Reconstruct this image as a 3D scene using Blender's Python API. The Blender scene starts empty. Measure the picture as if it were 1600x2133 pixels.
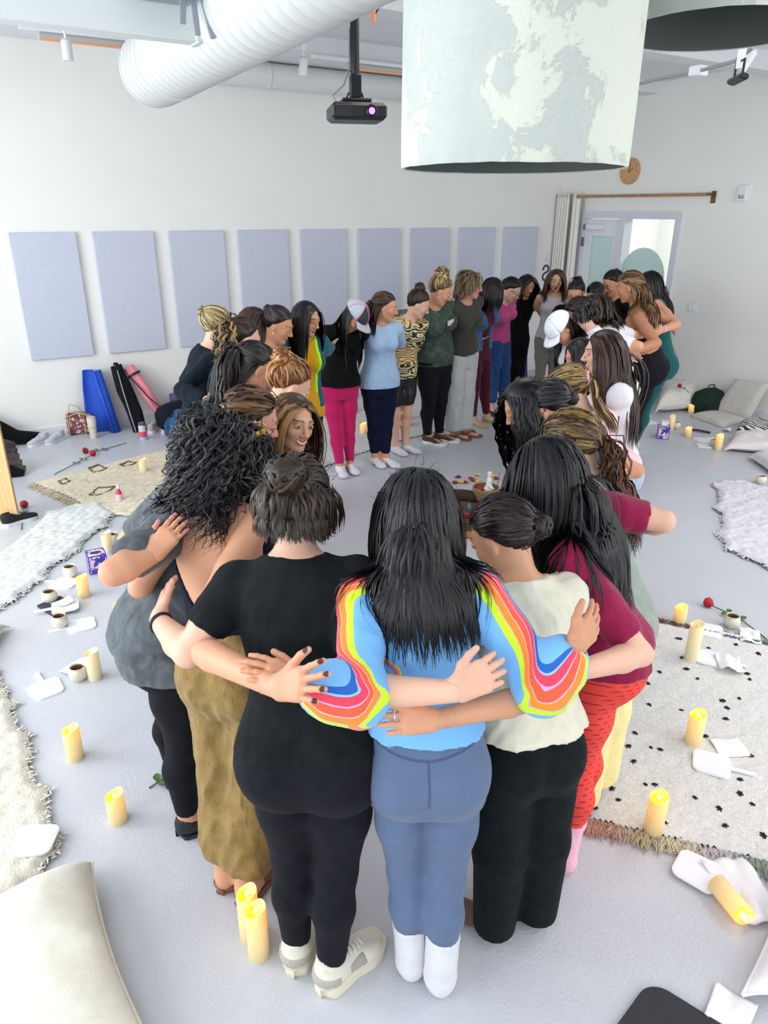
import bpy, math, random
import numpy as np
from math import sin, cos, pi, radians, atan2, sqrt
from mathutils import Matrix, Vector, Euler

# ------------------------------------------------------------------ camera, world, light, exposure
YAW, FPX, PITCH, ROLL, CAMH = 0.5489, 1502.76, 0.3948, 0.0019, 2.2257
scene = bpy.context.scene
COL = scene.collection
cam_data = bpy.data.cameras.new('camera')
cam = bpy.data.objects.new('camera', cam_data)
COL.objects.link(cam)
cam_data.sensor_fit = 'HORIZONTAL'
cam_data.sensor_width = 36.0
cam_data.lens = 36.0 * FPX / 1600.0
cam_data.clip_start = 0.02
cam.matrix_world = (Matrix.Translation((0, 0, CAMH)) @ Matrix.Rotation(-YAW, 4, 'Z')
                    @ Matrix.Rotation(pi / 2 - PITCH, 4, 'X') @ Matrix.Rotation(ROLL, 4, 'Z'))
scene.camera = cam

scene.view_settings.view_transform = 'Standard'
scene.view_settings.look = 'None'
scene.view_settings.gamma = 1.0
scene.view_settings.use_curve_mapping = False
scene.view_settings.exposure = -0.12

world = bpy.data.worlds.new('daylight')
scene.world = world
world.use_nodes = True
world.node_tree.nodes['Background'].inputs[0].default_value = (0.86, 0.93, 1.0, 1)
world.node_tree.nodes['Background'].inputs[1].default_value = 1.0


def area(name, loc, rot, sx, sy, power, color):
    L = bpy.data.lights.new(name, 'AREA')
    L.shape = 'RECTANGLE'
    L.size, L.size_y, L.energy, L.color = sx, sy, power, color
    o = bpy.data.objects.new(name, L)
    o.location, o.rotation_euler = loc, rot
    COL.objects.link(o)
    return o


# daylight entering through the windows of the left wall and of the wall behind the camera
XL, YR, XB, YA, ZC = -3.2, -3.2, 8.0, 8.226, 3.66
for yc, pw_ in ((-1.6, 40), (1.6, 100), (4.8, 200)):
    area('window_daylight', (XL + 0.12, yc, 2.0), (0, -pi / 2, 0), 2.6, 2.6, pw_, (0.93, 0.97, 1.0))
for xc, pw_ in ((-1.0, 22), (2.2, 30), (5.4, 100)):
    area('window_daylight', (xc, YR + 0.12, 2.05), (pi / 2, 0, 0), 2.6, 2.4, pw_, (0.97, 0.98, 1.0))
# fill lights added out of view under the ceiling, brightening floor, people and walls
for xc, yc, pw_ in ((-1.4, -1.5, 12), (1.6, -1.5, 16), (4.4, -1.5, 26), (6.8, -0.6, 45), (3.0, 3.6, 26), (5.3, 1.3, 52), (-1.9, 4.2, 18), (-1.9, 6.6, 24)):
    area('added_ceiling_fill', (xc, yc, ZC - 0.06), (0, 0, 0), 1.4, 1.4, pw_, (1.0, 0.98, 0.95))

# ------------------------------------------------------------------ geometry of the shot (to stand things where they are)
CA, SA = cos(YAW), sin(YAW)


def c2r(P):
    """camera-aligned ground frame (right, forward, up) -> room frame"""
    P = np.asarray(P, float)
    o = P.copy()
    o[..., 0] = P[..., 0] * CA + P[..., 1] * SA
    o[..., 1] = -P[..., 0] * SA + P[..., 1] * CA
    return o


_cr, _sr = cos(ROLL), sin(ROLL)
_fw = np.array([0, cos(PITCH), -sin(PITCH)])
_rt = np.array([1.0, 0, 0])
_dn = np.array([0, -sin(PITCH), -cos(PITCH)])
CAMM = np.array([_cr * _rt - _sr * _dn, _sr * _rt + _cr * _dn, _fw])


def ray(x, y):
    return np.array([(x - 800) / FPX, (y - 1066.5) / FPX, 1.0]) @ CAMM


def flc(x, y, z=0.0):           # pixel -> camera frame point at height z
    d = ray(x, y)
    return np.array([0, 0, CAMH]) + d * ((z - CAMH) / d[2])


def atc(x, y, cy):              # pixel -> camera frame point at forward distance cy
    d = ray(x, y)
    return np.array([0, 0, CAMH]) + d * (cy / d[1])


def fl(x, y, z=0.0):
    return c2r(flc(x, y, z))


def at(x, y, cy):
    return c2r(atc(x, y, cy))


def on_a(x, y, off=0.0):        # pixel -> point on the back wall
    d = c2r(ray(x, y))
    return np.array([0, 0, CAMH]) + d * ((YA - off) / d[1])


def on_b(x, y, off=0.0):        # pixel -> point on the right wall
    d = c2r(ray(x, y))
    return np.array([0, 0, CAMH]) + d * ((XB - off) / d[0])


def projc(P):
    q = (np.asarray(P, float) - np.array([0, 0, CAMH])) @ CAMM.T
    return np.stack([800 + FPX * q[..., 0] / q[..., 2], 1066.5 + FPX * q[..., 1] / q[..., 2]], -1)


# ------------------------------------------------------------------ materials
MATS = {}


def srgb(c):
    if isinstance(c, str):
        c = c.lstrip('#')
        c = [int(c[i:i + 2], 16) / 255 for i in (0, 2, 4)]
    return tuple((x / 12.92 if x <= 0.04045 else ((x + 0.055) / 1.055) ** 2.4) for x in c)


def new_mat(name):
    m = bpy.data.materials.new(name)
    m.use_nodes = True
    nt = m.node_tree
    b = nt.nodes['Principled BSDF']
    return m, nt, b


def mix_rgb(nt, fac, a, b, mode='MIX'):
    n = nt.nodes.new('ShaderNodeMix')
    n.data_type = 'RGBA'
    n.blend_type = mode
    for s, v in ((0, fac), (6, a), (7, b)):
        if hasattr(v, 'is_output'):
            nt.links.new(v, n.inputs[s])
        elif s == 0:
            n.inputs[0].default_value = v
        else:
            n.inputs[s].default_value = tuple(v) + (1,)
    return n.outputs[2]


def noise_node(nt, scale, detail=3, rough=0.5, stretch=None, coord='Object', dist=0):
    tc = nt.nodes.new('ShaderNodeTexCoord')
    v = tc.outputs[coord]
    if stretch:
        mp = nt.nodes.new('ShaderNodeMapping')
        mp.inputs['Scale'].default_value = stretch
        nt.links.new(v, mp.inputs[0])
        v = mp.outputs[0]
    n = nt.nodes.new('ShaderNodeTexNoise')
    n.inputs['Scale'].default_value = scale
    n.inputs['Detail'].default_value = detail
    n.inputs['Roughness'].default_value = rough
    n.inputs['Distortion'].default_value = dist
    nt.links.new(v, n.inputs['Vector'])
    return n.outputs[0]


def ramp(nt, val, stops, interp='LINEAR'):
    r = nt.nodes.new('ShaderNodeValToRGB')
    cr = r.color_ramp
    cr.interpolation = interp
    while len(cr.elements) > 1:
        cr.elements.remove(cr.elements[-1])
    cr.elements[0].position = stops[0][0]
    cr.elements[0].color = tuple(stops[0][1]) + (1,)
    for p, c in stops[1:]:
        cr.elements.new(p).color = tuple(c) + (1,)
    nt.links.new(val, r.inputs[0])
    return r.outputs[0]


def bump(nt, b, h, strength, dist=0.01):
    n = nt.nodes.new('ShaderNodeBump')
    n.inputs['Strength'].default_value = strength
    n.inputs['Distance'].default_value = dist
    nt.links.new(h, n.inputs['Height'])
    nt.links.new(n.outputs[0], b.inputs['Normal'])
    return n


def math_node(nt, op, a, b=None, clamp=False):
    n = nt.nodes.new('ShaderNodeMath')
    n.operation = op
    n.use_clamp = clamp
    for i, v in enumerate((a, b)):
        if v is None:
            continue
        if hasattr(v, 'is_output'):
            nt.links.new(v, n.inputs[i])
        else:
            n.inputs[i].default_value = v
    return n.outputs[0]


def attr(nt, name, kind='Color'):
    n = nt.nodes.new('ShaderNodeAttribute')
    n.attribute_name = name
    return n.outputs[kind]


def mat(name, color, rough=0.6, metal=0.0, var=0.0, vscale=8, bmp=0.0, bscale=200, bstretch=None, spec=0.5, sheen=0.0, coat=0.0):
    """plain surface with a little noise in colour and relief"""
    if name in MATS:
        return MATS[name]
    m, nt, b = new_mat(name)
    c = srgb(color)
    b.inputs['Base Color'].default_value = c + (1,)
    b.inputs['Roughness'].default_value = rough
    b.inputs['Metallic'].default_value = metal
    b.inputs['Specular IOR Level'].default_value = spec
    if sheen:
        b.inputs['Sheen Weight'].default_value = sheen
        b.inputs['Sheen Roughness'].default_value = 0.4
    if coat:
        b.inputs['Coat Weight'].default_value = coat
    if var:
        n = noise_node(nt, vscale, 4)
        lo = tuple(x * (1 - var) for x in c)
        hi = tuple(min(1, x * (1 + var)) for x in c)
        nt.links.new(ramp(nt, n, [(0.3, lo), (0.7, hi)]), b.inputs['Base Color'])
    if bmp:
        bump(nt, b, noise_node(nt, bscale, 2, stretch=bstretch), bmp, 0.004)
    MATS[name] = m
    return m


def cloth(name, color, var=0.10, weave=420, bmp=0.25, rough=0.85, sheen=0.15, fold=0.35, fscale=14):
    """fabric: weave relief, soft folds, slight colour unevenness"""
    if name in MATS:
        return MATS[name]
    m, nt, b = new_mat(name)
    c = srgb(color)
    lo = tuple(x * (1 - var) for x in c)
    hi = tuple(min(1, x * (1 + var) + 0.002) for x in c)
    n1 = noise_node(nt, 22, 4)
    nt.links.new(ramp(nt, n1, [(0.3, lo), (0.7, hi)]), b.inputs['Base Color'])
    b.inputs['Roughness'].default_value = rough
    dark = max(c) < .03
    b.inputs['Specular IOR Level'].default_value = 0.12 if dark else 0.25
    b.inputs['Sheen Weight'].default_value = .02 if dark else sheen
    n2 = noise_node(nt, weave, 1)
    n3 = noise_node(nt, fscale, 2, stretch=(1, 1, 0.45), dist=0.6)
    h = math_node(nt, 'ADD', math_node(nt, 'MULTIPLY', n2, 0.06 * bmp), math_node(nt, 'MULTIPLY', n3, fold))
    bump(nt, b, h, 0.7, 0.05)
    MATS[name] = m
    return m


def vcol_mat(name, rough=0.5, sss=0.0, spec=0.4, bmp=0.0, bscale=150, tint=(1, 1, 1), aniso=0.0):
    """surface whose own colour is stored per vertex"""
    if name in MATS:
        return MATS[name]
    m, nt, b = new_mat(name)
    col = attr(nt, 'Col')
    nt.links.new(col, b.inputs['Base Color'])
    b.inputs['Roughness'].default_value = rough
    b.inputs['Specular IOR Level'].default_value = spec
    if sss:
        b.inputs['Subsurface Weight'].default_value = sss
        b.inputs['Subsurface Radius'].default_value = (0.012, 0.005, 0.003)
        b.inputs['Subsurface Scale'].default_value = 1.0
    if bmp:
        bump(nt, b, noise_node(nt, bscale, 3), bmp, 0.002)
    MATS[name] = m
    return m


# ------------------------------------------------------------------ mesh building
class MB:
    """collects vertices and faces for one mesh object"""

    def __init__(s):
        s.v, s.f, s.mi = [], [], []
        s.m = 0

    def add(s, verts, faces, m=None):
        o = len(s.v)
        s.v += [tuple(map(float, v)) for v in verts]
        s.f += [tuple(i + o for i in f) for f in faces]
        s.mi += [s.m if m is None else m] * len(faces)
        return s

    def box(s, c, size, R=None, bev=0.0, m=None):
        sx, sy, sz = (x / 2 for x in size)
        if bev <= 0:
            V = [(x, y, z) for z in (-sz, sz) for y in (-sy, sy) for x in (-sx, sx)]
            Fc = [(0, 2, 3, 1), (4, 5, 7, 6), (0, 1, 5, 4), (2, 6, 7, 3), (0, 4, 6, 2), (1, 3, 7, 5)]
        else:
            b = min(bev, sx * .99, sy * .99, sz * .99)
            V = []
            for z, ins in ((-sz, b), (-sz + b, 0), (sz - b, 0), (sz, b)):
                for x, y in ((-1, -1), (1, -1), (1, 1), (-1, 1)):
                    X, Y = sx - ins, sy - ins
                    k = b * 0.6
                    for (ax, ay) in (((0, 1), (1, 0)) if x * y < 0 else ((1, 0), (0, 1))):
                        V.append((x * (X - k * ax), y * (Y - k * ay), z))
            # order each ring by angle
            W = []
            for r in range(4):
                ring = V[r * 8:r * 8 + 8]
                ring.sort(key=lambda p: atan2(p[1] / sy, p[0] / sx))
                W += ring
            V = W
            Fc = [tuple(range(7, -1, -1)), tuple(range(24, 32))]
            for r in range(3):
                for k in range(8):
                    a, d = r * 8 + k, r * 8 + (k + 1) % 8
                    Fc.append((a, d, d + 8, a + 8))
        V = np.array(V)
        if R is not None:
            V = V @ np.array(R).T
        V = V + np.array(c)
        return s.add(V, Fc, m)

    def lathe(s, prof, c=(0, 0, 0), n=20, R=None, m=None, cap=True):
        V, Fc = [], []
        for r, z in prof:
            for k in range(n):
                t = 2 * pi * k / n
                V.append((r * cos(t), r * sin(t), z))
        for i in range(len(prof) - 1):
            for k in range(n):
                a, b = i * n + k, i * n + (k + 1) % n
                Fc.append((a, b, b + n, a + n))
        if cap:
            Fc.append(tuple(range(n - 1, -1, -1)))
            o = (len(prof) - 1) * n
            Fc.append(tuple(range(o, o + n)))
        V = np.array(V)
        if R is not None:
            V = V @ np.array(R).T
        return s.add(V + np.array(c), Fc, m)

    def tube(s, pts, rad, n=8, m=None, flat=None):
        pts = np.array(pts, float)
        rad = np.broadcast_to(np.array(rad, float), (len(pts),))
        T = np.gradient(pts, axis=0)
        T /= np.linalg.norm(T, axis=1)[:, None] + 1e-12
        ref = np.array([0, 0, 1.0]) if abs(T[0, 2]) < 0.9 else np.array([1.0, 0, 0])
        V, Fc = [], []
        N = np.cross(T[0], ref)
        for i in range(len(pts)):
            N = N - T[i] * (N @ T[i])
            N /= np.linalg.norm(N) + 1e-12
            B = np.cross(T[i], N)
            for k in range(n):
                t = 2 * pi * k / n
                V.append(pts[i] + rad[i] * (cos(t) * N + sin(t) * B * (flat or 1)))
        for i in range(len(pts) - 1):
            for k in range(n):
                a, b = i * n + k, i * n + (k + 1) % n
                Fc.append((a, b, b + n, a + n))
        Fc.append(tuple(range(n - 1, -1, -1)))
        o = (len(pts) - 1) * n
        Fc.append(tuple(range(o, o + n)))
        return s.add(V, Fc, m)

    def prism(s, poly, z0, z1, R=None, c=(0, 0, 0), m=None):
        """extrude a 2-D outline (x, y) between z0 and z1"""
        n = len(poly)
        V = [(x, y, z0) for x, y in poly] + [(x, y, z1) for x, y in poly]
        Fc = [tuple(range(n - 1, -1, -1)), tuple(range(n, 2 * n))]
        Fc += [(k, (k + 1) % n, n + (k + 1) % n, n + k) for k in range(n)]
        V = np.array(V)
        if R is not None:
            V = V @ np.array(R).T
        return s.add(V + np.array(c), Fc, m)

    def build(s, name, mats, parent=None, smooth=False, loc=None, rotz=0, angle=40):
        me = bpy.data.meshes.new(name)
        off = np.array(loc) if (loc is not None and parent is None) else None
        me.from_pydata(s.v, [], s.f)
        if not isinstance(mats, (list, tuple)):
            mats = [mats]
        for x in mats:
            me.materials.append(x)
        if len(mats) > 1:
            me.polygons.foreach_set('material_index', s.mi)
        if smooth:
            me.polygons.foreach_set('use_smooth', [True] * len(me.polygons))
            if angle:
                me.set_sharp_from_angle(angle=radians(angle))
        me.update()
        o = bpy.data.objects.new(name, me)
        COL.objects.link(o)
        if parent:
            o.parent = parent
        if loc is not None:
            o.location = loc
        o.rotation_euler = (0, 0, rotz)
        return o


def np_obj(name, V, Q, material, parent=None, smooth=True, attrs=None):
    """object from numpy arrays of vertices and quads (or triangles)"""
    me = bpy.data.meshes.new(name)
    V = np.asarray(V, np.float32)
    Q = np.asarray(Q, np.int32)
    me.vertices.add(len(V))
    me.vertices.foreach_set('co', V.ravel())
    k = Q.shape[1]
    me.loops.add(Q.size)
    me.loops.foreach_set('vertex_index', Q.ravel())
    me.polygons.add(len(Q))
    me.polygons.foreach_set('loop_start', np.arange(0, Q.size, k, dtype=np.int32))
    me.polygons.foreach_set('loop_total', np.full(len(Q), k, np.int32))
    me.polygons.foreach_set('use_smooth', np.full(len(Q), smooth))
    for nm, A in (attrs or {}).items():
        A = np.asarray(A, np.float32)
        if A.ndim == 2:
            a = me.attributes.new(nm, 'FLOAT_COLOR', 'POINT')
            if A.shape[1] == 3:
                A = np.concatenate([A, np.ones((len(A), 1), np.float32)], 1)
            a.data.foreach_set('color', A.ravel())
        else:
            a = me.attributes.new(nm, 'FLOAT', 'POINT')
            a.data.foreach_set('value', A)
    me.materials.append(material)
    me.update(calc_edges=True)
    me.validate()
    o = bpy.data.objects.new(name, me)
    COL.objects.link(o)
    if parent:
        o.parent = parent
    return o


def tag(o, label=None, cat=None, group=None, kind=None):
    if label:
        o['label'] = label
    if cat:
        o['category'] = cat
    if group:
        o['group'] = group
    if kind:
        o['kind'] = kind
    return o


def thing(name, label, cat, loc=(0, 0, 0), rotz=0.0, group=None):
    o = bpy.data.objects.new(name, None)
    o.empty_display_size = 0.05
    COL.objects.link(o)
    o.location = tuple(map(float, loc))
    o.rotation_euler = (0, 0, rotz)
    return tag(o, label, cat, group)


def struct(o):
    o['kind'] = 'structure'
    return o


def copy_tree(o, parent=None):
    c = o.copy()
    COL.objects.link(c)
    if parent:
        c.parent = parent
    for ch in list(o.children):
        copy_tree(ch, c)
    return c


def rotz3(a):
    return np.array([[cos(a), -sin(a), 0], [sin(a), cos(a), 0], [0, 0, 1.0]])


def rotx3(a):
    return np.array([[1.0, 0, 0], [0, cos(a), -sin(a)], [0, sin(a), cos(a)]])


def roty3(a):
    return np.array([[cos(a), 0, sin(a)], [0, 1.0, 0], [-sin(a), 0, cos(a)]])


RNG = np.random.default_rng(7)
_nw = RNG.normal(size=(9, 3))
_nw /= np.linalg.norm(_nw, axis=1)[:, None]
_np = RNG.uniform(0, 6.28, 9)


def wav(P, f, seed=0):
    """smooth pseudo noise in about -1..1"""
    P = np.asarray(P, float)
    r = 0
    for k in range(6):
        w = np.roll(_nw, seed, 0)[k] * f * (0.7 + 0.25 * k)
        r = r + np.sin(P @ w + _np[(k + seed) % 9] * (1 + seed)) / (1 + 0.35 * k)
    return r / 3.2
# ------------------------------------------------------------------ the room
def floor_mat():
    m, nt, b = new_mat('painted_concrete_floor')
    n = noise_node(nt, 1.3, 5, .6)
    nt.links.new(ramp(nt, n, [(.05, srgb('#BABDC5')), (.95, srgb('#C9CCD2'))]), b.inputs['Base Color'])
    nt.links.new(ramp(nt, noise_node(nt, 3, 3), [(.05, (.24,) * 3), (.95, (.42,) * 3)]), b.inputs['Roughness'])
    b.inputs['Specular IOR Level'].default_value = .5
    n2 = noise_node(nt, 75, 2, .5)
    n3 = noise_node(nt, 190, 1, .5)
    bump(nt, b, math_node(nt, 'ADD', n2, math_node(nt, 'MULTIPLY', n3, .5)), .45, .004)
    return m


def box_struct(name, lo, hi, m, parent=None):
    mb = MB()
    lo, hi = np.array(lo, float), np.array(hi, float)
    mb.box((lo + hi) / 2, hi - lo)
    return struct(mb.build(name, m, parent))


def boxes(name, lst, m, parent=None, bev=0.0):
    mb = MB()
    for lo, hi in lst:
        lo, hi = np.array(lo, float), np.array(hi, float)
        mb.box((lo + hi) / 2, hi - lo, bev=bev)
    return mb.build(name, m, parent)


wallm = mat('white_wall_paint', '#EAEAE7', .75, var=.015, vscale=1.5, bmp=.12, bscale=70)
ceilm = mat('white_ceiling_paint', '#E4E5E8', .8, var=.02, vscale=2)
trimm = mat('white_trim', '#E3E5EA', .5)
framem = mat('pale_grey_frame', '#D3D5DE', .45)
ductm = mat('white_duct_paint', '#D6D9D8', .45)
box_struct('floor', (XL, YR, -.1), (XB + 2.6, YA, 0), floor_mat())
box_struct('ceiling', (XL, YR, ZC), (XB, YA, ZC + .1), ceilm)
box_struct('wall_back', (XL, YA, 0), (XB + .15, YA + .15, ZC), wallm)
DY0, DY1, DZ = 6.19, 7.80, 2.20
box_struct('wall_right', (XB, YR, 0), (XB + .15, DY0, ZC), wallm)
box_struct('wall_right', (XB, DY1, 0), (XB + .15, YA, ZC), wallm)
box_struct('wall_right', (XB, DY0, DZ), (XB + .15, DY1, ZC), wallm)
# walls with windows, left and behind the camera
for nm, horizontal in (('wall_left', False), ('wall_front', True)):
    cs = (-1.0, 2.2, 5.4) if horizontal else (-1.6, 1.6, 4.8)
    a0, a1 = (XL, XB) if horizontal else (YR, YA)
    cuts = [(a0, cs[0] - 1.3), (cs[0] + 1.3, cs[1] - 1.3), (cs[1] + 1.3, cs[2] - 1.3), (cs[2] + 1.3, a1)]
    for (q0, q1) in cuts:
        lo, hi = ((q0, YR - .15, 0), (q1, YR, ZC)) if horizontal else ((XL - .15, q0, 0), (XL, q1, ZC))
        box_struct(nm, lo, hi, wallm)
    for c in cs:
        for z0, z1 in ((0, .7), (3.3, ZC)):
            lo, hi = ((c - 1.3, YR - .15, z0), (c + 1.3, YR, z1)) if horizontal else ((XL - .15, c - 1.3, z0), (XL, c + 1.3, z1))
            box_struct(nm, lo, hi, wallm)
# baseboards
box_struct('baseboard_back', (XL, YA - .014, 0), (XB - .014, YA, .095), trimm)
box_struct('baseboard_right', (XB - .014, YR, 0), (XB, DY0 - .06, .095), trimm)
# ceiling beams seen between lamp and duct
for k, (y0, h) in enumerate(((3.1, .14), (5.0, .16), (6.75, .12))):
    o = box_struct('trim_%d' % (k + 1), (1.4, y0, ZC - h), (XB, y0 + .22, ZC), ceilm)
# door wall: frame, mullion, leaf with glass, sidelight
glassm, nt_, b_ = new_mat('clear_glass')
b_.inputs['Transmission Weight'].default_value = 1.0
b_.inputs['Roughness'].default_value = 0.0
b_.inputs['IOR'].default_value = 1.02
b_.inputs['Base Color'].default_value = (.97, 1, .99, 1)
frostm, nt_, b_ = new_mat('frosted_green_glass')
b_.inputs['Base Color'].default_value = srgb('#C6DEDC') + (1,)
b_.inputs['Roughness'].default_value = .6
b_.inputs['Transmission Weight'].default_value = .55
door = thing('door_1', None, None, (XB, (DY0 + DY1) / 2, 0))
door['kind'] = 'structure'


def dbox(name, lst, m, parent=None, bev=0):
    off = np.array([XB, (DY0 + DY1) / 2, 0])
    return boxes(name, [(np.array(a) - off, np.array(b) - off) for a, b in lst], m, parent or door, bev)


YM = 7.07
dbox('frame', [((XB - .03, DY1 - .055, 0), (XB + .12, DY1 + .03, DZ - .06)), ((XB - .03, DY0 - .03, 0), (XB + .12, DY0 + .055, DZ - .06)), ((XB - .03, DY0 - .03, DZ - .06), (XB + .12, DY1 + .03, DZ + .03)), ((XB - .03, YM - .05, 0), (XB + .12, YM + .05, DZ - .06))], framem)
leaf = dbox('door_leaf', [((XB + .01, DY1 - .19, 0.01), (XB + .05, DY1 - .06, DZ - .065)), ((XB + .01, YM + .055, .01), (XB + .05, YM + .16, DZ - .065)), ((XB + .01, YM + .16, DZ - .28), (XB + .05, DY1 - .19, DZ - .065)), ((XB + .01, YM + .16, .01), (XB + .05, DY1 - .19, .30))], trimm)
dbox('door_glass', [((XB + .026, YM + .16, .30), (XB + .034, DY1 - .19, DZ - .28))], frostm, leaf)
dbox('hinge', [((XB - .035, DY1 - .065, 1.78), (XB + .0, DY1 - .045, 1.90))], mat('steel', '#8C8F96', .35, 1.0), leaf)
clo = dbox('door_closer', [((XB - .06, DY1 - .42, DZ - .20), (XB + .01, DY1 - .10, DZ - .13))], trimm, leaf, .008)
mb = MB()
mb.box((-.045, .80 - .36, 2.0 - .135 + .17), (.05, .045, .07), bev=.004)
mb.build('closer_cap', mat('steel', '#8C8F96', .35, 1.0), leaf).location = (0, .255, 0)
side = thing('window_1', None, None, (XB, (DY0 + YM) / 2, 0))
side['kind'] = 'structure'
mb = MB()
hw = (YM - .05 - DY0 - .055) / 2
mb.box((.03, 0, DZ / 2 - .02), (.006, hw * 2, DZ - .10))
mb.build('glass_pane', glassm, side)


def arch(r, z0, z1, n=28):
    return [(-r, z0)] + [(-r * cos(pi * k / n), z1 - r + r * sin(pi * k / n)) for k in range(n + 1)] + [(r, z0)]


Ryz = np.array([[0, 0, 1.0], [1, 0, 0], [0, 1, 0]])
a_out, a_in = arch(.36, .02, 1.80), arch(.185, .02, 1.37)
mb = MB()
n_ = len(a_out)
V = [(0, y, z) for y, z in a_out] + [(0, y, z) for y, z in a_in]
V += [(.002, y, z) for y, z in a_out] + [(.002, y, z) for y, z in a_in]
Fc = [(k, k + 1, n_ + k + 1, n_ + k) for k in range(n_ - 1)] + [(2 * n_ + k, 3 * n_ + k, 3 * n_ + k + 1, 2 * n_ + k + 1) for k in range(n_ - 1)]
mb.add(np.array(V) + np.array([.024, .06, 0]), Fc)
mb.build('frosted_arch', frostm, side)
mb = MB()
mb.box((.026, .10, 1.06), (.002, .21, .29))
mb.build('paper_notice', mat('notice_paper', '#D9DCEA', .8), side)
mb = MB()
for k in range(9):
    mb.box((.0245, .10 + .012 * ((k * 7) % 3 - 1), 1.16 - .022 * k), (.001, .13 - .02 * (k % 3), .004))
mb.build('notice_text', mat('notice_ink', '#8890A8', .8), side)['kind'] = 'stuff'
# hallway beyond the glass: floor, white wall, an added light to brighten it, a shelf with a printed cone
box_struct('wall_hall', (XB + 2.5, 5.0, 0), (XB + 2.6, YA + .4, 2.9), wallm)
box_struct('wall_hall', (XB + .15, YA + .3, 0), (XB + 2.6, YA + .4, 2.9), wallm)
box_struct('wall_hall', (XB + .15, 4.9, 0), (XB + 2.6, 5.0, 2.9), wallm)
box_struct('ceiling_hall', (XB + .15, 5.0, 2.9), (XB + 2.6, YA + .4, 3.0), ceilm)
area('added_hall_light', (XB + 1.4, 6.8, 2.85), (0, 0, 0), 1.2, 2.0, 62, (1, .99, .96))
# ------------------------------------------------------------------ figures: smooth distance-field bodies, meshed by surface nets
def nrm(v):
    v = np.asarray(v, float)
    return v / (np.linalg.norm(v, axis=-1, keepdims=True) + 1e-12)


def cone(a, b, ra, rb, flat=None):
    a, b = np.asarray(a, np.float32), np.asarray(b, np.float32)
    R = max(ra, rb)
    ra, rb = np.float32(ra), np.float32(rb)
    lo, hi = np.minimum(a, b) - R, np.maximum(a, b) + R
    ab = b - a
    L2 = ab @ ab + 1e-12
    if flat is not None:
        fx, fs = nrm(flat[0]).astype(np.float32), np.float32(flat[1])

    def f(P):
        q = P - a
        t = np.clip((q @ ab) / L2, 0, 1)
        q = q - t[..., None] * ab
        if flat is not None:
            q = q + ((q @ fx) * (1 / fs - 1))[..., None] * fx
        return np.sqrt((q * q).sum(-1)) - (ra + t * (rb - ra))
    return f, lo, hi


def ell(c, r, R=None):
    c, r = np.asarray(c, np.float32), np.asarray(r, np.float32)
    m = r.max()
    if R is not None:
        R = np.asarray(R, np.float32)

    def f(P):
        q = P - c
        if R is not None:
            q = q @ R
        k0 = np.sqrt(((q / r) ** 2).sum(-1))
        k1 = np.sqrt(((q / (r * r)) ** 2).sum(-1)) + 1e-9
        return k0 * (k0 - 1) / k1
    return f, c - m, c + m


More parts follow.
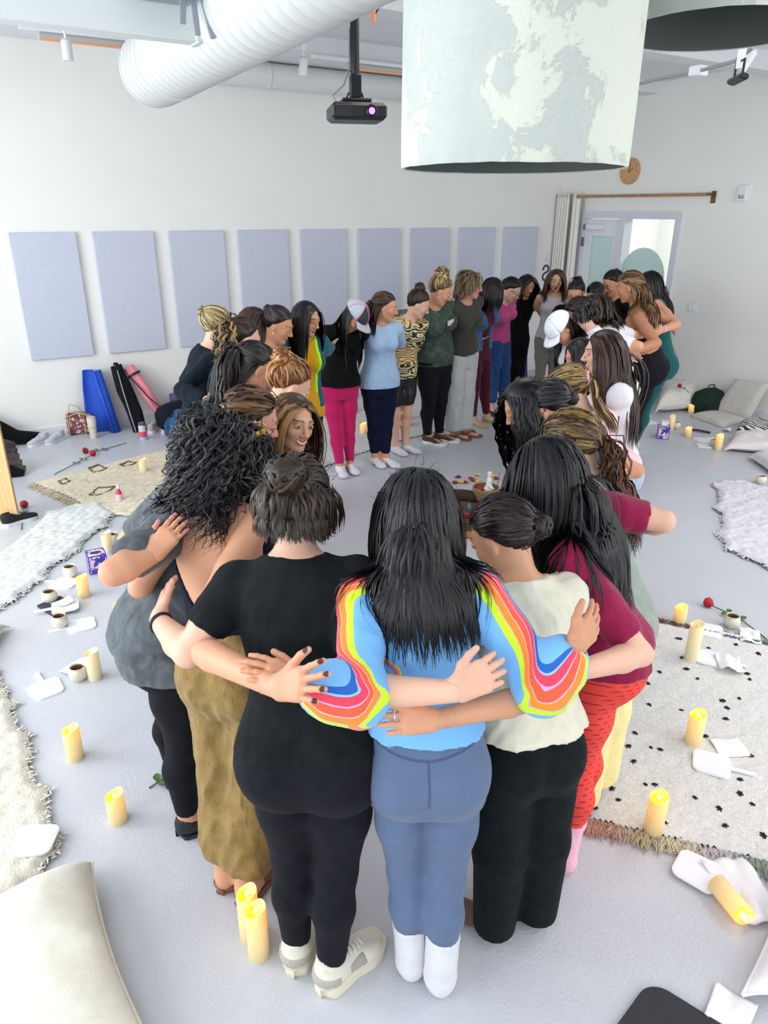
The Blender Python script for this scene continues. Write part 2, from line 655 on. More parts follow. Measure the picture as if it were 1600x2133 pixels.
class Grid:
    def __init__(s, lo, hi, v):
        s.lo, s.v = np.asarray(lo, float), v
        s.n = np.maximum(4, np.ceil((np.asarray(hi) - s.lo) / v).astype(int) + 1)
        s.ax = [(s.lo[i] + v * np.arange(s.n[i])).astype(np.float32) for i in range(3)]
        s.D = np.full(s.n, 0.5, np.float32)

    def blk(s, lo, hi, m):
        sl = []
        for i in range(3):
            a = int(max(0, math.floor((lo[i] - m - s.lo[i]) / s.v)))
            b = int(min(s.n[i], math.ceil((hi[i] + m - s.lo[i]) / s.v) + 1))
            if b <= a:
                return None, None
            sl.append(slice(a, b))
        P = np.stack(np.meshgrid(*[s.ax[i][sl[i]] for i in range(3)], indexing='ij'), -1)
        return tuple(sl), P

    def add(s, prim, k=0.02):
        f, lo, hi = prim
        sl, P = s.blk(lo, hi, k + 2.5 * s.v)
        if sl is None:
            return s
        d = f(P)
        A = s.D[sl]
        if k > 0:
            h = np.clip(0.5 + 0.5 * (A - d) / k, 0, 1)
            s.D[sl] = A * (1 - h) + d * h - k * h * (1 - h)
        else:
            s.D[sl] = np.minimum(A, d)
        return s

    def sub(s, prim, k=0.01):
        f, lo, hi = prim
        sl, P = s.blk(lo, hi, k + 2 * s.v)
        if sl is None:
            return s
        d = -f(P)
        A = s.D[sl]
        h = np.clip(0.5 - 0.5 * (A - d) / k, 0, 1)
        s.D[sl] = A * (1 - h) + d * h + k * h * (1 - h)
        return s

    def clip(s, f):
        m = s.D < 3 * s.v
        I = np.nonzero(m)
        P = np.stack([s.ax[i][I[i]] for i in range(3)], -1)
        s.D[I] = np.maximum(s.D[I], f(P))
        return s

    def mesh(s):
        D = s.D
        # keep the border outside
        for i in range(3):
            ix = [slice(None)] * 3
            for e in (0, -1):
                ix[i] = e
                D[tuple(ix)] = np.maximum(D[tuple(ix)], 1e-3)
        S = D < 0
        c = [S[i:S.shape[0] - 1 + i, j:S.shape[1] - 1 + j, k:S.shape[2] - 1 + k] for i in (0, 1) for j in (0, 1) for k in (0, 1)]
        cnt = sum(x.astype(np.int8) for x in c)
        I = np.argwhere((cnt > 0) & (cnt < 8))
        if len(I) == 0:
            return np.zeros((0, 3)), np.zeros((0, 4), int)
        idm = np.full(cnt.shape, -1, np.int32)
        idm[I[:, 0], I[:, 1], I[:, 2]] = np.arange(len(I))
        acc = np.zeros((len(I), 3))
        num = np.zeros(len(I))
        corners = [(i, j, k) for i in (0, 1) for j in (0, 1) for k in (0, 1)]
        val = {cc: D[I[:, 0] + cc[0], I[:, 1] + cc[1], I[:, 2] + cc[2]] for cc in corners}
        for a in corners:
            for x in range(3):
                if a[x] == 0:
                    b = list(a)
                    b[x] = 1
                    b = tuple(b)
                    va, vb = val[a], val[b]
                    m = (va < 0) != (vb < 0)
                    t = np.where(m, va / np.where(m, va - vb, 1), 0)
                    for y in range(3):
                        acc[:, y] += np.where(m, a[y] + (t if y == x else 0), 0)
                    num += m
        V = s.lo + s.v * (I + acc / num[:, None])
        Q = []
        for x in range(3):
            y, z = (x + 1) % 3, (x + 2) % 3
            n = list(S.shape)
            A = S.take(range(0, n[x] - 1), x)
            B = S.take(range(1, n[x]), x)
            E = np.argwhere(A != B)
            E = E[(E[:, y] > 0) & (E[:, z] > 0) & (E[:, y] < n[y] - 1) & (E[:, z] < n[z] - 1)]
            ins = A[E[:, 0], E[:, 1], E[:, 2]]
            q = []
            for dy, dz in ((-1, -1), (0, -1), (0, 0), (-1, 0)):
                F = E.copy()
                F[:, y] += dy
                F[:, z] += dz
                q.append(idm[F[:, 0], F[:, 1], F[:, 2]])
            q = np.stack(q, 1)
            q[~ins] = q[~ins][:, ::-1]
            Q.append(q)
        Q = np.concatenate(Q)
        return V, Q[(Q >= 0).all(1)]


def smooth_verts(V, Q, it=1, lam=0.5):
    e = np.concatenate([Q[:, [0, 1]], Q[:, [1, 2]], Q[:, [2, 3]], Q[:, [3, 0]]])
    for _ in range(it):
        A = np.zeros_like(V)
        n = np.zeros(len(V))
        for i, j in ((0, 1), (1, 0)):
            for x in range(3):
                A[:, x] += np.bincount(e[:, i], V[e[:, j], x], len(V))
            n += np.bincount(e[:, i], minlength=len(V))
        V = V + lam * (A / np.maximum(n, 1)[:, None] - V)
    return V


def vnormals(V, Q):
    n = np.cross(V[Q[:, 2]] - V[Q[:, 0]], V[Q[:, 3]] - V[Q[:, 1]])
    N = np.zeros_like(V)
    for k in range(4):
        for x in range(3):
            N[:, x] += np.bincount(Q[:, k], n[:, x], len(V))
    return nrm(N)


# body profile: level (share of stature) -> half width, half depth, centre offset (metres at 1.65 m)
LV = np.array([.30, .36, .44, .48, .51, .55, .60, .64, .68, .73, .78, .81, .835, .87])
PA = np.array([.150, .156, .168, .174, .175, .162, .138, .128, .130, .140, .146, .138, .080, .050])
PB = np.array([.085, .090, .102, .112, .116, .108, .094, .088, .092, .100, .098, .086, .062, .050])
PO = np.array([0, 0, -.004, -.010, -.010, -.004, .004, .004, .002, .000, -.006, -.012, -.014, -.012])


class Fig:
    """joints of one standing person in the camera-aligned ground frame"""

    def __init__(s, p):
        s.p = p
        h = s.h = p.get('h', 1.65)
        g = s.g = p.get('g', 1.0)
        k = s.k = h / 1.65
        f = radians(p.get('face', 0))
        L, sd = radians(p.get('lean', 12)), radians(p.get('side', 0))
        s.f = np.array([sin(f), cos(f), 0])
        s.r = np.array([cos(f), -sin(f), 0])
        u = np.array([0, 0, 1.0])
        B = np.array([p['x'], p['y'], 0.0])
        s.base = B

        def d(t, w=1.0):
            return nrm(s.f * sin(t) + u * cos(t) + s.r * math.tan(sd) * w)
        hipx = p.get('hipx', 0.0)
        q1 = B + s.f * (0.05 * k - 0.10 * h * sin(L) * 1.3 + p.get('hipy', 0)) + s.r * hipx + u * .505 * h
        q0 = q1 - d(0, 0) * .205 * h
        q2 = q1 + d(.5 * L, .7) * .105 * h
        q3 = q2 + d(.9 * L) * .115 * h
        q4 = q3 + d(1.15 * L) * .11 * h
        nd = nrm(d(1.15 * L) + 0.45 * nrm(s.f * sin(radians(p.get('hp', 20))) + u * cos(radians(p.get('hp', 20)))))
        q5 = q4 + nd * .06 * h
        s.pts = np.array([q0, q1, q2, q3, q4, q5])
        s.lev = np.array([.30, .505, .61, .725, .835, .895])
        T = nrm(np.gradient(s.pts, axis=0))
        tw = radians(p.get('twist', 0))
        s.X = []
        for i in range(6):
            a = tw * (0, 0, .3, .8, 1, 1)[i]
            r = s.r * cos(a) - s.f * sin(a)
            s.X.append(nrm(r - T[i] * (T[i] @ r)))
        s.X = np.array(s.X)
        s.T = T
        # head
        hf = f + radians(p.get('hy', 0))
        hp, hr = radians(p.get('hp', 20)), radians(p.get('hr', 0))
        f1 = np.array([sin(hf), cos(hf), 0])
        r1 = np.array([cos(hf), -sin(hf), 0])
        f2 = f1 * cos(hp) - u * sin(hp)
        u2 = u * cos(hp) + f1 * sin(hp)
        r3 = r1 * cos(hr) - u2 * sin(hr)
        u3 = u2 * cos(hr) + r1 * sin(hr)
        s.R = np.stack([r3, f2, u3], 1)
        s.hs = p.get('hs', 1.0) * (0.5 + 0.5 * k)
        s.C = q4 + nd * .058 * h + u3 * 0.055 * s.hs + f2 * 0.028 * s.hs
        s.nb = q4
        # shoulders, hips, legs
        sw = .098 * h * (0.72 + .28 * g)
        s.sh = {}
        for e, sg in (('L', -1), ('R', 1)):
            c = s.pts[3] + (s.pts[4] - s.pts[3]) * .68
            x = nrm(s.X[3] + s.X[4])
            y = np.cross(T[3], x)
            s.sh[e] = c + sg * x * sw + y * p.get('shf', -.004) * k + np.array([0, 0, p.get('shz', {}).get(e, 0)])
        st = p.get('st', .075) * k
        s.hip, s.knee, s.ank, s.foot, s.fdir = {}, {}, {}, {}, {}
        for e, sg in (('L', -1), ('R', 1)):
            s.hip[e] = q1 + sg * s.r * .052 * h * (0.8 + .2 * g) - u * .012 * h
            ft = p.get('foot' + e)
            hl = np.array([ft[0], ft[1], 0]) if ft is not None else B + sg * s.r * st - s.f * .06 * k
            a = f + radians(p.get('toe', 8) * sg + p.get('toe' + e, 0))
            s.fdir[e] = np.array([sin(a), cos(a), 0])
            s.foot[e] = hl
            s.ank[e] = hl + s.fdir[e] * .045 * k + u * .062 * k
            s.knee[e] = (s.hip[e] * .47 + s.ank[e] * .53) + s.f * .012 * k + s.r * sg * p.get('kn', -.004)
        s.arm = {}

    def top_px(s):
        return projc(s.C + np.array([0, 0, 0.125]) * s.hs)

    def coords(s, P):
        sh = P.shape[:-1]
        P = P.reshape(-1, 3).astype(np.float32)
        pts, XX, TT, lev = s.pts.astype(np.float32), s.X.astype(np.float32), s.T.astype(np.float32), s.lev.astype(np.float32)
        best = np.full(len(P), 1e9, np.float32)
        x = np.zeros(len(P), np.float32)
        y, z, lv = x.copy(), x.copy(), x.copy()
        seg = np.zeros(len(P), np.int32)
        tt = x.copy()
        for i in range(5):
            a, ab = pts[i], pts[i + 1] - pts[i]
            q = P - a
            t = np.clip(q @ (ab / (ab @ ab)), 0, 1)
            q -= t[:, None] * ab
            d2 = np.einsum('ij,ij->i', q, q)
            m = d2 < best
            best[m] = d2[m]
            seg[m] = i
            tt[m] = t[m]
        q = P - pts[seg] - tt[:, None] * (pts[1:] - pts[:-1])[seg]
        X = XX[seg] + tt[:, None] * (XX[1:] - XX[:-1])[seg]
        T = TT[seg] + tt[:, None] * (TT[1:] - TT[:-1])[seg]
        x = np.einsum('ij,ij->i', q, X)
        z = np.einsum('ij,ij->i', q, T)
        y = np.einsum('ij,ij->i', q, np.cross(T, X).astype(np.float32))
        lv = lev[seg] + tt * (lev[1:] - lev[:-1])[seg]
        return x.reshape(sh), y.reshape(sh), lv.reshape(sh), z.reshape(sh)

    def prof(s, lv):
        p = s.p
        w = np.interp(lv, [.44, .50, .60, .66, .74, .82, .84], [p.get('gh', s.g), p.get('gh', s.g), p.get('gw', s.g), p.get('gw', s.g), p.get('gb', s.g), .5 + .5 * s.g, .6 + .4 * s.g])
        return np.interp(lv, LV, PA) * s.k * w, np.interp(lv, LV, PB) * s.k * w, np.interp(lv, LV, PO) * s.k

    def torso(s, e=0.0, lo=.44, hi=.845, ef=None, pad=.06):
        def f(P):
            x, y, lv, z = s.coords(P)
            a, b, o = s.prof(lv)
            ee = e if ef is None else e + ef(lv, x, y)
            a, b = a + ee, b + ee
            r = np.sqrt((np.abs(x) / a) ** 2.2 + (np.abs(y - o) / b) ** 2.2 + (z / .05) ** 2)
            d = (r - 1) * np.minimum(a, b) * 0.9
            return np.maximum(d, np.maximum((lo - lv) * s.h, (lv - hi) * s.h))
        m = .20 * s.k * s.g + e + pad
        i0 = 0 if lo < .5 else 1
        return f, s.pts[i0:].min(0) - m, s.pts.max(0) + m

    def bulges(s, e=0.0, lower=True, upper=True):
        """buttocks and bust"""
        out = []
        k = s.k
        Yp = np.cross(s.T[1], s.X[1])
        if lower:
            gh = s.p.get('gh', s.g)
            for sg in (-1, 1):
                c = s.pts[1] - np.array([0, 0, 1.0]) * .012 * s.h + sg * s.r * .070 * k * gh - s.f * .058 * k * gh
                out.append((ell(c, np.array([.088, .082, .098]) * k * gh + e), .035))
        if upper:
            gb = s.p.get('gb', s.g) * s.p.get('bust', 1.0)
            Y = np.cross(s.T[3], s.X[3])
            for sg in (-1, 1):
                c = s.pts[3] + s.T[3] * .012 * s.h + sg * s.X[3] * .070 * k * gb + Y * .078 * k * gb
                out.append((ell(c, np.array([.064, .056, .062]) * k * gb + e), .035))
        return out

    def leg(s, e, extra=0.0, shorten=False):
        k, g = s.k, s.p.get('gl', s.g)
        H, K, A = s.hip[e], s.knee[e], s.ank[e]
        back = -s.f
        mid = (H + K) / 2
        cf = K * .68 + A * .32 + back * .018 * k
        E = extra
        return [(cone(H, mid, .092 * k * g + E, .076 * k * g + E), .02), (cone(mid, K, .078 * k * g + E, .054 * k * (.4 + .6 * g) + E), .03),
                (cone(K, cf, .052 * k * (.4 + .6 * g) + E, .054 * k * (.4 + .6 * g) + E), .03), (cone(cf, A, .053 * k * (.4 + .6 * g) + E, .036 * k + E), .03)]

    def foot_prims(s, e, E=0.0, R=None):
        k = s.k
        h, d = s.foot[e], s.fdir[e]
        sd = np.array([d[1], -d[0], 0])
        u = np.array([0, 0, 1.0])
        Rm = np.stack([sd, d, u], 1)

        def w(x, y, z):
            return h + (sd * x + d * y + u * z) * k
        return [(ell(w(0, .036, .036), np.array([.032, .040, .038]) * k + E, Rm), .02), (cone(w(0, .045, .062), w(0, .04, .13), .034 * k + E, .034 * k + E), .02),
                (cone(w(0, .05, .046), w(.002, .15, .026), .036 * k + E, .030 * k + E), .03),
                (ell(w(.002, .178, .022), np.array([.043, .058, .022]) * k + E, Rm), .03)]

    def set_arm(s, e, el, wr, hd=None, hn=None):
        s.arm[e] = dict(el=np.asarray(el, float), wr=np.asarray(wr, float), hd=hd, hn=hn)

    def ik(s, e, target, pole, hn=None):
        """elbow from a wrist target and a bend direction"""
        S = s.sh[e]
        l1, l2 = .172 * s.h, .150 * s.h
        t = np.asarray(target, float) - S
        D = np.linalg.norm(t)
        D2 = min(D, (l1 + l2) * .985)
        D2 = max(D2, abs(l1 - l2) + .05)
        tn = t / D
        W = S + tn * D2
        a = (l1 * l1 - l2 * l2 + D2 * D2) / (2 * D2)
        hh = sqrt(max(0, l1 * l1 - a * a))
        pl = np.asarray(pole, float)
        pl = nrm(pl - tn * (pl @ tn))
        E = S + tn * a + pl * hh
        s.set_arm(e, E, W, hd=nrm(W - E), hn=hn)

    def arm_prims(s, e, E=0.0, upto=2.0, start=0.0):
        A = s.arm[e]
        k, g = s.k, s.p.get('ga', s.g)
        S, El, W = s.sh[e], A['el'], A['wr']
        out = []
        m1 = S + (El - S) * .45
        out.append((cone(S, m1, .047 * k * g + E, .044 * k * g + E), .035))
        out.append((cone(m1, El, .045 * k * g + E, .036 * k * (.5 + .5 * g) + E), .015))
        if upto > 1:
            m2 = El + (W - El) * .3
            out.append((cone(El, m2, .036 * k * (.5 + .5 * g) + E, .039 * k * (.4 + .6 * g) + E), .015))
            out.append((cone(m2, W, .039 * k * (.4 + .6 * g) + E, .0255 * k * (.7 + .3 * g) + E), .012))
        return out


def hand_prims(fig, e, mirror=1):
    """palm, four unequal bent fingers and a thumb off the side of the palm; returns prims and nail places"""
    A = fig.arm[e]
    k = fig.k * 0.98
    W, d = A['wr'], nrm(A['hd'])
    n = A['hn'] if A['hn'] is not None else -fig.f
    n = nrm(n - d * (n @ d))                      # back of the hand
    sx = np.cross(d, n)                            # right-hand: thumb side when back of hand faces n
    ts = sx * (-1 if e == 'R' else 1) * A.get('flip', 1)
    curl, spread = A.get('curl', .32), A.get('spread', .10)
    out, nails = [], []
    off = [.030, .010, -.010, -.028]
    ln = [.070, .079, .073, .056]
    rad = [.0088, .009, .0088, .0078]
    for i in range(4):
        kn = W + (d * (.088 - .006 * abs(i - 1)) + ts * off[i]) * k
        out.append((cone(W + (d * .012 + ts * off[i] * .55) * k, kn, .0165 * k, .0125 * k), .014))
        fd = nrm(d + ts * off[i] * spread / .03)
        p0 = kn
        for j, (q, c) in enumerate(((.45, .5), (.30, 1.1), (.25, 1.5))):
            dirn = fd * cos(curl * c) - n * sin(curl * c)
            p1 = p0 + dirn * ln[i] * q * k
            out.append((cone(p0, p1, (rad[i] - .0006 * j) * k, (rad[i] - .0006 * (j + 1)) * k), .004))
            if j == 2:
                nails.append((p1 - dirn * .004 * k + n * rad[i] * .7 * k, .008 * k))
            p0 = p1
    a = W + (d * .018 + ts * .018) * k
    b = a + nrm(d * .75 + ts * .75 - n * .15) * .040 * k
    c = b + nrm(d * .93 + ts * A.get('thumb', .42) - n * .10) * .032 * k
    t = c + nrm(d * .97 + ts * A.get('thumb', .42) * .6 - n * .12) * .026 * k
    out += [(cone(a, b, .015 * k, .0125 * k), .012), (cone(b, c, .0115 * k, .0100 * k), .005), (cone(c, t, .0100 * k, .0085 * k), .004)]
    nails.append((t - d * .003 * k + n * .007 * k, .009 * k))
    return out, nails


def head_prims(fig, smile=0.0):
    C, R, s = fig.C, fig.R, fig.hs

    def w(x, y, z):
        return C + R @ (np.array([x, y, z]) * s)

    def E(c, r):
        return ell(w(*c), np.array(r) * s, R)

    def K(a, b, ra, rb, **kw):
        return cone(w(*a), w(*b), ra * s, rb * s, **kw)
    add = [(E((0, -.012, .035), (.074, .094, .085)), .01), (E((0, .022, -.025), (.060, .068, .086)), .03)]
    for g in (-1, 1):
        add += [(K((g * .046, .004, -.055), (g * .012, .066, -.090), .020, .018), .022), (E((g * .037, .056, -.022 + .004 * smile), (.024, .024, .022)), .02)]
    add += [(K((-.034, .080, .031), (.034, .080, .031), .011, .011), .016)]
    subs = [(E((g * .033, .103, .011), (.019, .018, .013)), .012) for g in (-1, 1)]
    add2 = [(K((0, .088, .020), (0, .1085, -.020), .0065, .0105), .010), (E((0, .109, -.022), (.0115, .0105, .0095)), .006)]
    for g in (-1, 1):
        add2 += [(E((g * .0125, .097, -.026), (.0085, .010, .0075)), .005)]
        add2 += [(E((g * .073, -.010, -.005), (.011, .019, .031)), .006), (E((g * .070, .004, -.034), (.008, .008, .010)), .006)]
    wd = .024 + .006 * smile
    add2 += [(E((0, .083, -.0535), (wd, .0125, .0058)), .005), (E((0, .082, -.0635), (wd * .85, .0125, .0068)), .005)]
    neck = [(cone(w(0, -.022, -.045), fig.nb + fig.T[4] * -.02, .050 * s, .058 * s), .03)]
    return add, subs, add2, neck


def head_colors(fig, V, sk, hair, lips, smile=0.0):
    Q = ((V - fig.C) @ fig.R) / fig.hs
    x, y, z = Q.T
    ax = np.abs(x)
    c = np.tile(np.array(sk), (len(V), 1))
    blush = np.exp(-(((ax - .040) / .022) ** 2 + ((z + .022) / .022) ** 2)) * (y > .03) * .5
    c = c * (1 - blush[:, None] * np.array([.02, .16, .14]))
    zz = z - smile * .010 * (ax / .026) ** 2
    wd = .026 + .005 * smile
    inl = (y > .080) & (ax < wd) & (zz > -.0715) & (zz < -.0470) & (((ax / wd) ** 2 + ((zz + .0590) / .0118) ** 2) < 1)
    c[inl] = lips
    if smile > .6:
        th = inl & (ax < wd * .80) & (np.abs(zz + .0585) < .0046)
        c[th] = (.82, .80, .76)
    else:
        c[inl & (np.abs(zz + .0585) < .0013)] = np.array(lips) * .35
    zb = .0335 + .0045 * np.sin(np.clip((ax - .012) / .036, 0, 1) * 2.6)
    br = (y > .055) & (ax > .012) & (ax < .050) & (np.abs(z - zb) < .0042 * (1.15 - ax / .07))
    c[br] = np.array(hair) * .8 + np.array(sk) * .12
    return c


def eyeballs(fig, sk, open_=.5, look=(0, 0), hair=(.03, .02, .015)):
    """two eyeballs with iris, pupil, lids and lashes as fine coloured spheres"""
    n, m = 20, 14
    V, Q, C = [], [], []
    for g in (-1, 1):
        o = len(V)
        c = np.array([g * .0325, .0785, .0118])
        r = .0142
        for j in range(m + 1):
            th = pi * j / m
            for i in range(n):
                ph = 2 * pi * i / n
                d = np.array([sin(th) * cos(ph), cos(th), sin(th) * sin(ph)])   # pole towards the front
                P = c + d * r * np.array([1.12, 1, .92])
                V.append(fig.C + fig.R @ (P * fig.hs))
                ex, ez = d[0], d[2]
                op = open_ * .62 * sqrt(max(0, 1 - (ex / .92) ** 2))
                up, dn_ = op * 1.05, -op * .75
                if d[1] < .15 or ez > up + .10 or ez < dn_ - .08:
                    C.append(sk)
                elif ez > up - .04:
                    C.append(np.array(hair) * .7)
                elif ez < dn_:
                    C.append(np.array(sk) * .62)
                else:
                    rr = sqrt((ex - look[0]) ** 2 + (ez - look[1]) ** 2)
                    C.append((.012, .010, .009) if rr < .22 else (.055, .028, .014) if rr < .46 else (.66, .63, .61))
        for j in range(m):
            for i in range(n):
                a, b = o + j * n + i, o + j * n + (i + 1) % n
                Q.append((a, a + n, b + n, b))
    return np.array(V), np.array(Q), np.array(C)


SK = {k: np.array(srgb(v)) for k, v in dict(light='#D8A688', fair='#DFB199', tan='#D09A7A', mid='#C99373', brown='#B87F62', pink='#D69C8A').items()}


def finish(name, parts, material, parent, base, smooth=0, rip=0.0, ripf=14, seed=0, extra=None):
    """join (V, Q, Col) pieces, move them to the person's own frame, link as one mesh"""
    Vs, Qs, Cs = [], [], []
    o = 0
    for V, Q, C in parts:
        if len(V) == 0:
            continue
        if smooth:
            V = smooth_verts(V, Q, smooth)
        if rip:
            N = vnormals(V, Q)
            W = V * np.array([1, 1, .55])
            amp = wav(W, ripf, seed) * .55 - np.abs(wav(W, ripf * 1.7, seed + 3)) * .6
            V = V + N * (amp * rip)[:, None]
        Vs.append(V)
        Qs.append(Q + o)
        if C is not None:
            Cs.append(C)
        o += len(V)
    if not Vs:
        return None
    V, Q = np.concatenate(Vs), np.concatenate(Qs)
    at_ = {}
    if Cs:
        at_['Col'] = np.concatenate(Cs)
    if extra:
        for kx, fn in extra.items():
            a_ = fn(V)
            if kx == 'band':
                a_ = smooth_verts(np.stack([a_, a_, a_], 1), Q, 7, .6)[:, 0]
            at_[kx] = a_
    return np_obj(name, c2r(V - base), Q, material, parent, attrs=at_)


# ---- hair -----------------------------------------------------------------------------------------------
def hairline(phi):
    return np.interp(phi, [0, 35, 60, 80, 100, 120, 150, 180], [.082, .074, .050, .022, .006, -.030, -.058, -.066])


HC, HR = np.array([0, -.012, .035]), np.array([.078, .098, .089])


def strands_mesh(P, w, cols, ctr_out, taper=True):
    """V-shaped ribbons along strands P (n, m, 3)"""
    n, m, _ = P.shape
    T = nrm(np.gradient(P, axis=1))
    O = nrm(ctr_out - T * (ctr_out * T).sum(-1, keepdims=True))
    S = np.cross(T, O)
    t = np.linspace(0, 1, m)
    pr = np.minimum(1, .55 + t * 3) * (np.clip((1.0 - t) * 3.2, .12, 1) if taper else 1)
    ww = (w[:, None] * pr[None])[..., None]
    V = np.stack([P - S * ww, P + O * ww * .55, P + S * ww], 2)
    V = V.reshape(-1, 3)
    idx = np.arange(n * m * 3).reshape(n, m, 3)
    Q = np.concatenate([np.stack([idx[:, :-1, a], idx[:, :-1, a + 1], idx[:, 1:, a + 1], idx[:, 1:, a]], -1).reshape(-1, 4) for a in (0, 1)])
    C = np.repeat(cols[:, None, None, :], m, 1).repeat(3, 2).copy()
    C[:, :, 0] *= .82  # ribbon edges darker: strand shading put into the vertex colour
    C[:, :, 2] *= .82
    return V, Q, C.reshape(-1, 3)


def make_hair(fig, hd, vox):
    rng = np.random.default_rng(hd.get('seed', 1))
    style = hd['style']
    n, m = hd.get('n', 220), hd.get('m', 14)
    C, R, s = fig.C, fig.R, fig.hs
    col = np.array(srgb(hd['col']))
    hi = np.array(srgb(hd.get('hi', hd['col'])))
    vol = hd.get('vol', 0.0)

    def w(p):
        return C + (np.asarray(p) * s) @ R.T
    parts = []
    # solid under-layer following the scalp
    ex = .007 + vol * .6
    lo = (C - .16 * s) - ex
    g = Grid(lo, C + .16 * s + ex, vox)

    def capf(P):
        q = ((P - C) @ R) / s
        phi = np.degrees(np.arctan2(np.abs(q[..., 0]), q[..., 1] + .012))
        u = (q - HC) / HR
        k0 = np.sqrt((u * u).sum(-1))
        return (k0 - 1) * .085 * s - ex * np.clip((q[..., 2] - hairline(phi)) / .035, .06, 1)
    g.add((capf, lo, C + .16 * s + ex), 0)

    def cutf(P):
        q = ((P - C) @ R) / s
        phi = np.degrees(np.arctan2(np.abs(q[..., 0]), q[..., 1] + .012))
        return (hairline(phi) + .002 - q[..., 2]) * s * .8
    g.clip(cutf)
    tie = np.array(hd.get('tie', (0, -.10, .06)))
    if style in ('bun', 'updo'):
        rb = hd.get('rb', .036)
        ctr = w(HC + (tie - HC) * (1 + rb * .55 / np.linalg.norm(tie - HC)))
        g.add(ell(ctr, np.array([rb, rb * .85, rb]) * s * .92, R), .012)
    V, Q = g.mesh()
    V = smooth_verts(V, Q, 1)
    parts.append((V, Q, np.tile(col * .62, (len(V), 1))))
    # roots
    U = nrm(rng.normal(size=(n * 6, 3)))
    Pn = HC + U * HR
    phi = np.degrees(np.arctan2(np.abs(Pn[:, 0]), Pn[:, 1] + .012))
    Pn = Pn[(Pn[:, 2] > hairline(phi) + .004) & (Pn[:, 2] < hd.get('under', 9))][:n]
    U = nrm((Pn - HC) / HR)
    n = len(Pn)
    hf = hd.get('hif', .25)
    mixv = (rng.random(n) < min(1, hf * 1.5))[:, None] * rng.uniform(.05, .85, (n, 1))
    cols = (col * (1 - mixv) + hi * mixv) * rng.uniform(.78, 1.22, (n, 1))
    layer = rng.random(n)
    wid = hd.get('w', .006) * rng.uniform(.6, 1.25, n) * s
    t = np.linspace(0, 1, m)

    def scalp_path(P0, P1, t, lift):
        """path over the scalp between two scalp-frame points"""
        A, B = (P0 - HC) / HR, (P1 - HC) / HR
        la, lb = np.linalg.norm(A, axis=-1, keepdims=True), np.linalg.norm(B, axis=-1, keepdims=True)
        D = A[:, None] * (1 - t)[None, :, None] + B[:, None] * t[None, :, None]
        D = nrm(D)
        rr = la[:, None] * (1 - t)[None, :, None] + lb[:, None] * t[None, :, None]
        return HC + D * (rr + lift[:, None, None] * np.sin(t * pi)[None, :, None]) * HR

    if style in ('bun', 'pony', 'updo', 'halfup'):
        up = np.ones(n, bool)
        if style == 'halfup':
            up = Pn[:, 2] > .03 - .25 * (Pn[:, 1] + .02)
        A = Pn[up]
        k = len(A)
        B = HC + (tie - HC) + rng.normal(0, .010, (k, 3))
        lift = .05 + .07 * layer[up] + vol * 4 * rng.random(k)
        P = scalp_path(A, B, np.linspace(0, 1, max(8, m // 2 + 2)), lift)
        if hd.get('mess', 0):
            P = P + rng.normal(0, hd['mess'], (k, 1, 3)) * np.sin(np.linspace(0, pi, P.shape[1]))[None, :, None]
        Wp = w(P)
        parts.append(strands_mesh(Wp, wid[up], cols[up], nrm(Wp - w(HC)), False))
    if style in ('bun', 'updo'):
        rb = hd.get('rb', .036) * s
        nb = hd.get('nb', 46)
        cs = []
        for i in range(nb):
            ax = nrm(rng.normal(size=3) + np.array(nrm(R @ (tie - HC))) * 1.2)
            e1 = nrm(np.cross(ax, [.3, .5, .8]))
            e2 = np.cross(ax, e1)
            a0, a1 = rng.uniform(0, 6.28), rng.uniform(2.2, 4.5)
            tt = np.linspace(a0, a0 + a1, 12)
            rr = rb * rng.uniform(.80, 1.12) * (1 + hd.get('frizz', .05) * rng.normal(0, 1, 12))
            off = ax * rb * rng.uniform(-.55, .55)
            cs.append(ctr + off + (np.cos(tt)[:, None] * e1 + np.sin(tt)[:, None] * e2) * (rr * sqrt(max(.25, 1 - .45 * (np.linalg.norm(off) / rb) ** 2)))[:, None])
        P = np.array(cs)
        mv = (rng.random(nb) < hf)[:, None] * rng.uniform(.35, 1, (nb, 1))
        cc = (col * (1 - mv) + hi * mv) * rng.uniform(.6, 1.4, (nb, 1))
        parts.append(strands_mesh(P, np.full(nb, hd.get('wb', .0075) * s), cc, nrm(P - ctr), True))

    # hanging hair
    def coll(P, e):
        x, y, lv, z = fig.coords(P)
        a, b, o = fig.prof(lv)
        ee = .016 + e
        r = np.sqrt((x / (a + ee)) ** 2 + ((y - o) / (b + ee)) ** 2 + (z / .06) ** 2)
        d = (r - 1) * np.minimum(a, b)
        for q in ('L', 'R'):
            f1, _, _ = cone(fig.nb, fig.sh[q], .05 * fig.k, .052 * fig.k * fig.g)
            d = np.minimum(d, f1(P) - .010 - e)
            if q in fig.arm:
                f1, _, _ = cone(fig.sh[q], fig.arm[q]['el'], .052 * fig.k * fig.g, .040 * fig.k)
                d = np.minimum(d, f1(P) - .010 - e)
        q = ((P - C) @ R) / s
        k0 = np.sqrt((((q - HC) / (HR + .004)) ** 2).sum(-1))
        d = np.minimum(d, (k0 - 1) * .08 * s - e)
        k0 = np.sqrt((((q - np.array([0, .022, -.03])) / np.array([.066, .074, .090])) ** 2).sum(-1))
        d = np.minimum(d, (k0 - 1) * .062 * s - e)
        return d

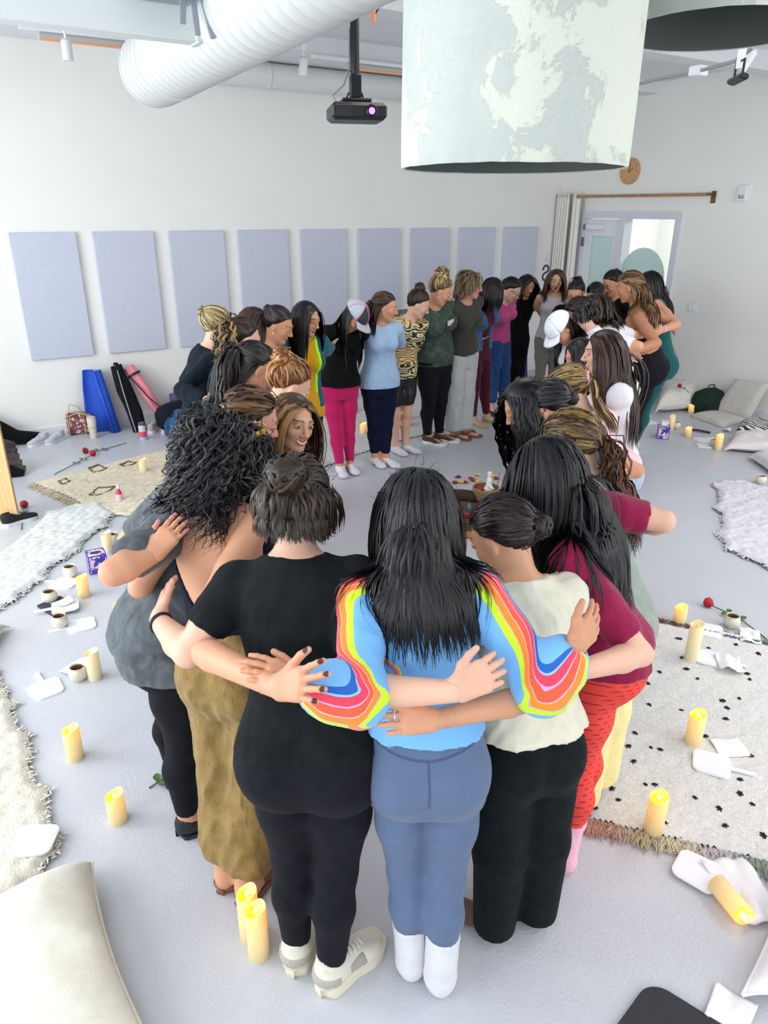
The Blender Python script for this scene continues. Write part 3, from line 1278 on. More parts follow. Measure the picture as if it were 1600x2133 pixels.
    def hang(P0, D0, L, lay, grav, m, stiff=0.0):
        k = len(P0)
        P = np.zeros((k, m, 3))
        P[:, 0] = P0
        gx = np.clip(((P0 - C) @ R)[:, 0] / s, -1, 1) * hd.get('gwide', .95) + hd.get('gshift', 0)
        rootx = np.where(((P0 - C) @ R)[:, 0] > hd.get('part', .012) * s, 1.0, -1.0)
        D = nrm(D0)
        l = L / (m - 1)
        gdir = np.array(hd.get('gdir', (0, 0, -1.0)))
        for i in range(1, m):
            ax_ = w(np.stack([gx, np.full(k, -.085), np.zeros(k)], 1)) - P[:, i - 1]
            ax_[:, 2] = 0
            low = np.clip((C[2] - .02 - P[:, i - 1, 2]) / .10, 0, 1)[:, None]
            D = nrm(D + gdir * grav * (1 + 1.6 * min(1, i * 3 / m)) + ax_ * hd.get('gather', 2.2) * low)
            p = P[:, i - 1] + D * l[:, None]
            e = lay * (.004 + .022 * hd.get('fluff', 1) * min(1, i / 4))
            for _ in range(1):
                d = coll(p, e)
                bad = d < 0
                if bad.any():
                    pb = p[bad]
                    eb = e[bad]
                    h = .004
                    G = np.stack([coll(pb + np.eye(3)[a] * h, eb) - d[bad] for a in range(3)], -1)
                    p[bad] = pb + nrm(G) * np.minimum(.03, -d[bad] + .001)[:, None]
            if hd.get('openface', True):
                q = ((p - C) @ R) / s
                fz = np.clip((.085 - q[:, 2]) / .03, 0, 1) * np.clip((q[:, 1] - .005) / .02, 0, 1) * (q[:, 2] > -.16)
                need = np.maximum(0, .070 + .012 * lay - q[:, 0] * rootx) * fz
                p = p + (R[:, 0] * s) * (rootx * np.minimum(need, .025))[:, None]
            D = nrm(p - P[:, i - 1])
            P[:, i] = P[:, i - 1] + D * l[:, None]
        return P

    def waves(P, rng, amp, fr, curl):
        k, m, _ = P.shape
        T = nrm(np.gradient(P, axis=1))
        O = nrm(P - w(HC))
        S = nrm(np.cross(T, O))
        arc = np.cumsum(np.concatenate([np.zeros((k, 1)), np.linalg.norm(np.diff(P, axis=1), axis=2)], 1), 1)
        ph = rng.uniform(0, 6.28, (k, 1)) if curl else (arc[:, :1] * 0 + np.round(rng.uniform(0, 6.28, (k, 1)) * 1.2) / 1.2)
        fq = fr * rng.uniform(.8, 1.25, (k, 1))
        up = np.clip(arc / .05, 0, 1)
        a = (amp * up)[..., None]
        Pw = P + S * a * np.sin(arc * fq + ph)[..., None]
        if curl:
            Pw = Pw + O * a * np.cos(arc * fq + ph)[..., None]
        return Pw

    if style in ('long', 'curly', 'halfup', 'short'):
        sel = np.ones(n, bool) if style != 'halfup' else ~up
        A, Ua = Pn[sel], U[sel]
        k = len(A)
        px = hd.get('part', .012)
        sx = np.where(A[:, :1] > px, 1.0, -1.0)
        back = hd.get('back', .55)
        fwd_ = np.clip((A[:, 1:2] + .055) / .09, 0, 1)
        D = np.concatenate([sx * (.10 + .80 * fwd_) + A[:, :1] * 3.0, -back * np.ones((k, 1)), -.35 - .5 * (1 - fwd_)], 1)
        D = D - Ua * (D * Ua).sum(1, keepdims=True)
        L = hd.get('len', .45) * s * (1 - hd.get('lvar', .18) * rng.random(k))
        if hd.get('even', True) and style != 'short':
            # strands end at about one level: higher roots are longer
            L = L + (A[:, 2] - .03) * .7 * s
        P = hang(w(A + Ua * .004), nrm(nrm(D) + Ua * hd.get('puff', .05)) @ R.T, L, layer[sel] + vol * 30 * rng.random(k), hd.get('grav', .32), m)
        if hd.get('wave'):
            P = waves(P, rng, hd['wave'], hd.get('wfreq', 45), style == 'curly' or hd.get('curl', False))
        parts.append(strands_mesh(P, wid[sel], cols[sel], nrm(P - w(HC) + np.array([0, 0, .02]))))
    if style in ('pony', 'halfup') and hd.get('tail', .35) > 0:
        k = hd.get('nt', max(40, n // 3))
        tn = nrm(tie - HC)
        A = np.tile(tie + tn * .010, (k, 1)) + rng.normal(0, .007, (k, 3))
        D = nrm(tn * hd.get('tout', 1.0) + rng.normal(0, hd.get('tspread', .22), (k, 3))) @ R.T
        L = hd.get('tail', .35) * s * rng.uniform(.75, 1.05, k)
        P = hang(w(A), D, L, rng.random(k) * 1.4, hd.get('tgrav', .45), m)
        if hd.get('wave'):
            P = waves(P, rng, hd['wave'], hd.get('wfreq', 45), hd.get('curl', False))
        mv = (rng.random(k) < hf)[:, None] * rng.uniform(.35, 1, (k, 1))
        cc = (col * (1 - mv) + np.array(srgb(hd.get('thi', hd.get('hi', hd['col'])))) * mv) * rng.uniform(.65, 1.35, (k, 1))
        parts.append(strands_mesh(P, np.full(k, hd.get('w', .006) * s * 1.15), cc, nrm(P - P.mean((0, 1)) + rng.normal(0, .02, (k, 1, 3)))))
    if hd.get('nape'):
        sel = (Pn[:, 2] < .055) & (Pn[:, 1] < .03)
        A, Ua = Pn[sel], U[sel]
        k = len(A)
        D = np.tile(np.array([0, -.15, -1.0]), (k, 1))
        P = hang(w(A + Ua * .012), nrm(D + Ua * .30) @ R.T, (hd['nape'] * rng.uniform(.75, 1, k) + (A[:, 2] + .06) * .55) * s, layer[sel] * 1.4, .3, m)
        P = waves(P, rng, hd.get('nwave', .004), 60, False)
        parts.append(strands_mesh(P, wid[sel] * 1.3, cols[sel], nrm(P - w(HC))))
    # loose flyaway strands around the outline
    fa = hd.get('fly', 0)
    if fa:
        A = Pn[:fa] + U[:fa] * .012
        tt = np.linspace(0, 1, 7)
        Dv = nrm(U[:fa] + rng.normal(0, .9, (len(A), 3)))
        P = A[:, None] + Dv[:, None] * (tt * .028)[None, :, None] + rng.normal(0, .5, (len(A), 1, 3)) * (tt ** 2 * .03)[None, :, None]
        P = w(P)
        parts.append(strands_mesh(P, np.full(len(A), .0007), cols[:fa], nrm(P - w(HC))))
    return parts


HAIRM = {}


def hair_mat(rough=.34):
    if rough in HAIRM:
        return HAIRM[rough]
    m, nt, b = new_mat('hair')
    nt.links.new(attr(nt, 'Col'), b.inputs['Base Color'])
    b.inputs['Roughness'].default_value = rough
    b.inputs['Specular IOR Level'].default_value = .36
    HAIRM[rough] = m
    return m


SKINM = vcol_mat('skin', rough=.48, sss=.12, spec=.35)


# ---- a whole person ----------------------------------------------------------------------------------------
def solve_place(p):
    """shift the standing point (or stature and side lean when the feet are given) until the crown projects on its pixel"""
    if 'top' not in p:
        return
    tgt = np.array(p['top'], float)
    keys = ('h', 'side') if p.get('fixfeet') else ('x', 'y')
    if p.get('fixfeet'):
        p.setdefault('h', 1.65)
        p.setdefault('side', 0)
    for _ in range(12):
        q = Fig(p).top_px()
        e = tgt - q
        if np.abs(e).max() < .3:
            break
        J = np.zeros((2, 2))
        for i, kx in enumerate(keys):
            st = (.01, .5)[i] if p.get('fixfeet') else .02
            o = p[kx]
            p[kx] = o + st
            J[:, i] = (Fig(p).top_px() - q) / st
            p[kx] = o
        dl = np.linalg.solve(J, e)
        for i, kx in enumerate(keys):
            p[kx] = p[kx] + float(np.clip(dl[i], -8 if kx == 'side' else -.4, 8 if kx == 'side' else .4))
    if p.get('fixfeet'):
        p['h'] = float(np.clip(p['h'], 1.48, 1.82))
        p['side'] = float(np.clip(p['side'], -16, 16))


def bbox_of(prims, m):
    lo = np.min([q[0][1] for q in prims], 0) - m
    hi = np.max([q[0][2] for q in prims], 0) + m
    return lo, hi


FACES = (6, 11, 12, 13, 14, 15, 16, 17, 18, 19, 20, 21, 22, 25, 29, 31, 32, 38)
HIDDEN_TOPS = (5, 6, 7, 8, 11, 23, 24, 25, 30, 32, 34, 35)
HIDDEN_LEGS = (5, 6, 7, 8, 9, 10, 11, 12, 13, 21, 23, 24, 25, 28, 29, 30, 31, 32, 33, 34, 35)


def build_person(p, fig):
    lod = p.get('lod', 1)
    vb, va, vh, vc = ((.016, .0085, .0062, .0092), (.025, .0130, .0060, .0135), (.026, .016, .0068, .0155))[lod]
    if p['id'] not in FACES:
        vh = .0085
    if p['id'] in HIDDEN_TOPS:
        vc *= 1.5
        va *= 1.3
    vh, vb = p.get('vh', vh), p.get('vb', vb)
    vleg = p.get('vleg', .022 if p['id'] in HIDDEN_LEGS else vc)
    vft = max(vleg * .62, .007)
    base = fig.base
    root = thing('person', p['label'], 'person', c2r(base), 0, 'women standing in an embrace circle')
    sk = SK[p.get('skin', 'light')]
    k = fig.k
    seed = p['id']
    # ------- body: one surface
    prims = [(fig.torso(lo=.455), 0)] + fig.bulges() + [(cone(fig.nb - fig.T[4] * .035, fig.sh[e], .046 * k, .046 * k), .03) for e in 'LR']
    for e in 'LR':
        prims += fig.leg(e) + fig.foot_prims(e)
    add, subs, add2, neck = head_prims(fig, p.get('smile', 0))
    lo, hi = bbox_of(prims + neck, .03)
    g = Grid(lo, hi, vb)
    for q, kk in prims + neck:
        g.add(q, kk)
    g.D[:, :, :] = g.D
    V, Q = g.mesh()
    bc = np.tile(sk, (len(V), 1))
    for fn in p.get('paint', ()):
        bc = fn(fig, V, bc)
    pieces = [(smooth_verts(V, Q, 1), Q, bc)]
    for e in 'LR':
        ap = fig.arm_prims(e)
        lo, hi = bbox_of(ap, .02)
        g = Grid(lo, hi, va)
        for q, kk in ap:
            g.add(q, kk)
        V, Q = g.mesh()
        pieces.append((smooth_verts(V, Q, 1), Q, np.tile(sk, (len(V), 1))))
    lo, hi = bbox_of(add + add2, .012)
    g = Grid(lo, hi, vh)
    for q, kk in add:
        g.add(q, kk)
    for q, kk in subs:
        g.sub(q, kk)
    for q, kk in add2:
        g.add(q, kk)
    for q, kk in neck:
        g.add((lambda P, f=q[0]: f(P) + .0006, q[1], q[2]), kk)
    V, Q = g.mesh()
    haircol = np.array(srgb(p['hair']['col']))
    lips = np.array(srgb(p.get('lips', '#B5655E')))
    pieces.append((V, Q, head_colors(fig, V, sk, haircol * .7, lips, p.get('smile', 0))))
    op = p.get('eyes', .5)
    pieces.append(eyeballs(fig, sk, op, p.get('look', (0, -.15))))
    for e in 'LR':
        hpz, nails = hand_prims(fig, e)
        A = fig.arm[e]
        fore = cone(A['wr'] - nrm(A['wr'] - A['el']) * .045 * k, A['wr'] + nrm(A['hd']) * .012, .0285 * k, .0235 * k)
        lo, hi = bbox_of(hpz + [(fore, 0)], .01)
        g = Grid(lo, hi, (.0040, .0074, .0090)[lod])
        g.add(fore, 0)
        for q, kk in hpz:
            g.add(q, kk)
        V, Q = g.mesh()
        cc = np.tile(sk * np.array([1, .96, .95]), (len(V), 1))
        nc = p.get('nails')
        if nc:
            for c0, r0 in nails:
                cc[((V - c0) ** 2).sum(1) < (r0 * .95) ** 2] = srgb(nc)
        for fn in p.get('paint', ()):
            cc = fn(fig, V, cc)
        pieces.append((V, Q, cc))
    finish('body', pieces, SKINM, root, base)
    # ------- hair
    hd = dict(p['hair'])
    hd.setdefault('seed', seed)
    hd.setdefault('n', (620, 300, 170)[lod])
    hd.setdefault('w', (.0052, .0075, .0095)[lod])
    if lod and p['id'] in HIDDEN_LEGS:
        hd['n'] = int(hd['n'] * .68)
        hd['w'] *= 1.2
    hd.setdefault('m', (14, 9, 8)[lod])
    
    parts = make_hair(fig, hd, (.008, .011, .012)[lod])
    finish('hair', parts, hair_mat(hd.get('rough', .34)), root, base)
    # ------- trousers
    b = p.get('bottom')
    if b:
        e = b.get('e', .005)
        wl = b.get('waist', .60)
        kind = b.get('kind', 'leggings')
        pr = [(fig.torso(e=e, lo=.43, hi=wl), 0)] + fig.bulges(e, upper=False)
        hemz = b.get('hem', .075) * k
        for s_ in 'LR':
            if kind == 'wide':
                H_, A_ = fig.hip[s_], fig.ank[s_] + np.array([0, 0, -.05 * k])
                mid = H_ * .5 + A_ * .5 - fig.f * .01
                pr += [(cone(H_, mid, .098 * k * fig.g + e, b.get('wm', .088) * k + e), .03), (cone(mid, A_, b.get('wm', .088) * k + e, b.get('wh', .10) * k), .03)]
                pr += fig.leg(s_, e + .004)
            elif kind == 'jogger':
                H_, A_, K_ = fig.hip[s_], fig.ank[s_], fig.knee[s_]
                cf = K_ * .35 + A_ * .65
                pr += [(cone(H_, K_, .100 * k * fig.g + e, .080 * k + e), .02), (cone(K_, cf, .080 * k + e, .088 * k + e), .02), (cone(cf, A_, .088 * k + e, .050 * k), .02)]
            elif kind == 'jeans':
                pr += [(q, kk) for q, kk in fig.leg(s_, e + .006)]
                pr += [(cone(fig.knee[s_], fig.ank[s_], .058 * k + e, .060 * k), .02)]
            else:
                pr += fig.leg(s_, e + (.012 if kind == 'shorts' else 0))
        lo, hi = bbox_of(pr, .03)
        g = Grid(lo, hi, vleg)
        for q, kk in pr:
            g.add(q, kk)
        g.clip(lambda P: hemz - P[..., 2])
        V, Q = g.mesh()
        o = finish(b.get('name', kind if kind in ('leggings', 'shorts', 'jeans') else 'trousers'), [(V, Q, None)], b['mat'], root, base, 3, b.get('rip', .004 if kind != 'leggings' else .0015), b.get('ripf', 13), seed, b.get('attrs') and {a: (lambda V, f=f: f(fig, V)) for a, f in b['attrs'].items()})
    # ------- top
    for t in p.get('tops', [p['top_']] if 'top_' in p else []):
        e = t.get('e', .010)
        hem, nk = t.get('hem', .52), t.get('neck', .845)
        ef = None
        if t.get('flare'):
            ef = lambda lv, x, y, fl_=t['flare']: fl_ * np.clip((.66 - lv) / .12, 0, 1)
        pr = [(fig.torso(e=e, lo=hem, hi=nk, ef=ef), 0)]
        pr += [(q, kk) for q, kk in fig.bulges(e, lower=hem < .53)]
        pr += [(cone(fig.nb - fig.T[4] * .038, fig.sh[s_], .044 * k + e, .046 * k + e), .03) for s_ in 'LR'] if t.get('shoulders', True) else []
        sl = t.get('sleeve', 'short')
        slp = []
        for s_ in 'LR':
            A = fig.arm[s_]
            S, El, W = fig.sh[s_], A['el'], A['wr']
            se = t.get('se', .010)
            if sl == 'none':
                continue
            if sl == 'long':
                q = fig.arm_prims(s_, se)
                end, dr = W + (El - W) * t.get('cuff', .06), nrm(W - El)
                # baggy lower sleeve
                if t.get('bag'):
                    m2 = El + (W - El) * .5
                    q.append((cone(El, m2, .042 * k + se + t['bag'], .038 * k + se + t['bag'] * 1.2), .04))
            else:
                q = fig.arm_prims(s_, se, 1.0)
                fr = t.get('slen', .62)
                end, dr = S + (El - S) * fr, nrm(El - S)
                q = q[:2]
            slp.append((q, end, dr, sl))
        allp = pr + [x for q, _, _, _ in slp for x in q]
        lo, hi = bbox_of(allp, .03)
        g = Grid(lo, hi, vc)
        for q, kk in pr:
            g.add(q, kk)
        nr = t.get('neckr', .068) * k

        def trim(P, t=t, nr=nr):
            x, y, lv, z = fig.coords(P)
            d = np.maximum((hem + t.get('hemw', 0) * np.sin(x * 30) - lv) * fig.h, (lv - nk) * fig.h)
            c0 = fig.nb + fig.T[4] * t.get('nz', .030) * k + np.cross(fig.T[4], fig.X[4]) * t.get('ny', .018) * k
            d = np.maximum(d, nr - np.linalg.norm(P - c0, axis=-1))
            if 'cut' in t:
                d = np.maximum(d, t['cut'](x / k, y / k, lv) * .7)
            return d
        g.clip(trim)
        if sl == 'none' and t.get('armhole', .085):
            for s_, sg in (('L', -1), ('R', 1)):
                g.sub(ell(fig.sh[s_] + sg * fig.X[4] * .035 * k - np.array([0, 0, .01]), np.array([.07, .11, .10]) * t['armhole'] / .085 * k if 'armhole' in t else np.array([.07, .11, .10]) * k), .01)
        for q, end, dr, kind in slp:
            for (f, l0, h0), kk in q:
                g.add((lambda P, f=f, end=end, dr=dr, far=kind: np.maximum(f(P), ((P - end) @ dr)), l0, h0), min(kk, .02))
        V, Q = g.mesh()
        finish(t.get('name', 'top'), [(V, Q, None)], t['mat'], root, base, 1, t.get('rip', .005), t.get('ripf', 12), seed + 2, t.get('attrs') and {a: (lambda V, f=f: f(fig, V)) for a, f in t['attrs'].items()})
    # ------- feet
    sh = p.get('shoes')
    if sh and sh.get('show', True):
        for s_ in 'LR':
            make_shoe(fig, s_, sh, root, vft, base, seed)
    return root


def make_shoe(fig, s_, sh, root, vc, base, seed):
    k = fig.k
    kind = sh['kind']
    h, d = fig.foot[s_], fig.fdir[s_]
    sd = np.array([d[1], -d[0], 0])
    sg = -1 if s_ == 'L' else 1

    def w(x, y, z):
        return h + (sd * x + d * y) * k + np.array([0, 0, z * k])
    v = vc
    if kind in ('sock', 'anklesock'):
        top = .235 if kind == 'sock' else .085
        top = sh.get('top', top)
        pr = fig.foot_prims(s_, .004)
        if kind == 'sock':
            K_, A_ = fig.knee[s_], fig.ank[s_]
            pr += fig.leg(s_, .0055)[2:]
            pr.append((cone(A_, A_ + nrm(K_ - A_) * .15 * k, .039 * k + .004, .044 * k + .002), .02))
        lo, hi = bbox_of(pr, .02)
        g = Grid(lo, hi, v)
        for q, kk in pr:
            g.add(q, kk)
        g.clip(lambda P: np.maximum(P[..., 2] - top * k, .002 - P[..., 2]))
        V, Q = g.mesh()
        finish('sock', [(V, Q, None)], sh['mat'], root, base, 1, .0012, 40, seed)
        return
    if kind in ('sneaker', 'slipon', 'sandal', 'clog'):
        sole_t = sh.get('sole_t', .030 if kind == 'sneaker' else .016)
        up = np.array([0, 0, sole_t * .55 * k])
        pr = [((lambda P, f=q[0]: f(P - up), q[1], q[2] + .03), kk) for q, kk in fig.foot_prims(s_, .006 if kind != 'sneaker' else .010)]
        lo, hi = bbox_of(pr, .02)
        g = Grid(lo, hi, v)
        for q, kk in pr:
            g.add(q, kk)
        tp = sh.get('top', .085) * k
        g.clip(lambda P: np.maximum(P[..., 2] - tp + .35 * ((P - h) @ d - .05 * k), sole_t * .5 * k - P[..., 2]))
        if kind in ('sandal', 'clog'):
            y0, y1 = (.095, .165) if kind == 'sandal' else (-.05, .30)
            g.clip(lambda P: np.maximum(y0 * k - (P - h) @ d, (P - h) @ d - y1 * k))
        V, Q = g.mesh()
        up_ = finish('shoe', [(V, Q, None)], sh['mat'], root, base, 1)
        # sole outline
        n = 26
        V2 = []
        prof = [(0, .0), (.036, .02), (.036, .08), (.034, .12), (.046, .18), (.040, .225), (.022, .250), (0, .256)]
        ys = np.array([q[1] for q in prof])
        xs = np.array([q[0] for q in prof])
        yy = (1 - np.cos(np.linspace(0, pi, n))) / 2 * .262 - .008
        xx = np.interp(yy + .0, ys, xs) + .006
        xx[0] = .012
        xx[-1] = .012
        out = [(x, y) for x, y in zip(xx, yy)] + [(-x, y) for x, y in zip(xx[::-1], yy[::-1])]
        mb = MB()
        m_ = len(out)
        rings = []
        for z, gr in ((.001, -.003), (.006, .001), (sole_t - .004, .003), (sole_t, .001)):
            rings += [w(x + math.copysign(gr, x), y + (gr if y > .12 else -gr), z) for x, y in out]
        Fc = [tuple(range(m_)), tuple(range(4 * m_ - 1, 3 * m_ - 1, -1))]
        for r in range(3):
            Fc += [(r * m_ + i, r * m_ + m_ + i, r * m_ + m_ + (i + 1) % m_, r * m_ + (i + 1) % m_) for i in range(m_)]
        rr = c2r(np.array(rings) - base)
        mb.add(rr, Fc)
        so = mb.build('sole', sh.get('sole', sh['mat']), up_ if up_ else root, True)
        if kind == 'sneaker' and sh.get('accent'):
            # overlay panels at heel and sides: slices of a slightly larger upper
            for nm, y0, y1, z0, z1 in (('heel_panel', -.05, .045, .062, .092), ('side_panel', .085, .150, .050, .085)):
                g = Grid(lo - .01, hi + .01, v)
                for (f, l0, h0), kk in pr:
                    g.add((lambda P, f=f: f(P) - .0035, l0, h0), kk)
                g.clip(lambda P: np.maximum(np.maximum(y0 * k - (P - h) @ d, (P - h) @ d - y1 * k), np.maximum(z0 * k - P[..., 2], P[..., 2] - z1 * k)))
                V, Q = g.mesh()
                q = finish(nm, [(V, Q, None)], sh['accent'], root, base, 1)
                if q:
                    q.parent = up_
            mb = MB()
            for i in range(5):
                y = .088 + .018 * i
                z = .098 - .0085 * i + sole_t * .5
                mb.tube(c2r(np.array([w(-.026, y, z - .012), w(-.010, y + .004, z), w(.010, y + .004, z), w(.026, y, z - .012)]) - base), .003 * k, 5)
            mb.build('laces', sh.get('lace', sh['mat']), up_, True)
        return
    if kind == 'flipflop':
        make_shoe(fig, s_, dict(kind='slipon', mat=sh['mat'], sole=sh['mat'], sole_t=.018, top=.0), root, vc, base, seed)
        mb = MB()
        for g_ in (-1, 1):
            mb.tube(c2r(np.array([w(.004, .185, .045), w(g_ * .022, .15, .062), w(g_ * .042, .10, .045), w(g_ * .044, .085, .018)]) - base), .006 * k, 6)
        mb.build('strap', sh['strap'], root, True)
# ------------------------------------------------------------------ who stands where
def stripes_mat():
    """blue sweatshirt whose sleeves carry bright lengthwise stripes (attribute 'band': metres across the sleeve)"""
    m, nt, b = new_mat('striped_sweatshirt')
    base = srgb('#74B4EE')
    c = ['#1F5FB8', '#8CC0EE', '#F0405A', '#C9A6D8', '#FF5A3C', '#D8B0C0', '#FF8A1E', '#B9A8C8', '#C8F01E']
    edges = [-.052, -.039, -.035, -.018, -.0155, .003, .0055, .024, .0265, .045]
    v = math_node(nt, 'ADD', math_node(nt, 'MULTIPLY', attr(nt, 'band', 'Fac'), 5.0), 0.5)
    stops = [(0.0, base)]
    for e, col in zip(edges[:-1], c):
        stops.append((e * 5 + .5, srgb(col)))
    stops.append((edges[-1] * 5 + .5, base))
    nt.links.new(ramp(nt, v, stops, 'CONSTANT'), b.inputs['Base Color'])
    b.inputs['Roughness'].default_value = .9
    b.inputs['Sheen Weight'].default_value = .2
    n3 = noise_node(nt, 9, 2, stretch=(1, 1, .5), dist=.6)
    n2 = noise_node(nt, 400, 1)
    bump(nt, b, math_node(nt, 'ADD', math_node(nt, 'MULTIPLY', n2, .02), math_node(nt, 'MULTIPLY', n3, .3)), .6, .03)
    return m


def band_attr(fig, V):
    num, den, best = np.zeros(len(V)), np.zeros(len(V)) + 1e-9, np.full(len(V), 9.0)
    for e, sg in (('L', -1), ('R', 1)):
        A = fig.arm[e]
        P = [fig.nb + sg * fig.X[4] * .05, fig.sh[e] + sg * fig.X[4] * .005, A['el'], A['wr']]
        for i in range(3):
            a, b = P[i], P[i + 1]
            ab = b - a
            t = np.clip((V - a) @ ab / (ab @ ab), 0, 1)
            q = V - a - t[:, None] * ab
            d = np.sqrt((q * q).sum(1))
            T = nrm(ab)
            o = (np.array([0, 0, 1.0]) - fig.f * .3, sg * fig.X[4] * .7 - fig.f * .7, -fig.f + np.array([0, 0, .15]))[i]
            o = nrm(o - T * (o @ T))
            u = nrm(np.cross(T, o))
            if u @ (-fig.f, -fig.f - sg * fig.X[4] * .5, np.array([0, 0, -1.0]))[i] < 0:
                u = -u
            ang = np.arctan2(q @ u, q @ o)
            lat = ang * .062 - .012
            wgt = np.exp(-np.clip(d / .012, 0, 60)) * np.where((t <= 0) | (t >= 1), .25, 1)
            num += wgt * lat
            den += wgt
            best = np.minimum(best, d)
    out = num / den
    out = np.where(best > .115, .099, out)
    return np.clip(out, -.099, .099)


def print_mat(name, dark, light, accent, scale=17, mode='palm'):
    m, nt, b = new_mat(name)
    tc = nt.nodes.new('ShaderNodeTexCoord')
    wv = nt.nodes.new('ShaderNodeTexWave')
    wv.wave_type = 'RINGS'
    wv.inputs['Scale'].default_value = scale
    wv.inputs['Distortion'].default_value = 6
    wv.inputs['Detail'].default_value = 1.5
    vo = nt.nodes.new('ShaderNodeTexVoronoi')
    vo.inputs['Scale'].default_value = 7
    nt.links.new(tc.outputs['Object'], vo.inputs['Vector'])
    sb = nt.nodes.new('ShaderNodeVectorMath')
    sb.operation = 'SUBTRACT'
    nt.links.new(tc.outputs['Object'], sb.inputs[0])
    nt.links.new(vo.outputs['Position'], sb.inputs[1])
    nt.links.new(sb.outputs[0], wv.inputs['Vector'])
    blk = noise_node(nt, 3.5, 1)
    base = ramp(nt, blk, [(0, srgb(dark)), (.52, srgb(accent))], 'CONSTANT')
    fac = ramp(nt, wv.outputs['Fac'], [(0, (0, 0, 0)), (.5, (1, 1, 1))], 'CONSTANT')
    nt.links.new(mix_rgb(nt, fac, base, srgb(light)), b.inputs['Base Color'])
    b.inputs['Roughness'].default_value = .8
    return m


def camo_mat(name, c1, c2, c3):
    m, nt, b = new_mat(name)
    n = noise_node(nt, 16, 4, .65)
    nt.links.new(ramp(nt, n, [(.3, srgb(c1)), (.5, srgb(c2)), (.68, srgb(c3))]), b.inputs['Base Color'])
    b.inputs['Roughness'].default_value = .9
    bump(nt, b, noise_node(nt, 10, 2), .4, .03)
    return m


def scallop_mat(name, c1, c2):
    """rows of scales printed on stretch fabric"""
    m, nt, b = new_mat(name)
    tc = nt.nodes.new('ShaderNodeTexCoord')
    sp = nt.nodes.new('ShaderNodeSeparateXYZ')
    nt.links.new(tc.outputs['Object'], sp.inputs[0])
    s = 34.0
    hx = math_node(nt, 'MULTIPLY', math_node(nt, 'ADD', sp.outputs['X'], math_node(nt, 'MULTIPLY', sp.outputs['Y'], .8)), s)
    z = math_node(nt, 'MULTIPLY', sp.outputs['Z'], s * 1.5)
    row = math_node(nt, 'FLOOR', z)
    sh = math_node(nt, 'ADD', hx, math_node(nt, 'MULTIPLY', row, .5))
    u = math_node(nt, 'SUBTRACT', math_node(nt, 'FRACT', sh), .5)
    v = math_node(nt, 'FRACT', z)
    r = math_node(nt, 'ADD', math_node(nt, 'MULTIPLY', u, math_node(nt, 'MULTIPLY', u, 2.6)), v)
    nt.links.new(ramp(nt, r, [(0, srgb(c2)), (.30, srgb(c1))], 'CONSTANT'), b.inputs['Base Color'])
    b.inputs['Roughness'].default_value = .7
    return m


def seam_mat(name, color):
    m, nt, b = new_mat(name)
    c = srgb(color)
    d1 = math_node(nt, 'ABSOLUTE', attr(nt, 'yoke', 'Fac'))
    d2 = math_node(nt, 'ABSOLUTE', attr(nt, 'mid', 'Fac'))
    d = math_node(nt, 'MINIMUM', d1, d2)
    ln = ramp(nt, math_node(nt, 'MULTIPLY', d, 100.0), [(0, (0, 0, 0)), (.22, (.1,) * 3), (.42, (1, 1, 1))])
    n1 = noise_node(nt, 22, 4)
    cc = ramp(nt, n1, [(.3, tuple(x * .95 for x in c)), (.7, tuple(x * 1.05 for x in c))])
    nt.links.new(mix_rgb(nt, ln, tuple(x * .62 for x in c), cc), b.inputs['Base Color'])
    b.inputs['Roughness'].default_value = .8
    b.inputs['Specular IOR Level'].default_value = .25
    b.inputs['Sheen Weight'].default_value = .15
    bump(nt, b, math_node(nt, 'ADD', math_node(nt, 'MULTIPLY', ln, .15), math_node(nt, 'MULTIPLY', noise_node(nt, 420, 1), .02)), .7, .02)
    return m


def yoke_attr(fig, V):
    x, y, lv, z = fig.coords(V)
    return np.where(y < .02, np.clip((lv - (.552 + .22 * np.abs(x) ** 1.3)) * fig.h, -.2, .2), .2)


def mid_attr(fig, V):
    x, y, lv, z = fig.coords(V)
    return np.where((lv < .556) & (lv > .475) & (y < .02), x, .2)


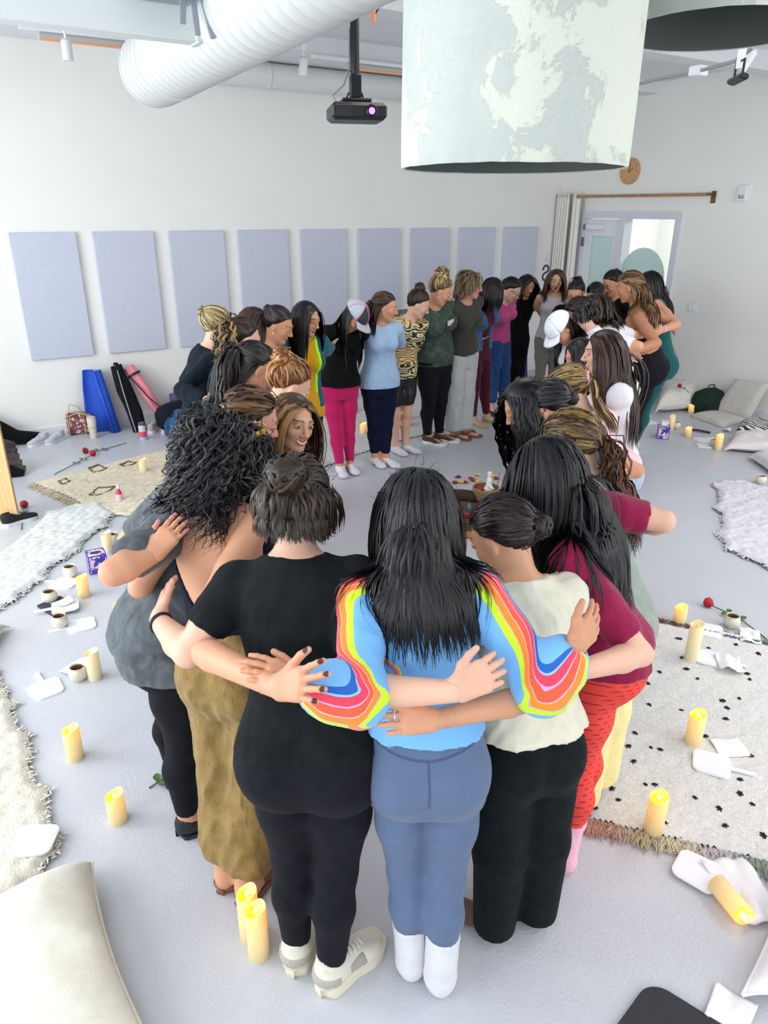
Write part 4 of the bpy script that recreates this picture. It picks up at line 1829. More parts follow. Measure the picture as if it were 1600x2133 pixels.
SEAM = dict(yoke=yoke_attr, mid=mid_attr)
M = dict(
    sweater=stripes_mat(),
    slate=seam_mat('slate_leggings', '#596B8A'),
    white_sock=cloth('white_sock', '#DCDDE2', .03, fold=.12, weave=260, bmp=1.2),
    black_tee=cloth('black_tee', '#14181A', .12, fold=.30),
    black_leg=cloth('black_leggings', '#16171D', .15, fold=.08),
    black=cloth('black_cloth', '#0C0D10', .2, fold=.25),
    olive=cloth('olive_linen', '#8A7140', .16, weave=160, bmp=1.4, fold=.55, fscale=9),
    navy_tank=cloth('navy_tank', '#14182A', .1, fold=.2),
    grey_tee=cloth('faded_grey_tee', '#545B60', .22, fold=.45, fscale=11),
    cream_tee=cloth('cream_tee', '#D8D5C2', .05, fold=.5, fscale=9),
    black_pant=cloth('black_wide_trousers', '#0F1518', .15, fold=.25),
    maroon=cloth('maroon_tee', '#8C0F42', .08, fold=.35),
    scallop=scallop_mat('scallop_leggings', '#EE4438', '#A81832'),
    pink_sock=cloth('pink_sock', '#F3B8CE', .04),
    brown_sock=cloth('brown_sock', '#6E5247', .06),
    sage=cloth('sage_top', '#8F9B92', .08, fold=.4),
    yellow_pale=cloth('pale_yellow_cloth', '#EBDF9E', .06, fold=.3),
    white_shirt=cloth('white_shirt', '#E0E0E6', .03, fold=.45),
    denim_light=cloth('light_denim', '#A3B5CC', .14, weave=300, bmp=.8),
    denim=cloth('denim_jacket_cloth', '#4A6C94', .28, weave=300, bmp=.9),
    jeans=cloth('blue_jeans', '#1E4C86', .28, weave=300, bmp=.8),
    pink=cloth('pink_top', '#C9528E', .06, fold=.3),
    hotpink=cloth('raspberry_leggings', '#C0155F', .05, fold=.08),
    lightblue=cloth('light_blue_pullover', '#A6C3E4', .05, fold=.35),
    navy_leg=cloth('navy_leggings', '#0B1530', .1, fold=.08),
    palm=print_mat('palm_print', '#16241F', '#DCC99A', '#8A6526'),
    satin=mat('black_satin', '#101113', .28, bmp=.5, bscale=22),
    camo=camo_mat('dark_camo', '#2A3833', '#3C4E45', '#54665C'),
    olive_tee=cloth('dark_olive_tee', '#40413A', .08, fold=.25),
    linen=cloth('pale_linen', '#C2C6C8', .07, weave=180, bmp=.9, fold=.5),
    wine=cloth('wine_leggings', '#4C0B24', .1, fold=.08),
    tank_lilac=cloth('pale_tank', '#CBC4CC', .04, fold=.15),
    grey_leg=cloth('grey_leggings', '#878A82', .06, fold=.1),
    mauve=cloth('mauve_tee', '#8E5F5E', .08),
    yellow=cloth('mustard_top', '#D09A12', .06, fold=.3),
    teal=cloth('teal_jacket', '#0E5A68', .08),
    lime=cloth('lime_lining', '#B4F01C', .04),
    navy_tee=cloth('navy_tee', '#1D2B38', .12, fold=.3),
    ink=cloth('ink_long_sleeve', '#131D27', .12, fold=.4),
    teal_leg=cloth('teal_leggings', '#0E5558', .08, fold=.08),
    pale_pink=cloth('pale_pink_fleece', '#EBC4C8', .05),
    charcoal=cloth('charcoal_cloth', '#2B2D31', .12),
    cream_shoe=mat('cream_leather', '#D9D4C4', .55, var=.05),
    cream_sole=mat('cream_sole', '#DDD6BE', .6, bmp=.2, bscale=60),
    grey_panel=mat('grey_mesh_panel', '#A9A59B', .7, bmp=.5, bscale=300),
    black_shoe=mat('black_shoe', '#111316', .5),
    dark_sole=mat('dark_sole', '#22262B', .6),
    white_sole=mat('white_sole', '#E8E8E8', .6),
    brown_shoe=mat('brown_knit_shoe', '#4A3F33', .8, bmp=.4, bscale=200),
    tan_shoe=mat('tan_suede_shoe', '#B8A888', .85),
    brown_lea=mat('brown_leather', '#6B4A33', .6),
    flip=mat('brown_flip_flop', '#7A5444', .7),
    white_shoe=mat('white_shoe', '#ECEFF4', .6),
)

BLK, DBR = '#15120F', '#2A1D16'
SHOE = dict(
    sock=dict(kind='sock', mat=M['white_sock']), asock=dict(kind='anklesock', mat=M['white_sock']),
    chunky=dict(kind='sneaker', mat=M['cream_shoe'], sole=M['cream_sole'], accent=M['grey_panel'], lace=M['white_shoe'], sole_t=.045, top=.125),
    black=dict(kind='slipon', mat=M['black_shoe'], sole=M['dark_sole']), bsneak=dict(kind='sneaker', mat=M['black_shoe'], sole=M['dark_sole']),
    brown=dict(kind='sneaker', mat=M['brown_shoe'], sole=M['white_sole']), tan=dict(kind='slipon', mat=M['tan_shoe'], sole=M['tan_shoe']),
    flip=dict(kind='flipflop', mat=M['flip'], strap=M['brown_lea']), sandal=dict(kind='sandal', mat=M['brown_lea'], sole=M['flip'], sole_t=.026),
    psock=dict(kind='sock', mat=M['pink_sock']), bsock=dict(kind='sock', mat=M['brown_sock']), white=dict(kind='sneaker', mat=M['white_shoe'], sole=M['white_sole']),
)
PEOPLE = []


def P_(i, label, top, face, **kw):
    d = dict(id=i, label=label, top=top, face=face)
    d.setdefault('x', 0.0)
    d.update(kw)
    if 'pos' in d:
        d['x'], d['y'] = d['pos']
    PEOPLE.append(d)
    return d


def tee(m, **k):
    return dict(mat=M[m], name='tee', **k)


def px(*a):
    return atc(*a)


def tat_n1(fig, V, c):
    return c


# near row, from the middle to the left, then round the far side and back down the right side
P_(1, 'person in light blue sweatshirt with rainbow striped sleeves, long black hair, slate leggings', (872, 985), 0, pos=(.12, 1.56), fixfeet=True, lod=0, lean=10, hp=30, hy=2,
   g=.93, gh=.97, gw=.92, gb=1.0, gl=.88, h=1.68, skin='mid', footL=flc(858, 2052)[:2], footR=flc(918, 2085)[:2], toe=0,
   hair=dict(style='long', col='#0D0D10', hi='#1E2228', len=.43, n=1500, m=14, w=.0040, part=.006, back=.95, grav=.30, fluff=.55, wave=.004, wfreq=30, rough=.32, lvar=.42, fly=60, gshift=.025),
   tops=[dict(mat=M['sweater'], name='sweatshirt', e=.016, hem=.572, sleeve='long', se=.020, bag=.016, cuff=.02, neckr=.06, flare=.012, rip=.008, ripf=46, attrs=dict(band=band_attr))],
   bottom=dict(mat=M['slate'], waist=.605, hem=.21, e=.005, attrs=SEAM), shoes=SHOE['sock'], eyes=.2,
   armL=dict(el=(752, 1452, 1.42), wr=(634, 1428, 1.395), tip=(520, 1382, 1.41), up=(0, -.3, 1)), armR=dict(el=(1128, 1432, 1.50), wr=(1196, 1345, 1.50), tip=(1242, 1292, 1.58), up=(.3, -1, .2)))
P_(2, 'person in plain black T-shirt, loose brown updo and chunky cream sneakers', (618, 956), 6, pos=(-.2, 1.62), fixfeet=True, lod=0, lean=12, hp=22, hy=6,
   g=1.08, gh=1.22, gw=1.16, gb=1.12, gl=1.08, ga=1.12, h=1.66, skin='fair', footL=flc(608, 2035)[:2], footR=flc(668, 2072)[:2], toeL=22, toeR=32,
   hair=dict(style='updo', col='#2A2018', hi='#4A3A2C', n=1100, w=.0042, tie=(.0, -.098, .062), rb=.047, mess=.004, nb=90, vol=.002, fly=70, hif=.2, nape=.07, gather=2.6),
   tops=[tee('black_tee', e=.010, hem=.525, rip=.007, ripf=50, slen=.66, se=.012, neckr=.074, ny=.03)], bottom=dict(mat=M['black_leg'], waist=.59, hem=.115), shoes=SHOE['chunky'],
   armL=dict(el=(392, 1360, 1.62), wr=(330, 1292, 1.78), tip=(345, 1225, 1.90), up=(-.8, -.5, .2)), armR=dict(el=(742, 1442, 1.47), wr=(948, 1440, 1.37), tip=(1040, 1392, 1.42), up=(0, -.8, .6), curl=.55))


def bareback(x, y, lv):
    """low scooped back: removed where positive"""
    return np.where(y < .03, lv * 1.65 - (1.02 + 14 * np.abs(x - .02) ** 2.2), lv * 1.65 - 1.30)


P_(3, 'person with black curly hair, bare back and navy tank top above baggy olive trousers', (455, 880), 24, pos=(-.48, 2.0), lod=0, lean=16, hp=26, h=1.66, fixfeet=True,
   g=1.05, ga=1.05, vb=.010, skin='tan', nails='#3A1420', footL=flc(462, 1862)[:2], footR=flc(500, 1888)[:2], toe=6,
   hair=dict(style='curly', col='#121115', hi='#5A5A60', hif=.14, len=.36, n=1100, m=24, w=.0038, wave=.015, wfreq=78, puff=.45, grav=.22, gather=.4, fluff=2.0, vol=.010, lvar=.4, back=.4, fly=120, curl=True),
   tops=[dict(mat=M['navy_tank'], name='tank_top', e=.007, hem=.535, sleeve='none', shoulders=False, cut=bareback, rip=.003)],
   bottom=dict(kind='jogger', mat=M['olive'], waist=.60, hem=.15, e=.012, rip=.020, ripf=44), shoes=SHOE['sandal'],
   armL=dict(el=(292, 1222, 2.08), wr=(330, 1150, 2.25), tip=(370, 1120, 2.35), up=(-.5, -.5, .5)), armR=dict(el=(398, 1345, 1.66), wr=(578, 1432, 1.36), tip=(672, 1420, 1.285), up=(.1, -.8, .7), spread=.24, curl=.10, thumb=.75))
P_(4, 'person in faded grey T-shirt with a hand on the bare back beside her', (392, 905), 62, pos=(-.75, 2.25), lod=0, lean=24, hp=30, h=1.64, fixfeet=True,
   g=1.22, gw=1.3, gb=1.25, ga=1.2, skin='tan', nails='#E88AA0', footL=flc(350, 1640)[:2], footR=flc(372, 1738)[:2],
   hair=dict(style='curly', col='#2A211C', hi='#5A4A40', len=.22, wave=.010, wfreq=90, n=500, fluff=1.2, curl=True),
   tops=[tee('grey_tee', e=.016, hem=.46, slen=.86, se=.024, flare=.03, rip=.012, ripf=50)], bottom=dict(mat=M['black_leg'], waist=.58, hem=.10), shoes=SHOE['black'],
   armR=dict(el=(236, 1192, 1.86), wr=(318, 1158, 1.93), tip=(372, 1090, 2.0), up=(-.2, -.8, .5), curl=.25))
P_(5, 'person with wavy brown hair in profile, just behind the black curly head', (520, 812), 72, pos=(-.56, 2.85), lod=1, lean=16, hp=24, h=1.63, g=1.05, skin='pink', eyes=.2,
   hair=dict(style='bun', col='#3E2A1C', hi='#8A6238', hif=.4, tie=(-.02, -.10, .0), rb=.03, mess=.008, n=600, w=.005, fly=30, wave=.004), top_=tee('charcoal'), armR='front', bottom=dict(mat=M['black_leg']), shoes=SHOE['asock'])
P_(6, 'smiling person with long brown hair and blond highlights, face turned to the camera side', (606, 822), 124, pos=(-.38, 3.0), lod=1, vh=.0034, lean=8, hp=6, hy=14, hr=-12, h=1.54, skin='light', smile=1, eyes=.62, look=(.25, -.15), lips='#B8443C',
   hair=dict(style='long', col='#4A3220', hi='#B48A56', hif=.45, len=.42, n=700, w=.0055, part=.0, back=.7, grav=.4), top_=tee('black'), bottom=dict(mat=M['black_leg']), shoes=SHOE['asock'])
P_(7, 'person with a messy auburn bun, seen from behind', (602, 752), 62, pos=(-.5, 3.65), lod=1, lean=20, hp=34, h=1.62, skin='fair',
   hair=dict(style='updo', col='#7A4A26', hi='#D09A5C', hif=.55, tie=(0, -.085, .085), rb=.046, mess=.010, n=600, w=.005, fly=40, nb=60, frizz=.12), top_=tee('charcoal'), bottom=dict(mat=M['black_leg']), shoes=SHOE['asock'])
P_(8, 'person with dark half-up hair held by a clip, long waves down her back', (530, 716), 62, pos=(-.78, 4.1), lod=1, lean=18, hp=28, h=1.64, skin='mid',
   hair=dict(style='halfup', col='#1C1716', hi='#3A302C', tie=(0, -.105, .05), len=.50, tail=.42, nt=200, n=620, w=.0055, wave=.007, wfreq=38, back=.9), top_=tee('charcoal', sleeve='long'), bottom=dict(mat=M['black_leg']), shoes=SHOE['asock'])
P_(9, 'person with curly light brown ponytail over a dark crown, wearing a navy T-shirt', (505, 664), 58, pos=(-1.05, 5.0), lod=1, lean=14, hp=18, h=1.65, g=1.05, skin='fair',
   hair=dict(style='pony', col='#2C2018', hi='#4A3626', thi='#A08458', tie=(-.01, -.10, .055), tail=.24, nt=240, n=420, wave=.013, wfreq=80, curl=True, tspread=.75, tgrav=.35, hif=.5, w=.006), top_=tee('navy_tee'), armL='front', bottom=dict(mat=M['black_leg']), shoes=SHOE['asock'])
P_(10, 'person with blond hair in a small bun tied by a black scrunchie, black long sleeves', (452, 643), 70, pos=(-1.36, 5.6), lod=1, lean=16, hp=16, h=1.66, skin='fair',
   hair=dict(style='bun', col='#7A6440', hi='#DCC894', hif=.55, tie=(-.015, -.105, .075), rb=.026, n=480, w=.006, nb=34, frizz=.2, fly=50), top_=dict(mat=M['ink'], name='long_sleeve_top', sleeve='long', se=.014, e=.016, hem=.49, rip=.010), bottom=dict(mat=M['black_leg']), shoes=SHOE['asock'])
P_(11, 'person with straight dark brown hair, profile partly behind the woman in mauve', (528, 641), 92, pos=(-1.0, 5.55), lod=1, lean=10, hp=22, h=1.62, skin='pink', eyes=.3, smile=.5,
   hair=dict(style='long', col='#33211C', hi='#6A4A40', len=.40, n=420, back=.8, part=0), top_=tee('mauve'), armR='front', bottom=dict(mat=M['black_leg']), shoes=SHOE['asock'])
P_(12, 'person with sleek dark bun and mauve T-shirt, in profile looking right', (578, 641), 100, pos=(-.82, 5.6), lod=1, lean=8, hp=24, h=1.63, skin='mid', eyes=.45,
   hair=dict(style='bun', col='#221A18', hi='#55484A', tie=(0, -.10, .07), rb=.026, n=480, w=.005), top_=tee('mauve', neckr=.075), bottom=dict(mat=M['black_leg']), shoes=SHOE['asock'])
P_(13, 'person in mustard yellow top under a teal jacket with lime lining, long straight black hair', (637, 628), 150, pos=(-.65, 5.95), lod=1, vh=.0045, lean=8, hp=16, hy=-28, h=1.64, skin='mid', eyes=.5, look=(.2, 0),
   hair=dict(style='long', col='#0E0C0D', hi='#221E20', len=.44, n=520, part=.0, back=.25, grav=.5, w=.006), tops=[tee('yellow', hem=.46, flare=.015, slen=.5), dict(mat=M['lime'], name='jacket_lining', hem=.50, sleeve='none', e=.019, neckr=.085, armhole=0, cut=lambda x, y, lv: np.where(y > -.02, .070 - np.abs(x), -1)), dict(mat=M['teal'], name='jacket', hem=.505, sleeve='long', se=.016, e=.026, neckr=.085, cut=lambda x, y, lv: np.where(y > -.02, .098 - np.abs(x), -1))], bottom=dict(mat=M['black_leg']), shoes=SHOE['asock'])
P_(14, 'person in black sweatshirt and raspberry pink leggings, head bowed under a trucker cap', (738, 628), 160, pos=(-.4, 6.3), fixfeet=True, lod=1, lean=18, hp=52, hy=-42, h=1.66, g=1.0, gh=1.08, skin='mid', eyes=.1, footL=flc(724, 990)[:2] + np.array([.0, .18]), footR=flc(700, 996)[:2] + np.array([.02, .18]), toe=4,
   hair=dict(style='long', col='#0F0D0E', hi='#262022', len=.52, n=420, back=.1, grav=.6, w=.0065, wave=.006, wfreq=30, under=.045), tops=[dict(mat=M['black'], name='sweatshirt', hem=.51, sleeve='long', se=.016, e=.018, flare=.01)], bottom=dict(mat=M['hotpink'], hem=.09, waist=.60), shoes=SHOE['asock'])
P_(15, 'person in light blue quarter-zip pullover and navy leggings, brown hair half tied back', (803, 610), 160, pos=(-.05, 6.5), fixfeet=True, lod=1, vh=.005, lean=8, hp=14, hy=-62, h=1.66, skin='tan', eyes=.4, smile=.5, footL=flc(792, 977)[:2] + np.array([.02, .16]), footR=flc(776, 977)[:2] + np.array([0, .18]), toeL=-18, toeR=-18,
   hair=dict(style='halfup', col='#33241C', hi='#6A4E3A', tie=(0, -.105, .03), len=.34, tail=.30, nt=120, n=420, back=.9), tops=[dict(mat=M['lightblue'], name='pullover', hem=.475, sleeve='long', se=.014, e=.015, flare=.012, neckr=.058)], bottom=dict(mat=M['navy_leg'], hem=.115, waist=.58), shoes=SHOE['asock'])
P_(16, 'person in palm print jacket and black satin shorts with bare legs, top knot', (872, 607), 150, pos=(.15, 6.9), fixfeet=True, lod=1, lean=14, hp=26, hy=-58, h=1.66, vb=.014, skin='fair', eyes=.3, smile=.5, footL=flc(838, 948)[:2] + np.array([.0, .15]), footR=flc(818, 952)[:2] + np.array([0, .17]), toeL=-16, toeR=-16,
   hair=dict(style='updo', col='#2E211A', hi='#5A4232', tie=(0, -.05, .125), rb=.042, n=420, nb=50, frizz=.12), tops=[dict(mat=M['palm'], name='jacket', hem=.475, sleeve='long', se=.018, e=.020, neckr=.06)], bottom=dict(kind='shorts', mat=M['satin'], hem=.50, waist=.58, rip=.008), shoes=SHOE['asock'])
P_(17, 'person in dark green camouflage sweatshirt and black leggings, curly blond bun', (914, 580), 140, pos=(.5, 7.2), fixfeet=True, lod=1, lean=14, hp=28, hy=-46, h=1.66, g=1.18, gw=1.28, gb=1.24, skin='tan', eyes=.2, footL=flc(908, 927)[:2] + np.array([.0, .16]), footR=flc(884, 932)[:2] + np.array([0, .18]), toeL=-25, toeR=-25,
   hair=dict(style='updo', col='#6A5030', hi='#CDB078', hif=.55, tie=(0, -.05, .11), rb=.055, n=420, nb=80, frizz=.22, mess=.008, wave=.006), tops=[dict(mat=M['camo'], name='sweatshirt', hem=.475, sleeve='long', se=.016, e=.016)], bottom=dict(mat=M['black_leg'], hem=.075), shoes=SHOE['brown'])
P_(18, 'person with short wavy brown mullet, dark olive T-shirt and pale linen trousers', (982, 567), 140, pos=(.8, 7.5), fixfeet=True, lod=1, vh=.005, lean=14, hp=10, hy=-50, h=1.70, g=1.05, skin='pink', eyes=.25, smile=.6, footL=flc(958, 914)[:2] + np.array([.0, .15]), footR=flc(940, 918)[:2] + np.array([0, .16]), toeL=-20, toeR=-20,
   hair=dict(style='short', col='#64503A', hi='#A88E68', hif=.4, len=.16, n=480, wave=.006, wfreq=60, back=.9, fluff=1.4, vol=.008, grav=.2), tops=[tee('olive_tee', hem=.515, slen=.8, se=.018, e=.018)], bottom=dict(kind='wide', mat=M['linen'], hem=.075, waist=.60, wm=.100, wh=.095, rip=.008), shoes=SHOE['flip'])
P_(19, 'person in blue denim jacket and wine leggings, black hair falling forward', (1015, 588), 130, pos=(1.05, 8.0), fixfeet=True, lod=2, lean=20, hp=24, hy=-44, h=1.64, skin='tan', eyes=.2, smile=.7, footL=flc(1002, 885)[:2] + np.array([.04, .14]), footR=flc(982, 891)[:2] + np.array([0, .14]),
   hair=dict(style='long', col='#0E0C0D', hi='#2A2426', len=.30, n=340, back=.9, gather=3.2), tops=[dict(mat=M['wine'], name='crop_top', hem=.60, sleeve='none', e=.006), dict(mat=M['denim'], name='denim_jacket', hem=.50, sleeve='long', se=.018, e=.022, cut=lambda x, y, lv: np.where(y > .02, .055 - np.abs(x - .02), -1), neckr=.08)], bottom=dict(mat=M['wine'], hem=.095), shoes=SHOE['tan'])
P_(20, 'person in pink top and cuffed blue jeans with glasses, dark hair tied back', (1066, 580), 135, pos=(1.32, 8.4), fixfeet=True, lod=2, lean=18, hp=36, hy=-30, h=1.62, g=1.0, gb=1.06, skin='fair', eyes=.2, footL=flc(1040, 868)[:2] + np.array([.05, .14]), footR=flc(1020, 872)[:2] + np.array([0, .14]),
   hair=dict(style='bun', col='#15120F', hi='#2A2622', tie=(0, -.10, .03), rb=.025, n=260), tops=[tee('pink', hem=.52, slen=.3, e=.008)], bottom=dict(kind='jeans', mat=M['jeans'], hem=.17), shoes=SHOE['bsneak'])
P_(21, 'person all in black with very long straight black hair', (1100, 572), 160, pos=(1.7, 9.0), lod=2, lean=12, hp=24, hy=-6, h=1.56, skin='mid', eyes=.2,
   hair=dict(style='long', col='#0D0B0C', hi='#1D181A', len=.58, n=340, back=.5, part=0, gather=3.5), top_=tee('black', slen=.3, hem=.54), bottom=dict(kind='wide', mat=M['black'], hem=.05, wm=.08, wh=.085), shoes=SHOE['black'])
P_(22, 'person in pale sleeveless tank and grey leggings facing the camera, brown shoulder length hair', (1160, 561), 186, pos=(2.1, 9.3), lod=2, vh=.0055, vb=.016, lean=4, hp=12, h=1.62, skin='light', eyes=.4, smile=.3, look=(0, -.2),
   hair=dict(style='long', col='#3A261A', hi='#7A563A', hif=.35, len=.32, n=320, back=.1, fluff=1.3, part=.01, wave=.006), tops=[dict(mat=M['tank_lilac'], name='tank_top', hem=.50, sleeve='none', e=.008, neckr=.082)], bottom=dict(mat=M['grey_leg'], hem=.08), shoes=SHOE['asock'])
P_(23, 'person with glasses and dark high ponytail beside the pale tank top', (1201, 586), 200, pos=(2.05, 8.4), lod=2, lean=14, hp=24, h=1.60, skin='mid', eyes=.2,
   hair=dict(style='pony', col='#161110', hi='#2A2220', tie=(0, -.07, .10), tail=.25, n=220, tout=1.4), top_=tee('black'), bottom=dict(mat=M['black_leg']), shoes=SHOE['asock'])
P_(24, 'person with sleek dark hair whose brow shows below the tall ponytail', (1243, 590), 228, pos=(2.2, 8.0), lod=2, lean=16, hp=36, h=1.60, skin='mid', eyes=.2,
   hair=dict(style='bun', col='#14100F', hi='#262020', tie=(0, -.10, .02), rb=.025, n=220), top_=tee('black'), bottom=dict(mat=M['black_leg']), shoes=SHOE['asock'])
P_(25, 'tall person with black ponytail and dark brow, by the glass sidelight', (1276, 566), 236, pos=(2.6, 8.5), lod=2, lean=10, hp=24, h=1.68, skin='mid', eyes=.2,
   hair=dict(style='pony', col='#0E0C0D', hi='#1E1A1A', tie=(0, -.09, .085), tail=.22, n=240), top_=tee('black'), bottom=dict(mat=M['black_leg']), shoes=SHOE['asock'])
P_(27, 'person in teal tank and teal leggings with straight black hair, rightmost of the far women', (1345, 604), -72, pos=(2.65, 6.95), fixfeet=True, lod=1, lean=14, hp=22, h=1.66, gh=1.06, vb=.014, skin='tan', footL=flc(1342, 945)[:2] + np.array([-.04, .1]), footR=flc(1348, 938)[:2] + np.array([-.02, .25]),
   hair=dict(style='long', col='#100E0F', hi='#2A2628', len=.40, n=380, back=.9), tops=[dict(mat=M['teal_leg'], name='tank_top', hem=.56, sleeve='none', e=.006, neckr=.09)], bottom=dict(mat=M['teal_leg'], hem=.09, waist=.60), shoes=SHOE['white'])
P_(26, 'person with wavy light brown hair, bare tan shoulders and black leggings', (1302, 592), -64, pos=(2.4, 6.6), fixfeet=True, lod=1, lean=18, hp=20, h=1.68, g=1.05, gh=1.08, vb=.014, skin='brown', footL=flc(1326, 965)[:2] + np.array([-.04, .05]), footR=flc(1332, 955)[:2] + np.array([-.03, .25]),
   hair=dict(style='halfup', col='#4A3220', hi='#9A7448', hif=.4, tie=(0, -.10, .0), len=.32, tail=.40, nt=90, n=420, wave=.007, wfreq=50, back=.8), tops=[dict(mat=M['black'], name='sports_top', hem=.66, neck=.76, sleeve='none', shoulders=False, e=.006)], bottom=dict(mat=M['black_leg'], hem=.12, waist=.61), shoes=SHOE['bsneak'])
P_(28, 'person with bushy dark brown hair and loose white T-shirt', (1244, 614), -70, pos=(1.98, 6.4), lod=1, lean=20, hp=30, h=1.66, g=1.12, skin='tan',
   hair=dict(style='long', col='#231712', hi='#4A342A', len=.28, n=420, wave=.008, wfreq=60, fluff=1.6, vol=.010), top_=tee('white_shirt', hem=.47, e=.02, slen=.85), bottom=dict(mat=M['black_leg']), shoes=SHOE['white'])
P_(29, 'person with dark brown pinned-up hair and loose strands, ear showing, white top', (1208, 622), -84, pos=(1.72, 5.9), lod=1, lean=20, hp=34, h=1.66, skin='fair', eyes=.1,
   hair=dict(style='bun', col='#191315', hi='#3A3034', tie=(0, -.105, .03), rb=.046, n=520, fly=40, mess=.006, nape=.05), top_=tee('white_shirt', hem=.48), bottom=dict(mat=M['black_leg']), shoes=SHOE['asock'])
P_(30, 'person bowing deeply under a white baseball cap, dark hair hanging below it', (1172, 652), -112, pos=(1.36, 5.5), lod=1, lean=24, hp=58, h=1.60, skin='mid', eyes=.1,
   hair=dict(style='long', col='#1A1414', hi='#3A3030', len=.36, n=300, back=.2, under=.035), top_=tee('white_shirt'), bottom=dict(mat=M['black_leg']), shoes=SHOE['asock'])
P_(32, 'person with black hair whose face shows just left of the laughing profile', (1212, 705), -98, pos=(1.28, 4.75), lod=1, lean=18, hp=26, h=1.47, skin='pink', eyes=.2, smile=.6,
   hair=dict(style='long', col='#151012', hi='#2A2226', len=.40, n=340, back=.5), top_=tee('charcoal'), bottom=dict(mat=M['black_leg']), shoes=SHOE['asock'])
P_(31, 'person laughing in profile with very long brown hair, white shirt and pale denim shorts', (1262, 688), -88, pos=(1.45, 4.7), lod=1, vh=.0042, lean=12, hp=8, hy=8, h=1.64, skin='fair', eyes=.12, smile=.9,
   hair=dict(style='long', col='#2E1E18', hi='#5A4034', len=.62, n=620, w=.006, part=0, back=1.0, grav=.4), top_=tee('white_shirt', hem=.53, e=.018, slen=.95, se=.022, rip=.009, ripf=42), bottom=dict(kind='shorts', mat=M['denim_light'], hem=.40, waist=.58), shoes=SHOE['asock'])
P_(33, 'person with blond ponytail held by a pink scrunchie, pale pink sleeves', (1190, 762), -58, pos=(1.0, 3.6), lod=1, lean=18, hp=30, h=1.58, skin='fair',
   hair=dict(style='pony', col='#4A3620', hi='#C4A468', hif=.5, thi='#E0BE80', tie=(0, -.108, .02), tail=.30, nt=150, n=900, tgrav=.7, w=.0042), top_=dict(mat=M['pale_pink'], name='fleece', sleeve='long', se=.02, e=.016), bottom=dict(mat=M['black_leg']), shoes=SHOE['asock'])
P_(34, 'person with long wavy black hair falling towards the middle of the circle', (1102, 790), -66, pos=(.72, 3.45), lod=1, lean=20, hp=34, hy=-20, h=1.60, skin='mid',
   hair=dict(style='long', col='#151316', hi='#34323A', len=.55, n=560, w=.0055, wave=.014, wfreq=40, curl=True, back=.1, part=-.03), top_=tee('charcoal'), bottom=dict(mat=M['black_leg']), shoes=SHOE['asock'])
P_(35, 'person with smooth dark hair and one ear showing, in front of the wavy black hair', (1146, 795), -52, pos=(.8, 3.25), lod=1, lean=20, hp=36, h=1.60, skin='mid',
   hair=dict(style='bun', col='#171416', hi='#34323A', tie=(.02, -.10, .0), rb=.03, n=620, w=.0055), top_=tee('charcoal'), bottom=dict(mat=M['black_leg']), shoes=SHOE['asock'])
P_(36, 'person with streaked brown hair in a low ponytail, sage top and pale yellow trousers', (1192, 858), -48, pos=(.8, 2.75), lod=0, lean=16, hp=26, h=1.62, skin='fair', g=1.05,
   hair=dict(style='pony', col='#2E2016', hi='#A88850', hif=.5, thi='#7A4A2C', tie=(.02, -.105, -.01), tail=.42, nt=300, n=1000, wave=.012, wfreq=55, curl=True, tspread=.4, w=.0034), top_=tee('sage', hem=.44, slen=.95, flare=.03, e=.02), bottom=dict(kind='wide', mat=M['yellow_pale'], wm=.10, wh=.11), shoes=SHOE['asock'], armL='front')
P_(37, 'person in maroon T-shirt and red scalloped leggings, long straight black hair, pink socks', (1148, 912), -66, pos=(.74, 2.15), fixfeet=True, lod=0, lean=18, hp=22, hy=20, h=1.66, g=1.12, gh=1.16, ga=1.1, skin='fair', footL=flc(1194, 1815)[:2], footR=flc(1214, 1735)[:2], toe=4,
   hair=dict(style='long', col='#0B0B0F', hi='#1C1E26', len=.62, n=1500, m=15, w=.0042, part=0, back=1.0, grav=.32, fluff=.6, rough=.32, fly=60, lvar=.3, gwide=.9, gshift=.045, gather=3),
   top_=tee('maroon', hem=.50, slen=.80, se=.016, e=.014, rip=.007, ripf=50), bottom=dict(mat=M['scallop'], hem=.19, waist=.60, e=.006), shoes=SHOE['psock'],
   armL=dict(el=(1334, 1362, 1.86), wr=(1196, 1400, 1.66), tip=(1130, 1420, 1.62), up=(0, -.8, .6)), armR=dict(el=(1382, 1086, 2.22), wr=(1332, 1098, 2.42), tip=(1300, 1090, 2.55), up=(.6, -.3, .6)))
P_(38, 'person in cream T-shirt and wide black trousers, dark hair in a low bun', (1052, 1042), -20, pos=(.42, 1.72), fixfeet=True, lod=0, lean=18, hp=34, hy=-26, h=1.58, g=1.0, gw=1.05, gb=1.05, skin='tan', footL=flc(1052, 1955)[:2], footR=flc(1120, 1935)[:2], toeL=-28, toeR=8,
   hair=dict(style='bun', col='#1A1014', hi='#4A3038', tie=(.035, -.098, .0), rb=.036, n=1300, w=.0036, nb=70, hif=.3, fly=40, wb=.006),
   top_=tee('cream_tee', hem=.555, slen=.9, se=.022, e=.018, flare=.02, rip=.012, ripf=55, neckr=.062), bottom=dict(kind='wide', mat=M['black_pant'], waist=.585, hem=.035, e=.008, wm=.082, wh=.078, rip=.006), shoes=SHOE['bsock'],
   armL=dict(el=(1118, 1452, 1.55), wr=(905, 1500, 1.41), tip=(812, 1500, 1.38), up=(0, -.8, .6), curl=.2), armR='front')

